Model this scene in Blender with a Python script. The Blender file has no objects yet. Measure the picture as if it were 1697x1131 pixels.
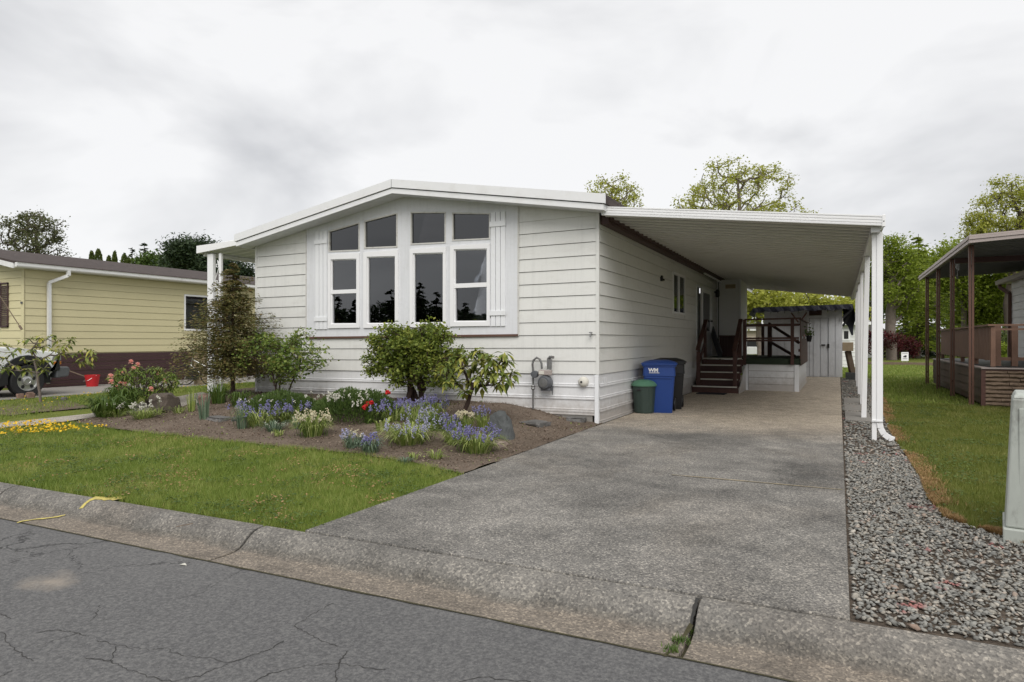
import bpy, bmesh, math, random
import numpy as np
from mathutils import Vector, Matrix

SC = bpy.context.scene
COL = SC.collection
rnd = random.Random(7)
NR = np.random.RandomState(11)

# ------------------------------------------------------------------ camera, sky, sun, exposure
CAMZ = 1.35
ANG = math.radians(26.0)
FPX = 1110.0
cam_d = bpy.data.cameras.new('camera')
cam = bpy.data.objects.new('camera', cam_d)
COL.objects.link(cam)
cam.location = (0, 0, CAMZ)
cam.rotation_euler = (math.radians(90), 0, ANG)
cam_d.sensor_width = 36
cam_d.lens = FPX * 36 / 1697
cam_d.clip_start = 0.05
cam_d.clip_end = 3000
SC.camera = cam

SUN_EL = math.radians(46)
SUN_AZ = math.radians(152)      # compass style, measured from +Y towards +X
w = bpy.data.worlds.new('World')
SC.world = w
w.use_nodes = True
nt = w.node_tree
nt.nodes.clear()
wo = nt.nodes.new('ShaderNodeOutputWorld')
sky = nt.nodes.new('ShaderNodeTexSky')
sky.sky_type = 'NISHITA'
sky.sun_disc = False
sky.sun_elevation = SUN_EL
sky.sun_rotation = SUN_AZ
bg1 = nt.nodes.new('ShaderNodeBackground')
bg1.inputs['Strength'].default_value = 0.08
nt.links.new(sky.outputs[0], bg1.inputs['Color'])
tc = nt.nodes.new('ShaderNodeTexCoord')
mp = nt.nodes.new('ShaderNodeMapping')
mp.inputs['Scale'].default_value = (1.0, 1.0, 2.5)
mp.inputs['Location'].default_value = (0.35, 0.1, 0.2)
nt.links.new(tc.outputs['Generated'], mp.inputs['Vector'])
n1 = nt.nodes.new('ShaderNodeTexNoise')
n1.inputs['Scale'].default_value = 2.3
n1.inputs['Detail'].default_value = 5
n1.inputs['Roughness'].default_value = 0.5
n1.inputs['Distortion'].default_value = 0.35
nt.links.new(mp.outputs[0], n1.inputs['Vector'])
cr = nt.nodes.new('ShaderNodeValToRGB')
cr.color_ramp.elements[0].position = 0.31
cr.color_ramp.elements[0].color = (0.49, 0.495, 0.51, 1)
cr.color_ramp.elements[1].position = 0.54
cr.color_ramp.elements[1].color = (0.72, 0.72, 0.725, 1)
nt.links.new(n1.outputs['Fac'], cr.inputs['Fac'])
bg2 = nt.nodes.new('ShaderNodeBackground')
bg2.inputs['Strength'].default_value = 1.0
nt.links.new(cr.outputs[0], bg2.inputs['Color'])
mx = nt.nodes.new('ShaderNodeMixShader')
mx.inputs['Fac'].default_value = 0.95      # cloud cover
nt.links.new(bg1.outputs[0], mx.inputs[1])
nt.links.new(bg2.outputs[0], mx.inputs[2])
nt.links.new(mx.outputs[0], wo.inputs['Surface'])

sd = bpy.data.lights.new('sun', 'SUN')
sd.energy = 1.75
sd.angle = math.radians(45)
sd.color = (1.0, 0.965, 0.91)
so = bpy.data.objects.new('sun', sd)
COL.objects.link(so)
sdir = Vector((math.sin(SUN_AZ) * math.cos(SUN_EL), math.cos(SUN_AZ) * math.cos(SUN_EL), math.sin(SUN_EL)))
so.rotation_euler = sdir.to_track_quat('Z', 'Y').to_euler()
so.location = (0, -5, 30)

SC.render.engine = 'CYCLES'
SC.view_settings.view_transform = 'Standard'
SC.view_settings.look = 'None'
SC.view_settings.gamma = 1
SC.view_settings.use_curve_mapping = False
SC.view_settings.exposure = 0.42
SC.cycles.max_bounces = 6
SC.cycles.transparent_max_bounces = 16

# ------------------------------------------------------------------ measuring helpers
CA, SA = math.cos(ANG), math.sin(ANG)

def ray(px, py):
    l = (px - 848.5) / FPX
    return Vector((l * CA - SA, l * SA + CA, (565.5 - py) / FPX))

def onY(px, py, Y):
    r = ray(px, py); return r * (Y / r.y) + Vector((0, 0, CAMZ))

def onX(px, py, X):
    r = ray(px, py); return r * (X / r.x) + Vector((0, 0, CAMZ))

def onD(px, py, d):
    return ray(px, py) * d + Vector((0, 0, CAMZ))

def sst(t):
    t = min(1, max(0, t)); return t * t * (3 - 2 * t)

def gh(x, y):
    """height of the ground: the garden rises towards the front wall"""
    return 0.27 * sst((y - 4.9) / 5.0) * sst((-3.42 - x) / 1.9) * sst((x + 16.5) / 3.5)

def gp(px, py):
    z = 0.0
    r = ray(px, py)
    for _ in range(12):
        d = (CAMZ - z) / max(-r.z, 1e-4)
        z = gh(r.x * d, r.y * d)
    return Vector((r.x * d, r.y * d, z))

def gpz(px, py, z):
    r = ray(px, py); d = (CAMZ - z) / -r.z
    return Vector((r.x * d, r.y * d, z))

def depth_of(p):
    return -p.x * SA + p.y * CA

# ------------------------------------------------------------------ mesh helpers
class MB:
    def __init__(s):
        s.v = []; s.f = []
    def add(s, vs, fs):
        o = len(s.v)
        s.v += [tuple(p) for p in vs]
        s.f += [tuple(i + o for i in f) for f in fs]
        return s
    def box(s, x0, x1, y0, y1, z0, z1):
        vs = [(x0,y0,z0),(x1,y0,z0),(x1,y1,z0),(x0,y1,z0),(x0,y0,z1),(x1,y0,z1),(x1,y1,z1),(x0,y1,z1)]
        return s.add(vs, [(0,3,2,1),(4,5,6,7),(0,1,5,4),(1,2,6,5),(2,3,7,6),(3,0,4,7)])
    def hexa(s, vs):
        return s.add(vs, [(0,3,2,1),(4,5,6,7),(0,1,5,4),(1,2,6,5),(2,3,7,6),(3,0,4,7)])
    def slab(s, poly, y0, y1):
        """polygon of (x, z) extruded along Y from y0 (front) to y1"""
        n = len(poly)
        vs = [(p[0], y0, p[1]) for p in poly] + [(p[0], y1, p[1]) for p in poly]
        fs = [tuple(range(n)), tuple(range(2*n-1, n-1, -1))]
        for i in range(n):
            j = (i + 1) % n
            fs.append((i, i + n, j + n, j))
        return s.add(vs, fs)
    def slabx(s, poly, x0, x1):
        """polygon of (y, z) extruded along X"""
        n = len(poly)
        vs = [(x0, p[0], p[1]) for p in poly] + [(x1, p[0], p[1]) for p in poly]
        fs = [tuple(range(n)), tuple(range(2*n-1, n-1, -1))]
        for i in range(n):
            j = (i + 1) % n
            fs.append((i, i + n, j + n, j))
        return s.add(vs, fs)
    def bar(s, p, q, w, h, up=(0, 0, 1)):
        p, q = Vector(p), Vector(q)
        d = (q - p).normalized()
        u = Vector(up)
        r = d.cross(u)
        if r.length < 1e-4: r = d.cross(Vector((0, 1, 0)))
        r.normalize(); u = r.cross(d).normalized()
        r *= w / 2; u *= h / 2
        return s.hexa([p-r-u, p+r-u, q+r-u, q-r-u, p-r+u, p+r+u, q+r+u, q-r+u])
    def tube(s, pts, radii, n=6, caps=True):
        pts = [Vector(p) for p in pts]
        if not hasattr(radii, '__len__'): radii = [radii] * len(pts)
        vs = []; fs = []
        pr = None
        for i, p in enumerate(pts):
            a = pts[max(0, i-1)]; b = pts[min(len(pts)-1, i+1)]
            d = (b - a)
            if d.length < 1e-7: d = Vector((0,0,1))
            d.normalize()
            if pr is None:
                pr = d.cross(Vector((0.31, 0.2, 0.93)))
                if pr.length < .05: pr = d.cross(Vector((1, 0, 0)))
            pr = (pr - d * pr.dot(d))
            if pr.length < 1e-5: pr = d.cross(Vector((1, .3, 0)))
            pr.normalize()
            u = d.cross(pr)
            for k in range(n):
                t = 2 * math.pi * k / n
                vs.append(p + (pr * math.cos(t) + u * math.sin(t)) * radii[i])
            if i:
                o = (i-1) * n
                for k in range(n):
                    fs.append((o+k, o+(k+1)%n, o+n+(k+1)%n, o+n+k))
        if caps:
            fs.append(tuple(range(n-1, -1, -1)))
            o = (len(pts)-1) * n
            fs.append(tuple(range(o, o+n)))
        return s.add(vs, fs)
    def lathe(s, prof, c, n=20, axis='Z', sx=1, sy=1, caps=True):
        vs = []; fs = []
        for (r, z) in prof:
            for k in range(n):
                t = 2*math.pi*k/n
                a, b = r*math.cos(t)*sx, r*math.sin(t)*sy
                if axis == 'Z': vs.append((c[0]+a, c[1]+b, c[2]+z))
                elif axis == 'Y': vs.append((c[0]+a, c[1]+z, c[2]+b))
                else: vs.append((c[0]+z, c[1]+a, c[2]+b))
        for i in range(len(prof)-1):
            for k in range(n):
                fs.append((i*n+k, i*n+(k+1)%n, (i+1)*n+(k+1)%n, (i+1)*n+k))
        if caps:
            fs.append(tuple(range(n-1,-1,-1)))
            o = (len(prof)-1)*n
            fs.append(tuple(range(o, o+n)))
        return s.add(vs, fs)
    def mesh(s, name, smooth=False):
        me = bpy.data.meshes.new(name)
        me.from_pydata(s.v, [], s.f)
        bm = bmesh.new(); bm.from_mesh(me)
        bmesh.ops.recalc_face_normals(bm, faces=bm.faces)
        bm.to_mesh(me); bm.free()
        if smooth:
            me.polygons.foreach_set('use_smooth', [True]*len(me.polygons))
        return me
    def build(s, name, mat, parent=None, smooth=False, bevel=0, label=None):
        me = s.mesh(name, smooth)
        o = bpy.data.objects.new(name, me)
        COL.objects.link(o)
        if mat: me.materials.append(mat)
        if parent: put(o, parent)
        if bevel:
            m = o.modifiers.new('bevel', 'BEVEL'); m.width = bevel; m.segments = 2; m.limit_method = 'ANGLE'
        if smooth:
            try:
                me.set_sharp_from_angle(angle=math.radians(40))
            except Exception: pass
        if label: o['label'] = label
        return o

def put(o, parent):
    """parent o while keeping the coordinates in which it was built"""
    o.parent = parent
    m = parent['_w'] if '_w' in parent else None
    o.matrix_parent_inverse = Matrix.Identity(4)
    if parent.type == 'EMPTY':
        o.location = o.location - parent.location
    return o

def empty(name, loc, label=None, cat=None, group=None, rz=0):
    o = bpy.data.objects.new(name, None)
    o.location = loc; o.rotation_euler = (0, 0, rz)
    o.empty_display_size = 0.2
    COL.objects.link(o)
    return tag(o, label, cat, group)

def tag(o, label=None, cat=None, group=None, kind=None):
    if label: o['label'] = label
    if cat: o['category'] = cat
    if group: o['group'] = group
    if kind: o['kind'] = kind
    return o

def link_mesh(name, me, parent=None, loc=(0,0,0), rot=(0,0,0), scale=(1,1,1)):
    o = bpy.data.objects.new(name, me)
    o.location = loc; o.rotation_euler = rot; o.scale = scale
    COL.objects.link(o)
    if parent:
        o.parent = parent
    return o

def copy_tree(o, parent=None):
    c = o.copy(); COL.objects.link(c)
    if parent: c.parent = parent
    for ch in list(o.children): copy_tree(ch, c)
    return c

def np_mesh(name, V, F, mat, smooth=False, parent=None):
    """V (n,3), F (m,k) -> object, fast"""
    me = bpy.data.meshes.new(name)
    k = F.shape[1]
    me.vertices.add(len(V)); me.vertices.foreach_set('co', V.astype(np.float32).ravel())
    me.loops.add(F.size); me.loops.foreach_set('vertex_index', F.astype(np.int32).ravel())
    me.polygons.add(len(F))
    me.polygons.foreach_set('loop_start', np.arange(0, F.size, k, dtype=np.int32))
    me.polygons.foreach_set('loop_total', np.full(len(F), k, dtype=np.int32))
    me.update(calc_edges=True)
    if smooth: me.polygons.foreach_set('use_smooth', np.ones(len(F), dtype=bool))
    me.materials.append(mat)
    o = bpy.data.objects.new(name, me)
    COL.objects.link(o)
    if parent: put(o, parent)
    return o

# ------------------------------------------------------------------ materials
def nn(t, typ, **kw):
    n = t.nodes.new(typ)
    for k, v in kw.items():
        if k in n.inputs.keys(): n.inputs[k].default_value = v
        else: setattr(n, k, v)
    return n

def ramp(t, fac, stops):
    r = t.nodes.new('ShaderNodeValToRGB')
    e = r.color_ramp.elements
    while len(e) < len(stops): e.new(0.5)
    for i, (p, c) in enumerate(stops):
        e[i].position = p
        e[i].color = (*c, 1) if len(c) == 3 else c
    t.links.new(fac, r.inputs['Fac'])
    return r.outputs['Color']

def noise(t, vec, scale, detail=3, rough=0.5, dist=0.0):
    n = nn(t, 'ShaderNodeTexNoise', Scale=scale, Detail=detail, Roughness=rough, Distortion=dist)
    t.links.new(vec, n.inputs['Vector'])
    return n.outputs['Fac']

def mixc(t, fac, a, b, mode='MIX'):
    m = t.nodes.new('ShaderNodeMix'); m.data_type = 'RGBA'; m.blend_type = mode
    for sock, val in ((m.inputs[0], fac), (m.inputs[6], a), (m.inputs[7], b)):
        if isinstance(val, (int, float)): sock.default_value = val
        elif isinstance(val, tuple): sock.default_value = (*val, 1) if len(val) == 3 else val
        else: t.links.new(val, sock)
    return m.outputs[2]

def base(name, rough=0.7, metal=0.0, spec=0.4):
    m = bpy.data.materials.new(name); m.use_nodes = True
    t = m.node_tree
    b = t.nodes['Principled BSDF']
    b.inputs['Roughness'].default_value = rough
    b.inputs['Metallic'].default_value = metal
    b.inputs['Specular IOR Level'].default_value = spec
    g = t.nodes.new('ShaderNodeNewGeometry')
    return m, t, b, g.outputs['Position']

def bump(t, b, h, strength=0.3, dist=0.01):
    n = t.nodes.new('ShaderNodeBump')
    n.inputs['Strength'].default_value = strength
    n.inputs['Distance'].default_value = dist
    t.links.new(h, n.inputs['Height'])
    t.links.new(n.outputs[0], b.inputs['Normal'])

def mat_plain(name, c, rough=0.6, metal=0.0, var=0.12, scale=3.0, fine=60, dirt=None, bumpy=0.0, spec=0.4, stretch=None, splash=None, streak=0):
    m, t, b, pos = base(name, rough, metal, spec)
    v = pos
    if stretch:
        mp = nn(t, 'ShaderNodeMapping'); mp.inputs['Scale'].default_value = stretch
        t.links.new(pos, mp.inputs['Vector']); v = mp.outputs[0]
    f = noise(t, v, scale, 4, 0.6)
    lo = tuple(x * (1 - var) for x in c); hi = tuple(min(1, x * (1 + var)) for x in c)
    col = ramp(t, f, [(0.3, lo), (0.7, hi)])
    f2 = noise(t, v, fine, 2, 0.6)
    col = mixc(t, 0.5, col, ramp(t, f2, [(0.35, tuple(x * (1 - var * .8) for x in c)), (0.65, tuple(min(1, x * (1 + var * .5)) for x in c))]))
    if dirt:
        f3 = noise(t, v, scale * 1.7, 6, 0.7)
        col = mixc(t, ramp(t, f3, [(0.54, (0, 0, 0)), (0.72, (dirt[3],) * 3)]), col, tuple(dirt[:3]))
    if streak:      # rain streaks and grime that run down the boards
        ms = nn(t, 'ShaderNodeMapping'); ms.inputs['Scale'].default_value = (9, 9, .55); t.links.new(pos, ms.inputs['Vector'])
        fs_ = noise(t, ms.outputs[0], 1.6, 5, .65)
        col = mixc(t, ramp(t, fs_, [(0.5, (0, 0, 0)), (0.75, (streak,) * 3)]), col, tuple(x * .72 for x in c))
    if splash:      # mud splashed up from the bed
        sx = t.nodes.new('ShaderNodeSeparateXYZ'); t.links.new(pos, sx.inputs[0])
        sa = nn(t, 'ShaderNodeMath', operation='MULTIPLY_ADD'); t.links.new(noise(t, pos, 9, 5, .7), sa.inputs[0]); sa.inputs[1].default_value = -.5; t.links.new(sx.outputs['Z'], sa.inputs[2])
        mr = nn(t, 'ShaderNodeMapRange'); mr.inputs['From Min'].default_value = splash; mr.inputs['From Max'].default_value = splash - .35; mr.inputs['To Max'].default_value = .6
        t.links.new(sa.outputs[0], mr.inputs['Value']); col = mixc(t, mr.outputs[0], col, (.27, .22, .17))
    t.links.new(col, b.inputs['Base Color'])
    if bumpy: bump(t, b, f2, bumpy, 0.004)
    return m

def mat_leaf(name, cols, rough=0.55, trans=0.25, spread=0.5, ns=(2.2,)):
    """foliage: colour differs leaf by leaf and clump by clump"""
    m, t, b, pos = base(name, rough, 0, 0.35)
    g = t.nodes.new('ShaderNodeNewGeometry')
    f = noise(t, pos, ns[0], 2, 0.5)
    if len(ns) > 1:
        fa = nn(t, 'ShaderNodeMath', operation='MULTIPLY_ADD'); t.links.new(noise(t, pos, ns[1], 4, 0.7), fa.inputs[0]); fa.inputs[1].default_value = 1.5
        t.links.new(f, fa.inputs[2]); fb = nn(t, 'ShaderNodeMath', operation='MULTIPLY_ADD'); t.links.new(fa.outputs[0], fb.inputs[0]); fb.inputs[1].default_value = 0.9; fb.inputs[2].default_value = -0.55
        f = fb.outputs[0]
    mth = nn(t, 'ShaderNodeMath', operation='MULTIPLY_ADD')
    t.links.new(g.outputs['Random Per Island'], mth.inputs[0])
    mth.inputs[1].default_value = spread
    m2 = nn(t, 'ShaderNodeMath', operation='MULTIPLY')
    t.links.new(f, m2.inputs[0]); m2.inputs[1].default_value = 1 - spread
    t.links.new(m2.outputs[0], mth.inputs[2])
    n = len(cols)
    col = ramp(t, mth.outputs[0], [(0.1 + 0.8 * i / max(1, n - 1), c) for i, c in enumerate(cols)])
    t.links.new(col, b.inputs['Base Color'])
    tr = t.nodes.new('ShaderNodeBsdfTranslucent')
    t.links.new(col, tr.inputs['Color'])
    mx = t.nodes.new('ShaderNodeMixShader'); mx.inputs[0].default_value = trans
    t.links.new(b.outputs[0], mx.inputs[1]); t.links.new(tr.outputs[0], mx.inputs[2])
    t.links.new(mx.outputs[0], t.nodes['Material Output'].inputs['Surface'])
    return m

def mat_glass(name, tint=(0.5, 0.5, 0.5), ior=1.55, wob=0.0):
    m = bpy.data.materials.new(name); m.use_nodes = True
    t = m.node_tree; t.nodes.clear()
    o = t.nodes.new('ShaderNodeOutputMaterial')
    tr = nn(t, 'ShaderNodeBsdfTransparent'); tr.inputs['Color'].default_value = (*tint, 1)
    gl = nn(t, 'ShaderNodeBsdfGlossy'); gl.inputs['Roughness'].default_value = 0.0
    gl.inputs['Color'].default_value = (0.95, 0.97, 1, 1)
    fr = nn(t, 'ShaderNodeFresnel', IOR=ior)
    mx = t.nodes.new('ShaderNodeMixShader')
    t.links.new(fr.outputs[0], mx.inputs[0]); t.links.new(tr.outputs[0], mx.inputs[1]); t.links.new(gl.outputs[0], mx.inputs[2])
    t.links.new(mx.outputs[0], o.inputs['Surface'])
    if wob:
        g = t.nodes.new('ShaderNodeNewGeometry')
        nz = noise(t, g.outputs['Position'], 2.5, 1)
        bn = t.nodes.new('ShaderNodeBump'); bn.inputs['Strength'].default_value = wob; bn.inputs['Distance'].default_value = 0.01
        t.links.new(nz, bn.inputs['Height']); t.links.new(bn.outputs[0], gl.inputs['Normal'])
    return m

M = {}
M['siding'] = mat_plain('white_siding_paint', (0.70, 0.70, 0.675), 0.55, var=0.035, scale=1.1, fine=25, dirt=(0.5, 0.49, 0.45, 0.35), bumpy=0.05, stretch=(1, 1, 3), streak=.3)
M['skirt'] = mat_plain('white_skirting', (0.74, 0.745, 0.76), 0.45, var=0.03, scale=1.5, fine=30, dirt=(0.5, 0.5, 0.48, 0.3), splash=.22, streak=.3)
M['trim'] = mat_plain('white_trim', (0.78, 0.79, 0.81), 0.45, var=0.03, scale=2, fine=30, dirt=(0.55, 0.54, 0.5, 0.25))
M['panel'] = mat_plain('pale_panel_board', (0.70, 0.71, 0.735), 0.6, var=0.035, scale=2, fine=20, dirt=(0.5, 0.5, 0.46, 0.3), bumpy=0.05, streak=.35)
M['weather'] = mat_plain('weathered_caulk_white', (0.60, 0.59, 0.56), 0.8, var=0.1, scale=6, fine=40, dirt=(0.3, 0.27, 0.22, 0.7), bumpy=0.3)
M['vinyl'] = mat_plain('white_vinyl', (0.82, 0.82, 0.83), 0.35, var=0.02, scale=2)
M['alum'] = mat_plain('white_aluminium', (0.76, 0.765, 0.775), 0.4, var=0.03, scale=1.2, fine=14, dirt=(0.52, 0.5, 0.45, 0.3))
M['pan'] = mat_plain('carport_roof_pan', (0.74, 0.73, 0.695), 0.42, var=0.05, scale=0.6, fine=6, dirt=(0.4, 0.38, 0.33, 0.3))
M['brown'] = mat_plain('dark_brown_paint', (0.060, 0.026, 0.022), 0.5, var=0.25, scale=4, fine=40)
M['brownstrip'] = mat_plain('brown_strip', (0.12, 0.065, 0.05), 0.6, var=0.2)
M['decka'] = mat_plain('deck_brown', (0.085, 0.04, 0.032), 0.6, var=0.3, scale=6, fine=60, stretch=(1, 1, 0.3))
M['deckb'] = mat_plain('tan_brown_deck_paint', (0.20, 0.115, 0.08), 0.6, var=0.2, scale=5, fine=50)
M['postb'] = mat_plain('brown_metal_post', (0.13, 0.065, 0.045), 0.5, var=0.2, scale=3)
M['green'] = mat_plain('green_carpet', (0.035, 0.05, 0.032), 0.95, var=0.25, scale=5, fine=120)
M['dark'] = mat_plain('dark_interior', (0.30, 0.28, 0.25), 0.9, var=0.1)
M['black'] = mat_plain('black_plastic', (0.018, 0.018, 0.02), 0.5, var=0.2)
M['rubber'] = mat_plain('tyre_rubber', (0.02, 0.02, 0.021), 0.85, var=0.2)
M['glass'] = mat_glass('window_glass', (0.66, 0.66, 0.66), 2.05, 0.06)
M['glass_dark'] = mat_glass('tinted_window_glass', (0.18, 0.17, 0.17), 1.75, 0.0)
M['grey'] = mat_plain('meter_grey', (0.10, 0.105, 0.115), 0.45, var=0.15, scale=8, metal=0.0)
M['galv'] = mat_plain('galvanised_pipe', (0.22, 0.22, 0.22), 0.45, metal=0.6, var=0.25, scale=12, dirt=(0.14, 0.08, 0.05, 0.6))
M['shingle'] = mat_plain('brown_shingle', (0.062, 0.047, 0.043), 0.95, var=0.5, scale=4, fine=9, bumpy=0.6, dirt=(0.03, 0.026, 0.025, .6), stretch=(1, 1, 4))
M['yellow'] = mat_plain('pale_yellow_siding', (0.60, 0.545, 0.335), 0.6, var=0.04, scale=1.2, fine=20)
M['maroon'] = mat_plain('dark_maroon_skirting', (0.062, 0.03, 0.033), 0.55, var=0.2, scale=3)
M['gutterw'] = mat_plain('white_gutter', (0.7, 0.7, 0.69), 0.45, var=0.05, scale=2, dirt=(0.35, 0.34, 0.31, 0.5))
M['shed'] = mat_plain('grey_shed_paint', (0.60, 0.61, 0.64), 0.6, var=0.05, scale=1.5, fine=20, dirt=(0.33, 0.33, 0.34, 0.4))
M['tarp'] = mat_plain('navy_tarpaulin', (0.010, 0.011, 0.020), 0.6, var=0.35, scale=5, fine=20, bumpy=0.1)
M['bluecart'] = mat_plain('blue_plastic', (0.020, 0.060, 0.25), 0.42, var=0.08, scale=4)
M['greencan'] = mat_plain('dark_green_plastic', (0.035, 0.055, 0.047), 0.5, var=0.12, scale=6)
M['greenlid'] = mat_plain('green_lid_plastic', (0.085, 0.20, 0.13), 0.5, var=0.1, scale=6)
M['whitepr'] = mat_plain('white_print', (0.8, 0.8, 0.82), 0.5, var=0.02)
M['carwhite'] = mat_plain('white_car_paint', (0.78, 0.79, 0.80), 0.2, var=0.01, spec=0.6)
M['steel'] = mat_plain('steel_rim', (0.5, 0.5, 0.5), 0.35, metal=0.8, var=0.1)
M['chrome'] = mat_plain('brushed_metal', (0.45, 0.45, 0.44), 0.35, metal=0.7, var=0.15)
M['red'] = mat_plain('red_plastic', (0.5, 0.02, 0.025), 0.45, var=0.08)
M['wood'] = mat_plain('weathered_wood', (0.17, 0.125, 0.09), 0.85, var=0.25, scale=5, fine=50, stretch=(1, 1, .2))
M['woodl'] = mat_plain('light_wood', (0.42, 0.33, 0.22), 0.7, var=0.15, scale=5)
M['orange'] = mat_plain('varnished_orange_wood', (0.55, 0.20, 0.04), 0.4, var=0.15)
M['curtain'] = mat_plain('grey_curtain', (0.62, 0.60, 0.54), 0.9, var=0.1, scale=8)
M['bark'] = mat_plain('tree_bark', (0.085, 0.068, 0.055), 0.95, var=0.35, scale=5, fine=40, bumpy=0.5)
M['barkl'] = mat_plain('pale_bark', (0.17, 0.14, 0.12), 0.95, var=0.35, scale=5, fine=40, bumpy=0.5)
M['barkd'] = mat_plain('dark_reddish_bark', (0.055, 0.035, 0.028), 0.95, var=0.35, scale=8, fine=60, bumpy=0.5)
M['boxgrey'] = mat_plain('pale_grey_green_enamel', (0.40, 0.425, 0.39), 0.5, var=0.07, scale=5, fine=30, dirt=(0.20, 0.20, 0.18, 0.85), bumpy=0.1, stretch=(1, 1, .45))
M['rock'] = mat_plain('grey_rock', (0.13, 0.125, 0.12), 0.9, var=0.4, scale=5, fine=30, bumpy=0.8)
M['rockd'] = mat_plain('dark_slate_rock', (0.075, 0.08, 0.08), 0.85, var=0.35, scale=4, fine=25, bumpy=0.9)
M['rockr'] = mat_plain('reddish_rock', (0.20, 0.13, 0.10), 0.95, var=0.35, scale=5, fine=30, bumpy=0.9)
M['paver'] = mat_plain('pinkish_paver', (0.30, 0.235, 0.20), 0.9, var=0.2, scale=6, fine=50, bumpy=0.4)
M['paverg'] = mat_plain('grey_paver', (0.25, 0.235, 0.215), 0.9, var=0.15, scale=5, fine=50, bumpy=0.4)
M['taupe'] = mat_plain('taupe_trim', (0.36, 0.31, 0.29), 0.5, var=0.1, scale=3)
M['stonep'] = mat_plain('brown_faux_stone', (0.19, 0.135, 0.095), 0.9, var=0.45, scale=6, fine=25, bumpy=1.0, dirt=(0.06, 0.045, 0.035, .7), stretch=(1, 1, 2.5))
M['brownlap'] = mat_plain('grey_brown_lap', (0.12, 0.088, 0.068), 0.8, var=0.2, scale=4, fine=30)
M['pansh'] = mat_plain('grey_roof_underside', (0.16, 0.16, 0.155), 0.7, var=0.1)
M['farwhite'] = mat_plain('far_white_siding', (0.78, 0.78, 0.78), 0.6, var=0.04)
M['fargrey'] = mat_plain('far_grey_siding', (0.33, 0.34, 0.33), 0.7, var=0.06)
M['farbeige'] = mat_plain('far_beige_siding', (0.52, 0.45, 0.38), 0.7, var=0.06)
M['farroof'] = mat_plain('far_roof', (0.20, 0.19, 0.185), 0.9, var=0.15)
M['petalblue'] = mat_leaf('bluebell_petal', [(0.16, 0.14, 0.37), (0.27, 0.25, 0.48), (0.42, 0.41, 0.60)], trans=0.3)
M['petalpale'] = mat_leaf('pale_blue_petal', [(0.36, 0.35, 0.56), (0.55, 0.55, 0.68)], trans=0.3)
M['petalwhite'] = mat_leaf('white_petal', [(0.62, 0.60, 0.50), (0.75, 0.74, 0.68)], trans=0.3)
M['petalcream'] = mat_leaf('cream_petal', [(0.62, 0.55, 0.36), (0.74, 0.70, 0.54)], trans=0.3)
M['petalred'] = mat_leaf('red_petal', [(0.45, 0.008, 0.012), (0.62, 0.02, 0.02)], trans=0.2)
M['petalpink'] = mat_leaf('pink_petal', [(0.74, 0.30, 0.26), (0.88, 0.56, 0.48)], trans=0.3)
M['petalyel'] = mat_leaf('yellow_petal', [(0.75, 0.42, 0.01), (0.85, 0.62, 0.03)], trans=0.2)
M['lf_spring'] = mat_leaf('spring_leaf', [(0.25, 0.28, 0.04), (0.38, 0.40, 0.065), (0.52, 0.51, 0.13)], trans=0.45)
M['lf_green'] = mat_leaf('bright_green_leaf', [(0.13, 0.18, 0.022), (0.23, 0.30, 0.035), (0.36, 0.42, 0.065)], trans=0.45)
M['lf_mid'] = mat_leaf('mid_green_leaf', [(0.045, 0.085, 0.018), (0.085, 0.14, 0.025), (0.14, 0.19, 0.035)], trans=0.3)
M['lf_olive'] = mat_leaf('olive_leaf', [(0.085, 0.10, 0.045), (0.125, 0.14, 0.06), (0.18, 0.18, 0.08)], trans=0.3)
M['lf_dark'] = mat_leaf('dark_needles', [(0.016, 0.034, 0.015), (0.035, 0.06, 0.024), (0.065, 0.095, 0.036)], trans=0.15)
M['lf_arb'] = mat_leaf('arborvitae_leaf', [(0.04, 0.065, 0.014), (0.075, 0.105, 0.02), (0.12, 0.14, 0.028)], trans=0.15)
M['lf_red'] = mat_leaf('dark_red_leaf', [(0.05, 0.008, 0.01), (0.10, 0.014, 0.018)], trans=0.15)
M['lf_shrub'] = mat_leaf('shrub_leaf', [(0.06, 0.085, 0.015), (0.13, 0.18, 0.03), (0.25, 0.30, 0.05), (0.32, 0.28, 0.07)], trans=0.3)
M['lf_rhodo'] = mat_leaf('rhododendron_leaf', [(0.085, 0.13, 0.025), (0.16, 0.21, 0.04), (0.28, 0.31, 0.07), (0.46, 0.42, 0.08)], trans=0.25, spread=0.75)
M['lf_rose'] = mat_leaf('rose_leaf', [(0.07, 0.12, 0.025), (0.12, 0.19, 0.035), (0.22, 0.28, 0.06), (0.26, 0.20, 0.06)], trans=0.3)
M['lf_rust'] = mat_leaf('rusty_needles', [(0.07, 0.09, 0.024), (0.12, 0.13, 0.038), (0.18, 0.15, 0.05), (0.25, 0.155, 0.066)], trans=0.2, spread=0.6)
M['lf_strap'] = mat_leaf('strap_leaf', [(0.10, 0.15, 0.03), (0.19, 0.26, 0.05), (0.34, 0.40, 0.11), (0.50, 0.52, 0.26)], trans=0.3, spread=0.7)
M['lf_blue'] = mat_leaf('blue_green_strap_leaf', [(0.08, 0.13, 0.08), (0.14, 0.20, 0.13), (0.22, 0.28, 0.19)], trans=0.25)
M['lf_heath'] = mat_leaf('heather_needles', [(0.045, 0.08, 0.02), (0.08, 0.13, 0.03), (0.14, 0.20, 0.05)], trans=0.2)
M['grass'] = mat_leaf('grass_blades', [(0.10, 0.16, 0.025), (0.165, 0.235, 0.042), (0.25, 0.315, 0.065), (0.42, 0.40, 0.15)], trans=0.35, spread=0.4, ns=(1.1, 6))
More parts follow.
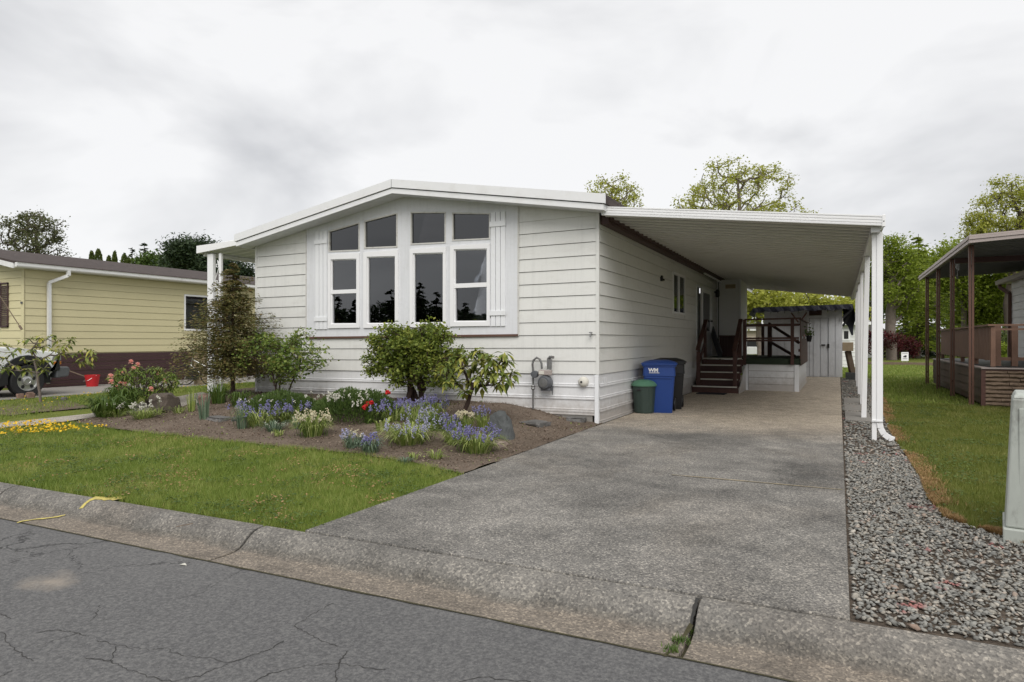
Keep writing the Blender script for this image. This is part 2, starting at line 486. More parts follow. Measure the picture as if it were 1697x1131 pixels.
M['grassR'] = mat_leaf('mossy_grass_blades', [(0.10, 0.125, 0.022), (0.155, 0.19, 0.035), (0.21, 0.235, 0.05), (0.36, 0.32, 0.13)], trans=0.35, spread=0.4, ns=(0.9, 5))
M['drygrass'] = mat_leaf('dry_grass', [(0.22, 0.13, 0.05), (0.34, 0.21, 0.09), (0.42, 0.28, 0.14)], trans=0.2)
# ------------------------------------------------------------------ ground materials
def mat_asphalt():
    m, t, b, pos = base('asphalt', 0.9, 0, 0.25)
    big = noise(t, pos, 0.55, 5, 0.6)
    c = ramp(t, big, [(0.3, (0.092, 0.091, 0.092)), (0.7, (0.150, 0.146, 0.142))])
    g1 = noise(t, pos, 55, 3, 0.7)
    c = mixc(t, 0.6, c, ramp(t, g1, [(0.36, (0.062, 0.062, 0.064)), (0.5, (0.115, 0.114, 0.115)), (0.68, (0.20, 0.197, 0.19))]))
    v = nn(t, 'ShaderNodeTexVoronoi', Scale=120)
    t.links.new(pos, v.inputs['Vector'])
    sp = nn(t, 'ShaderNodeMath', operation='LESS_THAN'); t.links.new(v.outputs['Distance'], sp.inputs[0]); sp.inputs[1].default_value = 0.16
    rs = nn(t, 'ShaderNodeMath', operation='MULTIPLY'); t.links.new(sp.outputs[0], rs.inputs[0])
    sepc = t.nodes.new('ShaderNodeSeparateColor'); t.links.new(v.outputs['Color'], sepc.inputs[0])
    gt = nn(t, 'ShaderNodeMath', operation='GREATER_THAN'); t.links.new(sepc.outputs[0], gt.inputs[0]); gt.inputs[1].default_value = 0.80
    t.links.new(gt.outputs[0], rs.inputs[1])
    c = mixc(t, rs.outputs[0], c, (0.27, 0.26, 0.25))
    # hairline cracks
    dn = nn(t, 'ShaderNodeTexNoise', Scale=3.5, Detail=5, Roughness=0.65); t.links.new(pos, dn.inputs['Vector'])
    vm = nn(t, 'ShaderNodeVectorMath', operation='MULTIPLY_ADD')
    t.links.new(dn.outputs['Color'], vm.inputs[0]); vm.inputs[1].default_value = (0.45, 0.45, 0); t.links.new(pos, vm.inputs[2])
    v2 = nn(t, 'ShaderNodeTexVoronoi', Scale=1.25); v2.feature = 'DISTANCE_TO_EDGE'
    t.links.new(vm.outputs[0], v2.inputs['Vector'])
    ck = ramp(t, v2.outputs['Distance'], [(0.003, (1, 1, 1)), (0.011, (0, 0, 0))])
    msk = ramp(t, noise(t, pos, 0.55, 2), [(0.50, (0, 0, 0)), (0.60, (0.75, 0.75, 0.75))])
    fk = mixc(t, 1.0, ck, msk, 'MULTIPLY')
    c = mixc(t, fk, c, (0.02, 0.02, 0.021))
    st = nn(t, 'ShaderNodeVectorMath', operation='DISTANCE'); sp0 = gpz(84, 963, -0.12)
    t.links.new(vm.outputs[0], st.inputs[0]); st.inputs[1].default_value = (sp0.x + .22, sp0.y + .22, -0.12)
    c = mixc(t, ramp(t, st.outputs['Value'], [(0.02, (.5, .5, .5)), (0.22, (0, 0, 0))]), c, (0.40, 0.34, 0.27))
    t.links.new(c, b.inputs['Base Color'])
    bump(t, b, g1, 0.55, 0.004)
    return m

def mat_concrete(name, dark, light, clean=None, speck=70, tan=(0.26, 0.22, 0.175), gutter=False, sp_=0.7):
    m, t, b, pos = base(name, 0.92, 0, 0.25)
    big = noise(t, pos, 0.75, 6, 0.62, 0.4)
    c = ramp(t, big, [(0.30, dark), (0.68, light)])
    tn = noise(t, pos, 0.38, 4, 0.6, 0.6)
    c = mixc(t, ramp(t, tn, [(0.50, (0, 0, 0)), (0.75, (0.32, 0.32, 0.32))]), c, tan)
    if clean is not None:
        # under the roof the slab stays unweathered and pale
        sx = t.nodes.new('ShaderNodeSeparateXYZ'); t.links.new(pos, sx.inputs[0])
        nz = noise(t, pos, 1.1, 4)
        ad = nn(t, 'ShaderNodeMath', operation='MULTIPLY_ADD'); t.links.new(nz, ad.inputs[0]); ad.inputs[1].default_value = 2.0
        t.links.new(sx.outputs['Y'], ad.inputs[2])
        mr = nn(t, 'ShaderNodeMapRange'); mr.inputs['From Min'].default_value = 10.6; mr.inputs['From Max'].default_value = 13.0
        t.links.new(ad.outputs[0], mr.inputs['Value'])
        c = mixc(t, mr.outputs[0], c, clean)
    if gutter:
        # silt left by running water along the gutter pan
        sx = t.nodes.new('ShaderNodeSeparateXYZ'); t.links.new(pos, sx.inputs[0])
        ad = nn(t, 'ShaderNodeMath', operation='MULTIPLY_ADD'); t.links.new(noise(t, pos, 2.5, 5, .7), ad.inputs[0]); ad.inputs[1].default_value = .16
        t.links.new(sx.outputs['Y'], ad.inputs[2])
        mr = nn(t, 'ShaderNodeMapRange'); mr.inputs['From Min'].default_value = 3.50; mr.inputs['From Max'].default_value = 3.42
        t.links.new(ad.outputs[0], mr.inputs['Value'])
        mf = nn(t, 'ShaderNodeMath', operation='MULTIPLY'); t.links.new(mr.outputs[0], mf.inputs[0]); mf.inputs[1].default_value = .75
        c = mixc(t, mf.outputs[0], c, (0.195, 0.165, 0.135))
        m3 = nn(t, 'ShaderNodeMapRange'); m3.inputs['From Min'].default_value = .06; m3.inputs['From Max'].default_value = 0.0  # darker band painted in for the shade at the foot of the roll
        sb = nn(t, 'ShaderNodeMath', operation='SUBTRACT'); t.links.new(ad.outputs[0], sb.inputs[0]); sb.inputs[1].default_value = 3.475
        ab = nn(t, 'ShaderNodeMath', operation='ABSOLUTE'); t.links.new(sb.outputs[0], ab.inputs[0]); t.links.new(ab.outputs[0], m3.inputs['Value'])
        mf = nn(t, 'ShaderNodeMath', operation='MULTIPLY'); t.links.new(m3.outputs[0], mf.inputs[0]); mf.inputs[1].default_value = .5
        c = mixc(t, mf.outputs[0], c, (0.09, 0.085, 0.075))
    v = nn(t, 'ShaderNodeTexVoronoi', Scale=speck); t.links.new(pos, v.inputs['Vector'])
    sepc = t.nodes.new('ShaderNodeSeparateColor'); t.links.new(v.outputs['Color'], sepc.inputs[0])
    s = ramp(t, sepc.outputs[0], [(0.0, (0.42, 0.42, 0.43)), (0.35, (0.82, 0.82, 0.82)), (0.75, (1.05, 1.04, 1.02)), (1.0, (2.0, 1.95, 1.85))])
    c = mixc(t, sp_, c, s, 'MULTIPLY')
    f = noise(t, pos, 70, 5, 0.75)
    c = mixc(t, 0.6, c, ramp(t, f, [(0.36, (0.55, 0.55, 0.55)), (0.64, (1.45, 1.43, 1.38))]), 'MULTIPLY')
    f9 = noise(t, pos, 3.2, 6, 0.75, 0.3)
    c = mixc(t, 0.7, c, ramp(t, f9, [(0.35, (0.72, 0.72, 0.72)), (0.5, (1, 1, 1)), (0.68, (1.35, 1.34, 1.32))]), 'MULTIPLY')
    t.links.new(c, b.inputs['Base Color'])
    bump(t, b, v.outputs['Distance'], 0.5, 0.006)
    return m

def mat_soil():
    m, t, b, pos = base('garden_soil', 0.97, 0, 0.2)
    f = noise(t, pos, 1.3, 5, 0.65)
    c = ramp(t, f, [(0.3, (0.115, 0.088, 0.066)), (0.7, (0.20, 0.158, 0.124))])
    f2 = noise(t, pos, 38, 5, 0.75)
    c = mixc(t, 0.7, c, ramp(t, f2, [(0.35, (0.55, 0.52, 0.5)), (0.55, (1.0, 1.0, 1.0)), (0.72, (1.6, 1.5, 1.4))]), 'MULTIPLY')
    t.links.new(c, b.inputs['Base Color'])
    bump(t, b, f2, 0.9, 0.02)
    return m

def mat_ground(name, a, bc, dirt):
    m, t, b, pos = base(name, 0.98, 0, 0.1)
    f = noise(t, pos, 1.4, 5, 0.6)
    c = ramp(t, f, [(0.3, a), (0.7, bc)])
    f2 = noise(t, pos, 24, 4, 0.75)
    c = mixc(t, 0.65, c, ramp(t, f2, [(0.35, (0.5, 0.5, 0.5)), (0.65, (1.4, 1.4, 1.3))]), 'MULTIPLY')
    f3 = noise(t, pos, 0.5, 5, 0.7)
    c = mixc(t, ramp(t, f3, [(0.55, (0, 0, 0)), (0.72, (0.5, 0.5, 0.5))]), c, dirt)
    t.links.new(c, b.inputs['Base Color'])
    bump(t, b, f2, 0.8, 0.03)
    return m

M['asphalt'] = mat_asphalt()
M['drive'] = mat_concrete('driveway_concrete', (0.096, 0.093, 0.089), (0.25, 0.24, 0.226), clean=(0.43, 0.375, 0.31), speck=105, sp_=0.85)
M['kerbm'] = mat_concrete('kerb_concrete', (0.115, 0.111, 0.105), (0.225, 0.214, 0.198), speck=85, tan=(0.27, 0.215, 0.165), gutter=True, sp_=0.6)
M['pathm'] = mat_concrete('path_concrete', (0.27, 0.25, 0.225), (0.36, 0.335, 0.305), speck=120)
M['soil'] = mat_soil()
M['turf'] = mat_ground('turf', (0.11, 0.13, 0.03), (0.17, 0.20, 0.045), (0.20, 0.16, 0.075))
M['gravelbed'] = mat_ground('gravel_bed_dirt', (0.075, 0.06, 0.05), (0.13, 0.105, 0.085), (0.09, 0.07, 0.05))
M['yellowpaint'] = mat_plain('yellow_spray_paint', (0.50, 0.42, 0.12), 0.8, var=0.3, scale=20, dirt=(0.22, 0.205, 0.17, 1.0))
M['crackm'] = mat_plain('crack_shadow', (0.035, 0.034, 0.032), 0.95, var=0.2)
M['mossm'] = mat_plain('mossy_joint', (0.055, 0.05, 0.025), 0.98, var=0.4, scale=10)
M['redpaint'] = mat_plain('red_spray', (0.35, 0.04, 0.045), 0.9, var=0.3)

# ------------------------------------------------------------------ ground sheets
def draped(name, poly, mat, dz, cuts_x=(), cuts_y=(), amp=0.0, seed=0, flat=None, parent=None, kind='structure', smooth=True):
    bm = bmesh.new()
    vs = [bm.verts.new((p[0], p[1], 0)) for p in poly]
    bm.faces.new(vs)
    for cxv in cuts_x:
        bmesh.ops.bisect_plane(bm, geom=bm.verts[:] + bm.edges[:] + bm.faces[:], plane_co=(cxv, 0, 0), plane_no=(1, 0, 0))
    for cyv in cuts_y:
        bmesh.ops.bisect_plane(bm, geom=bm.verts[:] + bm.edges[:] + bm.faces[:], plane_co=(0, cyv, 0), plane_no=(0, 1, 0))
    from mathutils import noise as mn
    for v in bm.verts:
        z = (gh(v.co.x, v.co.y) if flat is None else flat) + dz
        if amp: z += amp * (mn.noise(Vector((v.co.x * 2.3, v.co.y * 2.3, seed))) + 0.6 * mn.noise(Vector((v.co.x * 7, v.co.y * 7, seed + 5))))
        v.co.z = z
    bmesh.ops.recalc_face_normals(bm, faces=bm.faces)
    me = bpy.data.meshes.new(name); bm.to_mesh(me); bm.free()
    if sum(p.normal.z for p in me.polygons) < 0: me.flip_normals()
    if smooth: me.polygons.foreach_set('use_smooth', [True] * len(me.polygons))
    me.materials.append(mat)
    o = bpy.data.objects.new(name, me); COL.objects.link(o)
    if parent: put(o, parent)
    elif kind: o['kind'] = kind
    return o

def frange(a, b, s):
    n = int(round((b - a) / s)); return [a + (b - a) * i / n for i in range(n + 1)]

KY = 3.62     # back of the kerb
KF = 3.13     # gutter edge towards the asphalt
SZ = -0.12    # street level
P2 = lambda l: [tuple(gp(*q)[:2]) for q in l]
G = draped('ground', [(-400, KY), (400, KY), (400, 700), (-400, 700)], M['turf'], -0.02,
           [-60] + frange(-17, -3, 0.35) + [0, 5, 30, 80], frange(4.7, 10.3, 0.35) + [14, 30, 70, 200])
draped('ground_across_street', [(-400, -300), (400, -300), (400, -5.2), (-400, -5.2)], M['turf'], 0, flat=0.0)
draped('road', [(-400, -4.7), (400, -4.7), (400, KF + 0.01), (-400, KF + 0.01)], M['asphalt'], 0, flat=SZ)
kb = MB(); kb.box(-400, 400, -5.2, -4.7, -0.3, 0.0)
tag(kb.build('kerb_across_street', M['kerbm']), kind='structure')

# rolled kerb, cast in lengths
kerb = empty('kerb', (0, KY, 0)); kerb['kind'] = 'structure'
joints = [-400, -60] + [-0.66 - 3.12 * k for k in range(8, -1, -1)] + [2.46, 5.58, 8.7, 11.8, 60, 400]
prof = [(KY, -0.25), (KY, 0.0), (KY - 0.075, -0.005), (KY - 0.125, -0.022), (KY - 0.165, -0.050), (KY - 0.20, -0.080), (KY - 0.235, -0.103), (KY - 0.275, -0.114), (KY - 0.37, -0.119), (KF, -0.113), (KF, -0.25)]
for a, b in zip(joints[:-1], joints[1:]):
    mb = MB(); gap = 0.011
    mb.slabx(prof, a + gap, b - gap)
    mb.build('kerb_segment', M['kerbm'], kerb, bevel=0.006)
mb = MB(); mb.box(-400, 400, KF - 0.02, KY + 0.02, -0.3, -0.145); mb.build('joint_filler', M['mossm'], kerb)

def kerbz(y):
    p = sorted([(a, b) for a, b in prof[1:-1]])
    for (y0, z0), (y1, z1) in zip(p[:-1], p[1:]):
        if y0 <= y <= y1: return z0 + (z1 - z0) * (y - y0) / (y1 - y0)
    return 0.0 if y > KY else SZ

def ribbon(pts, widths, zf, dz, name, mat, parent=None, jag=0.3, seed=0, sub=5):
    """narrow strip that follows a jagged line on the ground"""
    r = random.Random(seed)
    P = []
    for i in range(len(pts) - 1):
        a, b = Vector(pts[i][:2]), Vector(pts[i + 1][:2])
        L = (b - a).length; nrm = Vector((-(b - a).y, (b - a).x)).normalized() if L > 0 else Vector((0, 1))
        for k in range(sub):
            t = k / sub
            P.append((a.lerp(b, t) + nrm * (r.uniform(-1, 1) * jag * L / sub if (k or i) else 0), widths[i] + (widths[i + 1] - widths[i]) * t))
    P.append((Vector(pts[-1][:2]), widths[-1]))
    vs = []; fs = []
    for i, (p, wd) in enumerate(P):
        a = P[max(0, i - 1)][0]; b = P[min(len(P) - 1, i + 1)][0]
        d = (b - a).normalized(); n = Vector((-d.y, d.x)); wv = wd * r.uniform(0.55, 1.35) / 2
        for sg in (-1, 1):
            q = p + n * wv * sg
            vs.append((q.x, q.y, zf(q.y) + dz))
    for i in range(len(P) - 1):
        fs.append((2 * i, 2 * i + 1, 2 * i + 3, 2 * i + 2))
    m = MB(); m.add(vs, fs)
    return m.build(name, mat, parent)

road = bpy.data.objects['road']
cracks = [
 [(0, 1048), (22, 1075), (42, 1090), (55, 1097)], [(160, 1062), (200, 1071), (248, 1078), (272, 1075)],
 [(272, 1075), (300, 1087), (335, 1090), (378, 1099)], [(140, 1091), (180, 1095), (203, 1107), (240, 1120), (285, 1131)],
 [(378, 1099), (410, 1090), (450, 1075), (470, 1063)], [(285, 1131), (330, 1121), (378, 1101)],
 [(488, 1038), (512, 1022), (553, 1000)], [(488, 1038), (515, 1052), (545, 1067), (560, 1072)],
 [(165, 1004), (160, 1020), (150, 1030)], [(60, 1073), (90, 1062), (130, 1050), (142, 1055)], [(130, 1050), (100, 1045), (60, 1048)],
 [(0, 1018), (18, 1026)], [(192, 1072), (188, 1090), (182, 1096)], [(556, 1131), (560, 1100), (575, 1080)],
 [(420, 1131), (445, 1118), (500, 1105), (560, 1100), (640, 1110)], [(0, 1123), (20, 1112)],
 [(760, 1131), (800, 1122), (880, 1131)],
]
for i, c in enumerate(cracks):
    pts = [gpz(x, y, SZ) for x, y in c]
    ribbon(pts, [0.002 + 0.0035 * rnd.random() for _ in pts], lambda y: SZ, 0.0025, 'crack', M['crackm'], road, 0.45, i, 7)
# joint between asphalt and gutter with moss, open kerb joints with weeds
ribbon([(-14 + k * 1.0, KF - 0.004) for k in range(20)], [0.016] * 20, lambda y: SZ, 0.005, 'mossy_joint', M['mossm'], road, 0.03, 5, 6)
ribbon([gpz(1157, 992, 0), gpz(1150, 1010, -0.02), gpz(1146, 1040, -.09)], [0.022, 0.016, 0.012], kerbz, 0.004, 'wide_crack', M['crackm'], kerb, 0.2, 3, 4)
ribbon([gpz(1146, 1040, -.09), gpz(1128, 1062, -.115), gpz(1100, 1087, -.115)], [0.018, 0.03, 0.018], kerbz, 0.004, 'wide_crack', M['mossm'], kerb, 0.2, 4, 4)

# sprayed marks
o = ribbon([gpz(206, 826, 0), gpz(180, 833, -.03), gpz(160, 843, -.09), gpz(134, 855, -.11)], [0.11, 0.17, 0.08, 0.03], kerbz, 0.0045, 'paint_mark', M['yellowpaint'], None, 0.05, 8, 4)
tag(o, 'short yellow sprayed line running up over the kerb by the lawn', 'paint mark')
o = ribbon([gpz(28, 868, SZ), gpz(60, 862, SZ), gpz(108, 858, SZ)], [0.03, 0.04, 0.022], kerbz, 0.006, 'paint_mark', M['yellowpaint'], None, 0.03, 9, 4)
tag(o, 'long thin yellow sprayed line lying in the gutter', 'paint mark')
M['sandm'] = mat_plain('pale_sand_stain', (0.24, 0.205, 0.165), 0.95, var=0.25, scale=8)

mb = MB(); c = gpz(303, 938, SZ)
mb.add([(c.x - .03, c.y, SZ + .004), (c.x, c.y - .012, SZ + .012), (c.x + .035, c.y + .004, SZ + .006), (c.x + .003, c.y + .014, SZ + .016)], [(0, 1, 2, 3)])
tag(mb.build('petal', M['petalwhite']), 'small pale fallen petal lying on the dark asphalt', 'petal')
c = gpz(305, 872, -.05)
mb = MB(); mb.bar((c.x - .06, c.y - .01, -.06), (c.x + .07, c.y + .03, -.03), .03, .012)
tag(mb.build('bark_chip', M['wood']), 'dark sliver of bark lying on the kerb face', 'bark chip')

# driveway slabs
drive = empty('driveway', (-1.7, 3.62, 0)); drive['kind'] = 'structure'
ys = [KY + 0.001, 6.72, 10.3, 13.9, 17.6, 21.2, 24.6, 27.55]
for i, (a, b) in enumerate(zip(ys[:-1], ys[1:])):
    mb = MB(); mb.box(-3.44 if a > 5 else -3.40, 0.05, a, b - 0.016, -0.12, 0.012 - 0.001 * (i % 2))
    mb.build('slab', M['drive'], drive, bevel=0.008)
M['jointm'] = mat_plain('sandy_joint', (0.30, 0.25, 0.17), 0.98, var=0.3, scale=14, dirt=(0.10, 0.11, 0.04, .8))
mb = MB(); mb.box(-3.4, 0.04, KY + .01, 27.5, -0.12, 0.006); mb.build('joint_filler', M['jointm'], drive)
ribbon([(-1.5, 6.715), (-.9, 6.72), (0.03, 6.712)], [.02, .03, .022], lambda y: 0, .0155, 'joint_sand', M['jointm'], drive, .02, 3, 12)

# neighbour's driveway, footpath, planting bed, gravel strip
draped('neighbour_driveway', [(-20.45, KY), (-17.1, KY), (-17.1, 40), (-20.45, 40)], M['paverg'], 0.006, flat=0.0)
path_px = [(-60, 711), (0, 702), (148, 687), (297, 658), (335, 651), (352, 655), (345, 667), (286, 678), (148, 694), (108, 700), (0, 711), (-60, 720)]
draped('path', P2(path_px), M['pathm'], 0.012, frange(-17, -11, 0.4), frange(5, 10, 0.4), smooth=False)
bed_lawn_edge = [(766, 787), (719, 776), (650, 763), (586, 754), (498, 746), (400, 736), (336, 728.6), (270, 722), (213, 716), (160, 708), (120, 702)]
bed = P2([(150, 694), (286, 678), (345, 666), (354, 652)]) + [(-12.2, 11.6), (-11.1, 11.6), (-11.1, 10.42), (-3.43, 10.42)] + [(-3.43, 9.0), (-3.41, 7.6)] + P2(bed_lawn_edge)
draped('planting_bed', bed, M['soil'], 0.016, frange(-14, -3.5, 0.11), frange(5, 11.4, 0.11), amp=0.022, seed=3)
grav_px = [(1697, 1073), (1697, 905), (1665, 893), (1627, 880), (1567, 861), (1539.5, 829), (1527.5, 797), (1503.6, 757), (1475.7, 717), (1461.7, 681), (1452, 655), (1443, 632), (1436, 615)]
edge = P2(grav_px[1:])
GR = [(0.05, KY), (6, KY), (6, 4.75)] + edge + [(0.75, 27), (0.05, 27)]
draped('gravel_bed', GR, M['gravelbed'], -0.002, [1, 2], frange(4, 20, 1), amp=0.0)

def inpoly(x, y, poly):
    """vectorised point in polygon"""
    c = np.zeros(len(x), bool); n = len(poly)
    for i in range(n):
        x0, y0 = poly[i]; x1, y1 = poly[(i + 1) % n]
        if y0 == y1: continue
        k = ((y0 > y) != (y1 > y)) & (x < (x1 - x0) * (y - y0) / (y1 - y0) + x0)
        c ^= k
    return c

def ghv(x, y):
    def s(t): t = np.clip(t, 0, 1); return t * t * (3 - 2 * t)
    return 0.27 * s((y - 4.9) / 5.0) * s((-3.42 - x) / 1.9) * s((x + 16.5) / 3.5)

def vnoise(x, y, s, seed=0):
    """cheap smooth value noise for scatter masks"""
    r = np.random.RandomState(seed); g = r.rand(64, 64)
    u, v = x * s + 100, y * s + 100
    i, j = np.floor(u).astype(int), np.floor(v).astype(int)
    fu, fv = u - i, v - j
    fu = fu * fu * (3 - 2 * fu); fv = fv * fv * (3 - 2 * fv)
    a = g[i % 64, j % 64]; b_ = g[(i + 1) % 64, j % 64]; c = g[i % 64, (j + 1) % 64]; d = g[(i + 1) % 64, (j + 1) % 64]
    return (a * (1 - fu) + b_ * fu) * (1 - fv) + (c * (1 - fu) + d * fu) * fv

# ---- gravel stones
def stones(n, poly, bbox, smin, smax, seed, name, dens=None):
    r = np.random.RandomState(seed)
    x = r.uniform(bbox[0], bbox[1], n); y = r.uniform(bbox[2], bbox[3], n)
    k = inpoly(x, y, poly)
    if dens is not None: k &= dens(x, y, r)
    x, y = x[k], y[k]; n = len(x)
    # low irregular lump: 6 around, one above, one below
    a = np.arange(6) * math.pi / 3
    ring = np.stack([np.cos(a), np.sin(a), np.zeros(6)], 1)
    top = np.stack([0.45 * np.cos(a[::2] + .4), 0.45 * np.sin(a[::2] + .4), np.full(3, 0.55)], 1)
    tmpl = np.concatenate([ring, top, [[0, 0, -0.5]]])
    F = [(0, 1, 6), (1, 7, 6), (1, 2, 7), (2, 3, 7), (3, 8, 7), (3, 4, 8), (4, 5, 8), (5, 6, 8), (5, 0, 6), (6, 7, 8)] + [((i + 1) % 6, i, 9) for i in range(6)]
    F = np.array(F)
    V = np.repeat(tmpl[None], n, 0) * (1 + r.uniform(-.28, .28, (n, 10, 3)))
    size = r.uniform(smin, smax, n) * (1 + 0.5 * (r.rand(n) > .93))
    sx = size * r.uniform(.7, 1.25, n); sy = size * r.uniform(.55, 1, n); sz = size * r.uniform(.45, .8, n)
    V[:, :, 0] *= sx[:, None]; V[:, :, 1] *= sy[:, None]; V[:, :, 2] *= sz[:, None]
    t1 = r.normal(0, .45, n); c, s = np.cos(t1)[:, None], np.sin(t1)[:, None]
    X, Z = V[:, :, 0] * c - V[:, :, 2] * s, V[:, :, 0] * s + V[:, :, 2] * c
    t2 = r.uniform(0, 6.28, n); c, s = np.cos(t2)[:, None], np.sin(t2)[:, None]
    X, Y = X * c - V[:, :, 1] * s, X * s + V[:, :, 1] * c
    V = np.stack([X + x[:, None], Y + y[:, None], Z + (sz * .35 + r.uniform(0, .012, n))[:, None]], 2)
    FF = (F[None] + (np.arange(n) * 10)[:, None, None]).reshape(-1, 3)
    return np_mesh(name, V.reshape(-1, 3), FF, M['gravel'])

def mat_gravel():
    m, t, b, pos = base('crushed_grey_gravel', 0.85, 0, 0.3)
    g = t.nodes.new('ShaderNodeNewGeometry')
    c = ramp(t, g.outputs['Random Per Island'], [(0.0, (0.13, 0.128, 0.118)), (0.3, (0.205, 0.203, 0.188)), (0.6, (0.29, 0.285, 0.26)), (0.8, (0.24, 0.22, 0.185)), (0.93, (0.42, 0.39, 0.34)), (1.0, (0.28, 0.205, 0.16))])
    f = noise(t, pos, 60, 3)
    c = mixc(t, 0.5, c, ramp(t, f, [(0.35, (0.65, 0.65, 0.65)), (0.65, (1.25, 1.25, 1.25))]), 'MULTIPLY')
    # faded red marking spray over a few patches of the stones
    rp = ramp(t, noise(t, pos, 1.3, 2, 0.5, 1.5), [(0.63, (0, 0, 0)), (0.66, (0.6, 0.6, 0.6))])
    f5 = ramp(t, noise(t, pos, 9, 3), [(0.5, (0, 0, 0)), (0.56, (1, 1, 1))])
    c = mixc(t, mixc(t, 1.0, rp, f5, 'MULTIPLY'), c, (0.36, 0.09, 0.085))
    t.links.new(c, b.inputs['Base Color'])
    return m
M['gravel'] = mat_gravel()
GRv = [(0.07, KY + .02)] + GR[1:-1] + [(0.07, 27)]
def dn(x, y, r): return (vnoise(x, y, 1.6, 3) + r.rand(len(x)) * .7 > .30)
tag(stones(50000, GRv, (0.05, 4.2, KY, 9.0), .007, .020, 1, 'gravel', dn), 'crushed grey gravel laid along the driveway edge', 'gravel', kind='stuff')
tag(stones(16000, GRv, (0.05, 2.2, 9.0, 27), .014, .026, 2, 'gravel'), 'finer looking grey gravel further along under the carport posts', 'gravel', kind='stuff')
# pavers set in the gravel beside the slab, farther back
for i, (py0, py1) in enumerate([(698, 684), (682, 672), (670, 661)]):
    a = gp(1397, py0).y; b = gp(1397, py1).y
    mb = MB(); mb.box(0.10, 0.50, a, b - .03, -.03, 0.03)
    tag(mb.build('paver', M['paverg'], None, bevel=.008), ['square grey paver in the gravel, nearest the street', 'middle square grey paver in the gravel row', 'farthest of the three grey pavers in the gravel'][i], 'paver', 'grey pavers beside the driveway')

# ---- grass
def blades(n, poly, bbox, h, wd, seed, name, mat, keep=None, lean=1.15, zf=ghv):
    r = np.random.RandomState(seed)
    x = r.uniform(bbox[0], bbox[1], n); y = r.uniform(bbox[2], bbox[3], n)
    k = inpoly(x, y, poly)
    if keep is not None: k &= keep(x, y, r)
    x, y = x[k], y[k]; n = len(x)
    d = -x * SA + y * CA
    a = r.uniform(0, 6.283, n)
    tuft = vnoise(x, y, 5.5, seed + 1) * .6 + vnoise(x, y, 1.3, seed + 2) * .6
    hh = h * (0.40 + tuft * .9) * r.uniform(.6, 1.25, n)
    ww = wd * np.clip(d / 5.0, 1, 6) * r.uniform(.6, 1.3, n)
    lx = np.cos(a) * hh * r.uniform(0.1, 1, n) * lean; ly = np.sin(a) * hh * r.uniform(.1, 1, n) * lean
    b = a + r.uniform(-1.6, 1.6, n); wx, wy = np.cos(b) * ww / 2, np.sin(b) * ww / 2
    z = zf(x, y) - .02
    V = np.stack([np.stack([x - wx, y - wy, z], 1), np.stack([x + wx, y + wy, z], 1), np.stack([x + lx, y + ly, z + hh + .02], 1)], 1)
    return np_mesh(name, V.reshape(-1, 3), np.arange(3 * n).reshape(-1, 3), mat)

lawnA = [(-3.37, KY + .02), (-3.39, gp(766, 787).y)] + [(x - .03, y + .03) for x, y in P2(bed_lawn_edge)] + P2([(108, 702), (0, 712), (-60, 721)]) + [(-22, KY + .02)]
def kA(x, y, r):
    d = -x * SA + y * CA; return r.rand(len(x)) < np.clip((5.5 / np.maximum(d, 1)) ** 1.3, 0.05, 1)
tag(blades(420000, lawnA, (-15, -3.3, KY, 8.2), .050, .0048, 5, 'grass', M['grass'], kA), 'mown front lawn between the kerb and the flower bed', 'grass', kind='stuff')
lawnB = P2([(-60, 706), (0, 700), (148, 685), (297, 656), (335, 649)]) + [(-12.9, 12), (-12.9, 22), (-17.05, 22), (-17.05, 5.2)]
# clover patches, stray tufts and thatch break up the lawn
def weeds(n, poly, bbox, seed, label, zf, mat, size, thr):
    r = np.random.RandomState(seed); x = r.uniform(bbox[0], bbox[1], n); y = r.uniform(bbox[2], bbox[3], n)
    k = inpoly(x, y, poly) & (vnoise(x, y, 2.6, seed) * .6 + vnoise(x, y, 9, seed + 1) * .4 > thr)
    x, y = x[k], y[k]; n = len(x)
    a = r.uniform(0, 6.28, n); s = size * r.uniform(.5, 1.4, n); z = zf(x, y) + r.uniform(.008, .045, n)
    V = []
    for da in (0, 1.7, 3.3, 4.8): V.append(np.stack([x + np.cos(a + da) * s, y + np.sin(a + da) * s, z + r.uniform(-.006, .008, n)], 1))
    V = np.stack(V, 1).reshape(-1, 3); F = (np.array([[0, 1, 2], [0, 2, 3]])[None] + (np.arange(n) * 4)[:, None, None]).reshape(-1, 3)
    tag(np_mesh('lawn_weeds', V, F, mat), label, 'weeds', kind='stuff')
weeds(60000, lawnA, (-15, -3.3, KY, 8.2), 41, 'clover and low weeds in patches over the front lawn', ghv, M['lf_mid'], .011, .56)
weeds(22000, lawnA, (-15, -3.3, KY, 8.2), 47, 'dry thatch showing through patches of the front lawn', ghv, M['drygrass'], .010, .60)
tag(blades(90000, lawnB, (-19, -12.5, 4.8, 22), .055, .005, 6, 'grass', M['grass']), 'side lawn between the footpath and the next door driveway', 'grass', kind='stuff')
lawnR = [(7, 4.75)] + edge + [(0.85, 30), (2.6, 30), (2.6, 16.9), (14, 16.9), (14, 4.75)]
def kR(x, y, r):
    d = -x * SA + y * CA; return r.rand(len(x)) < np.clip((7.0 / np.maximum(d, 1)) ** 1.5, 0.05, 1)
tag(blades(520000, lawnR, (.5, 7, 4.5, 16.9), .045, .0048, 7, 'grass', M['grassR'], kR, zf=lambda x, y: x * 0), 'neighbouring lawn to the right of the gravel strip', 'grass', kind='stuff')
lawnR2 = [(0.85, 16.9), (2.7, 16.9), (2.7, 26), (14, 30), (14, 43), (-9, 43), (-9, 28), (0.85, 28)]
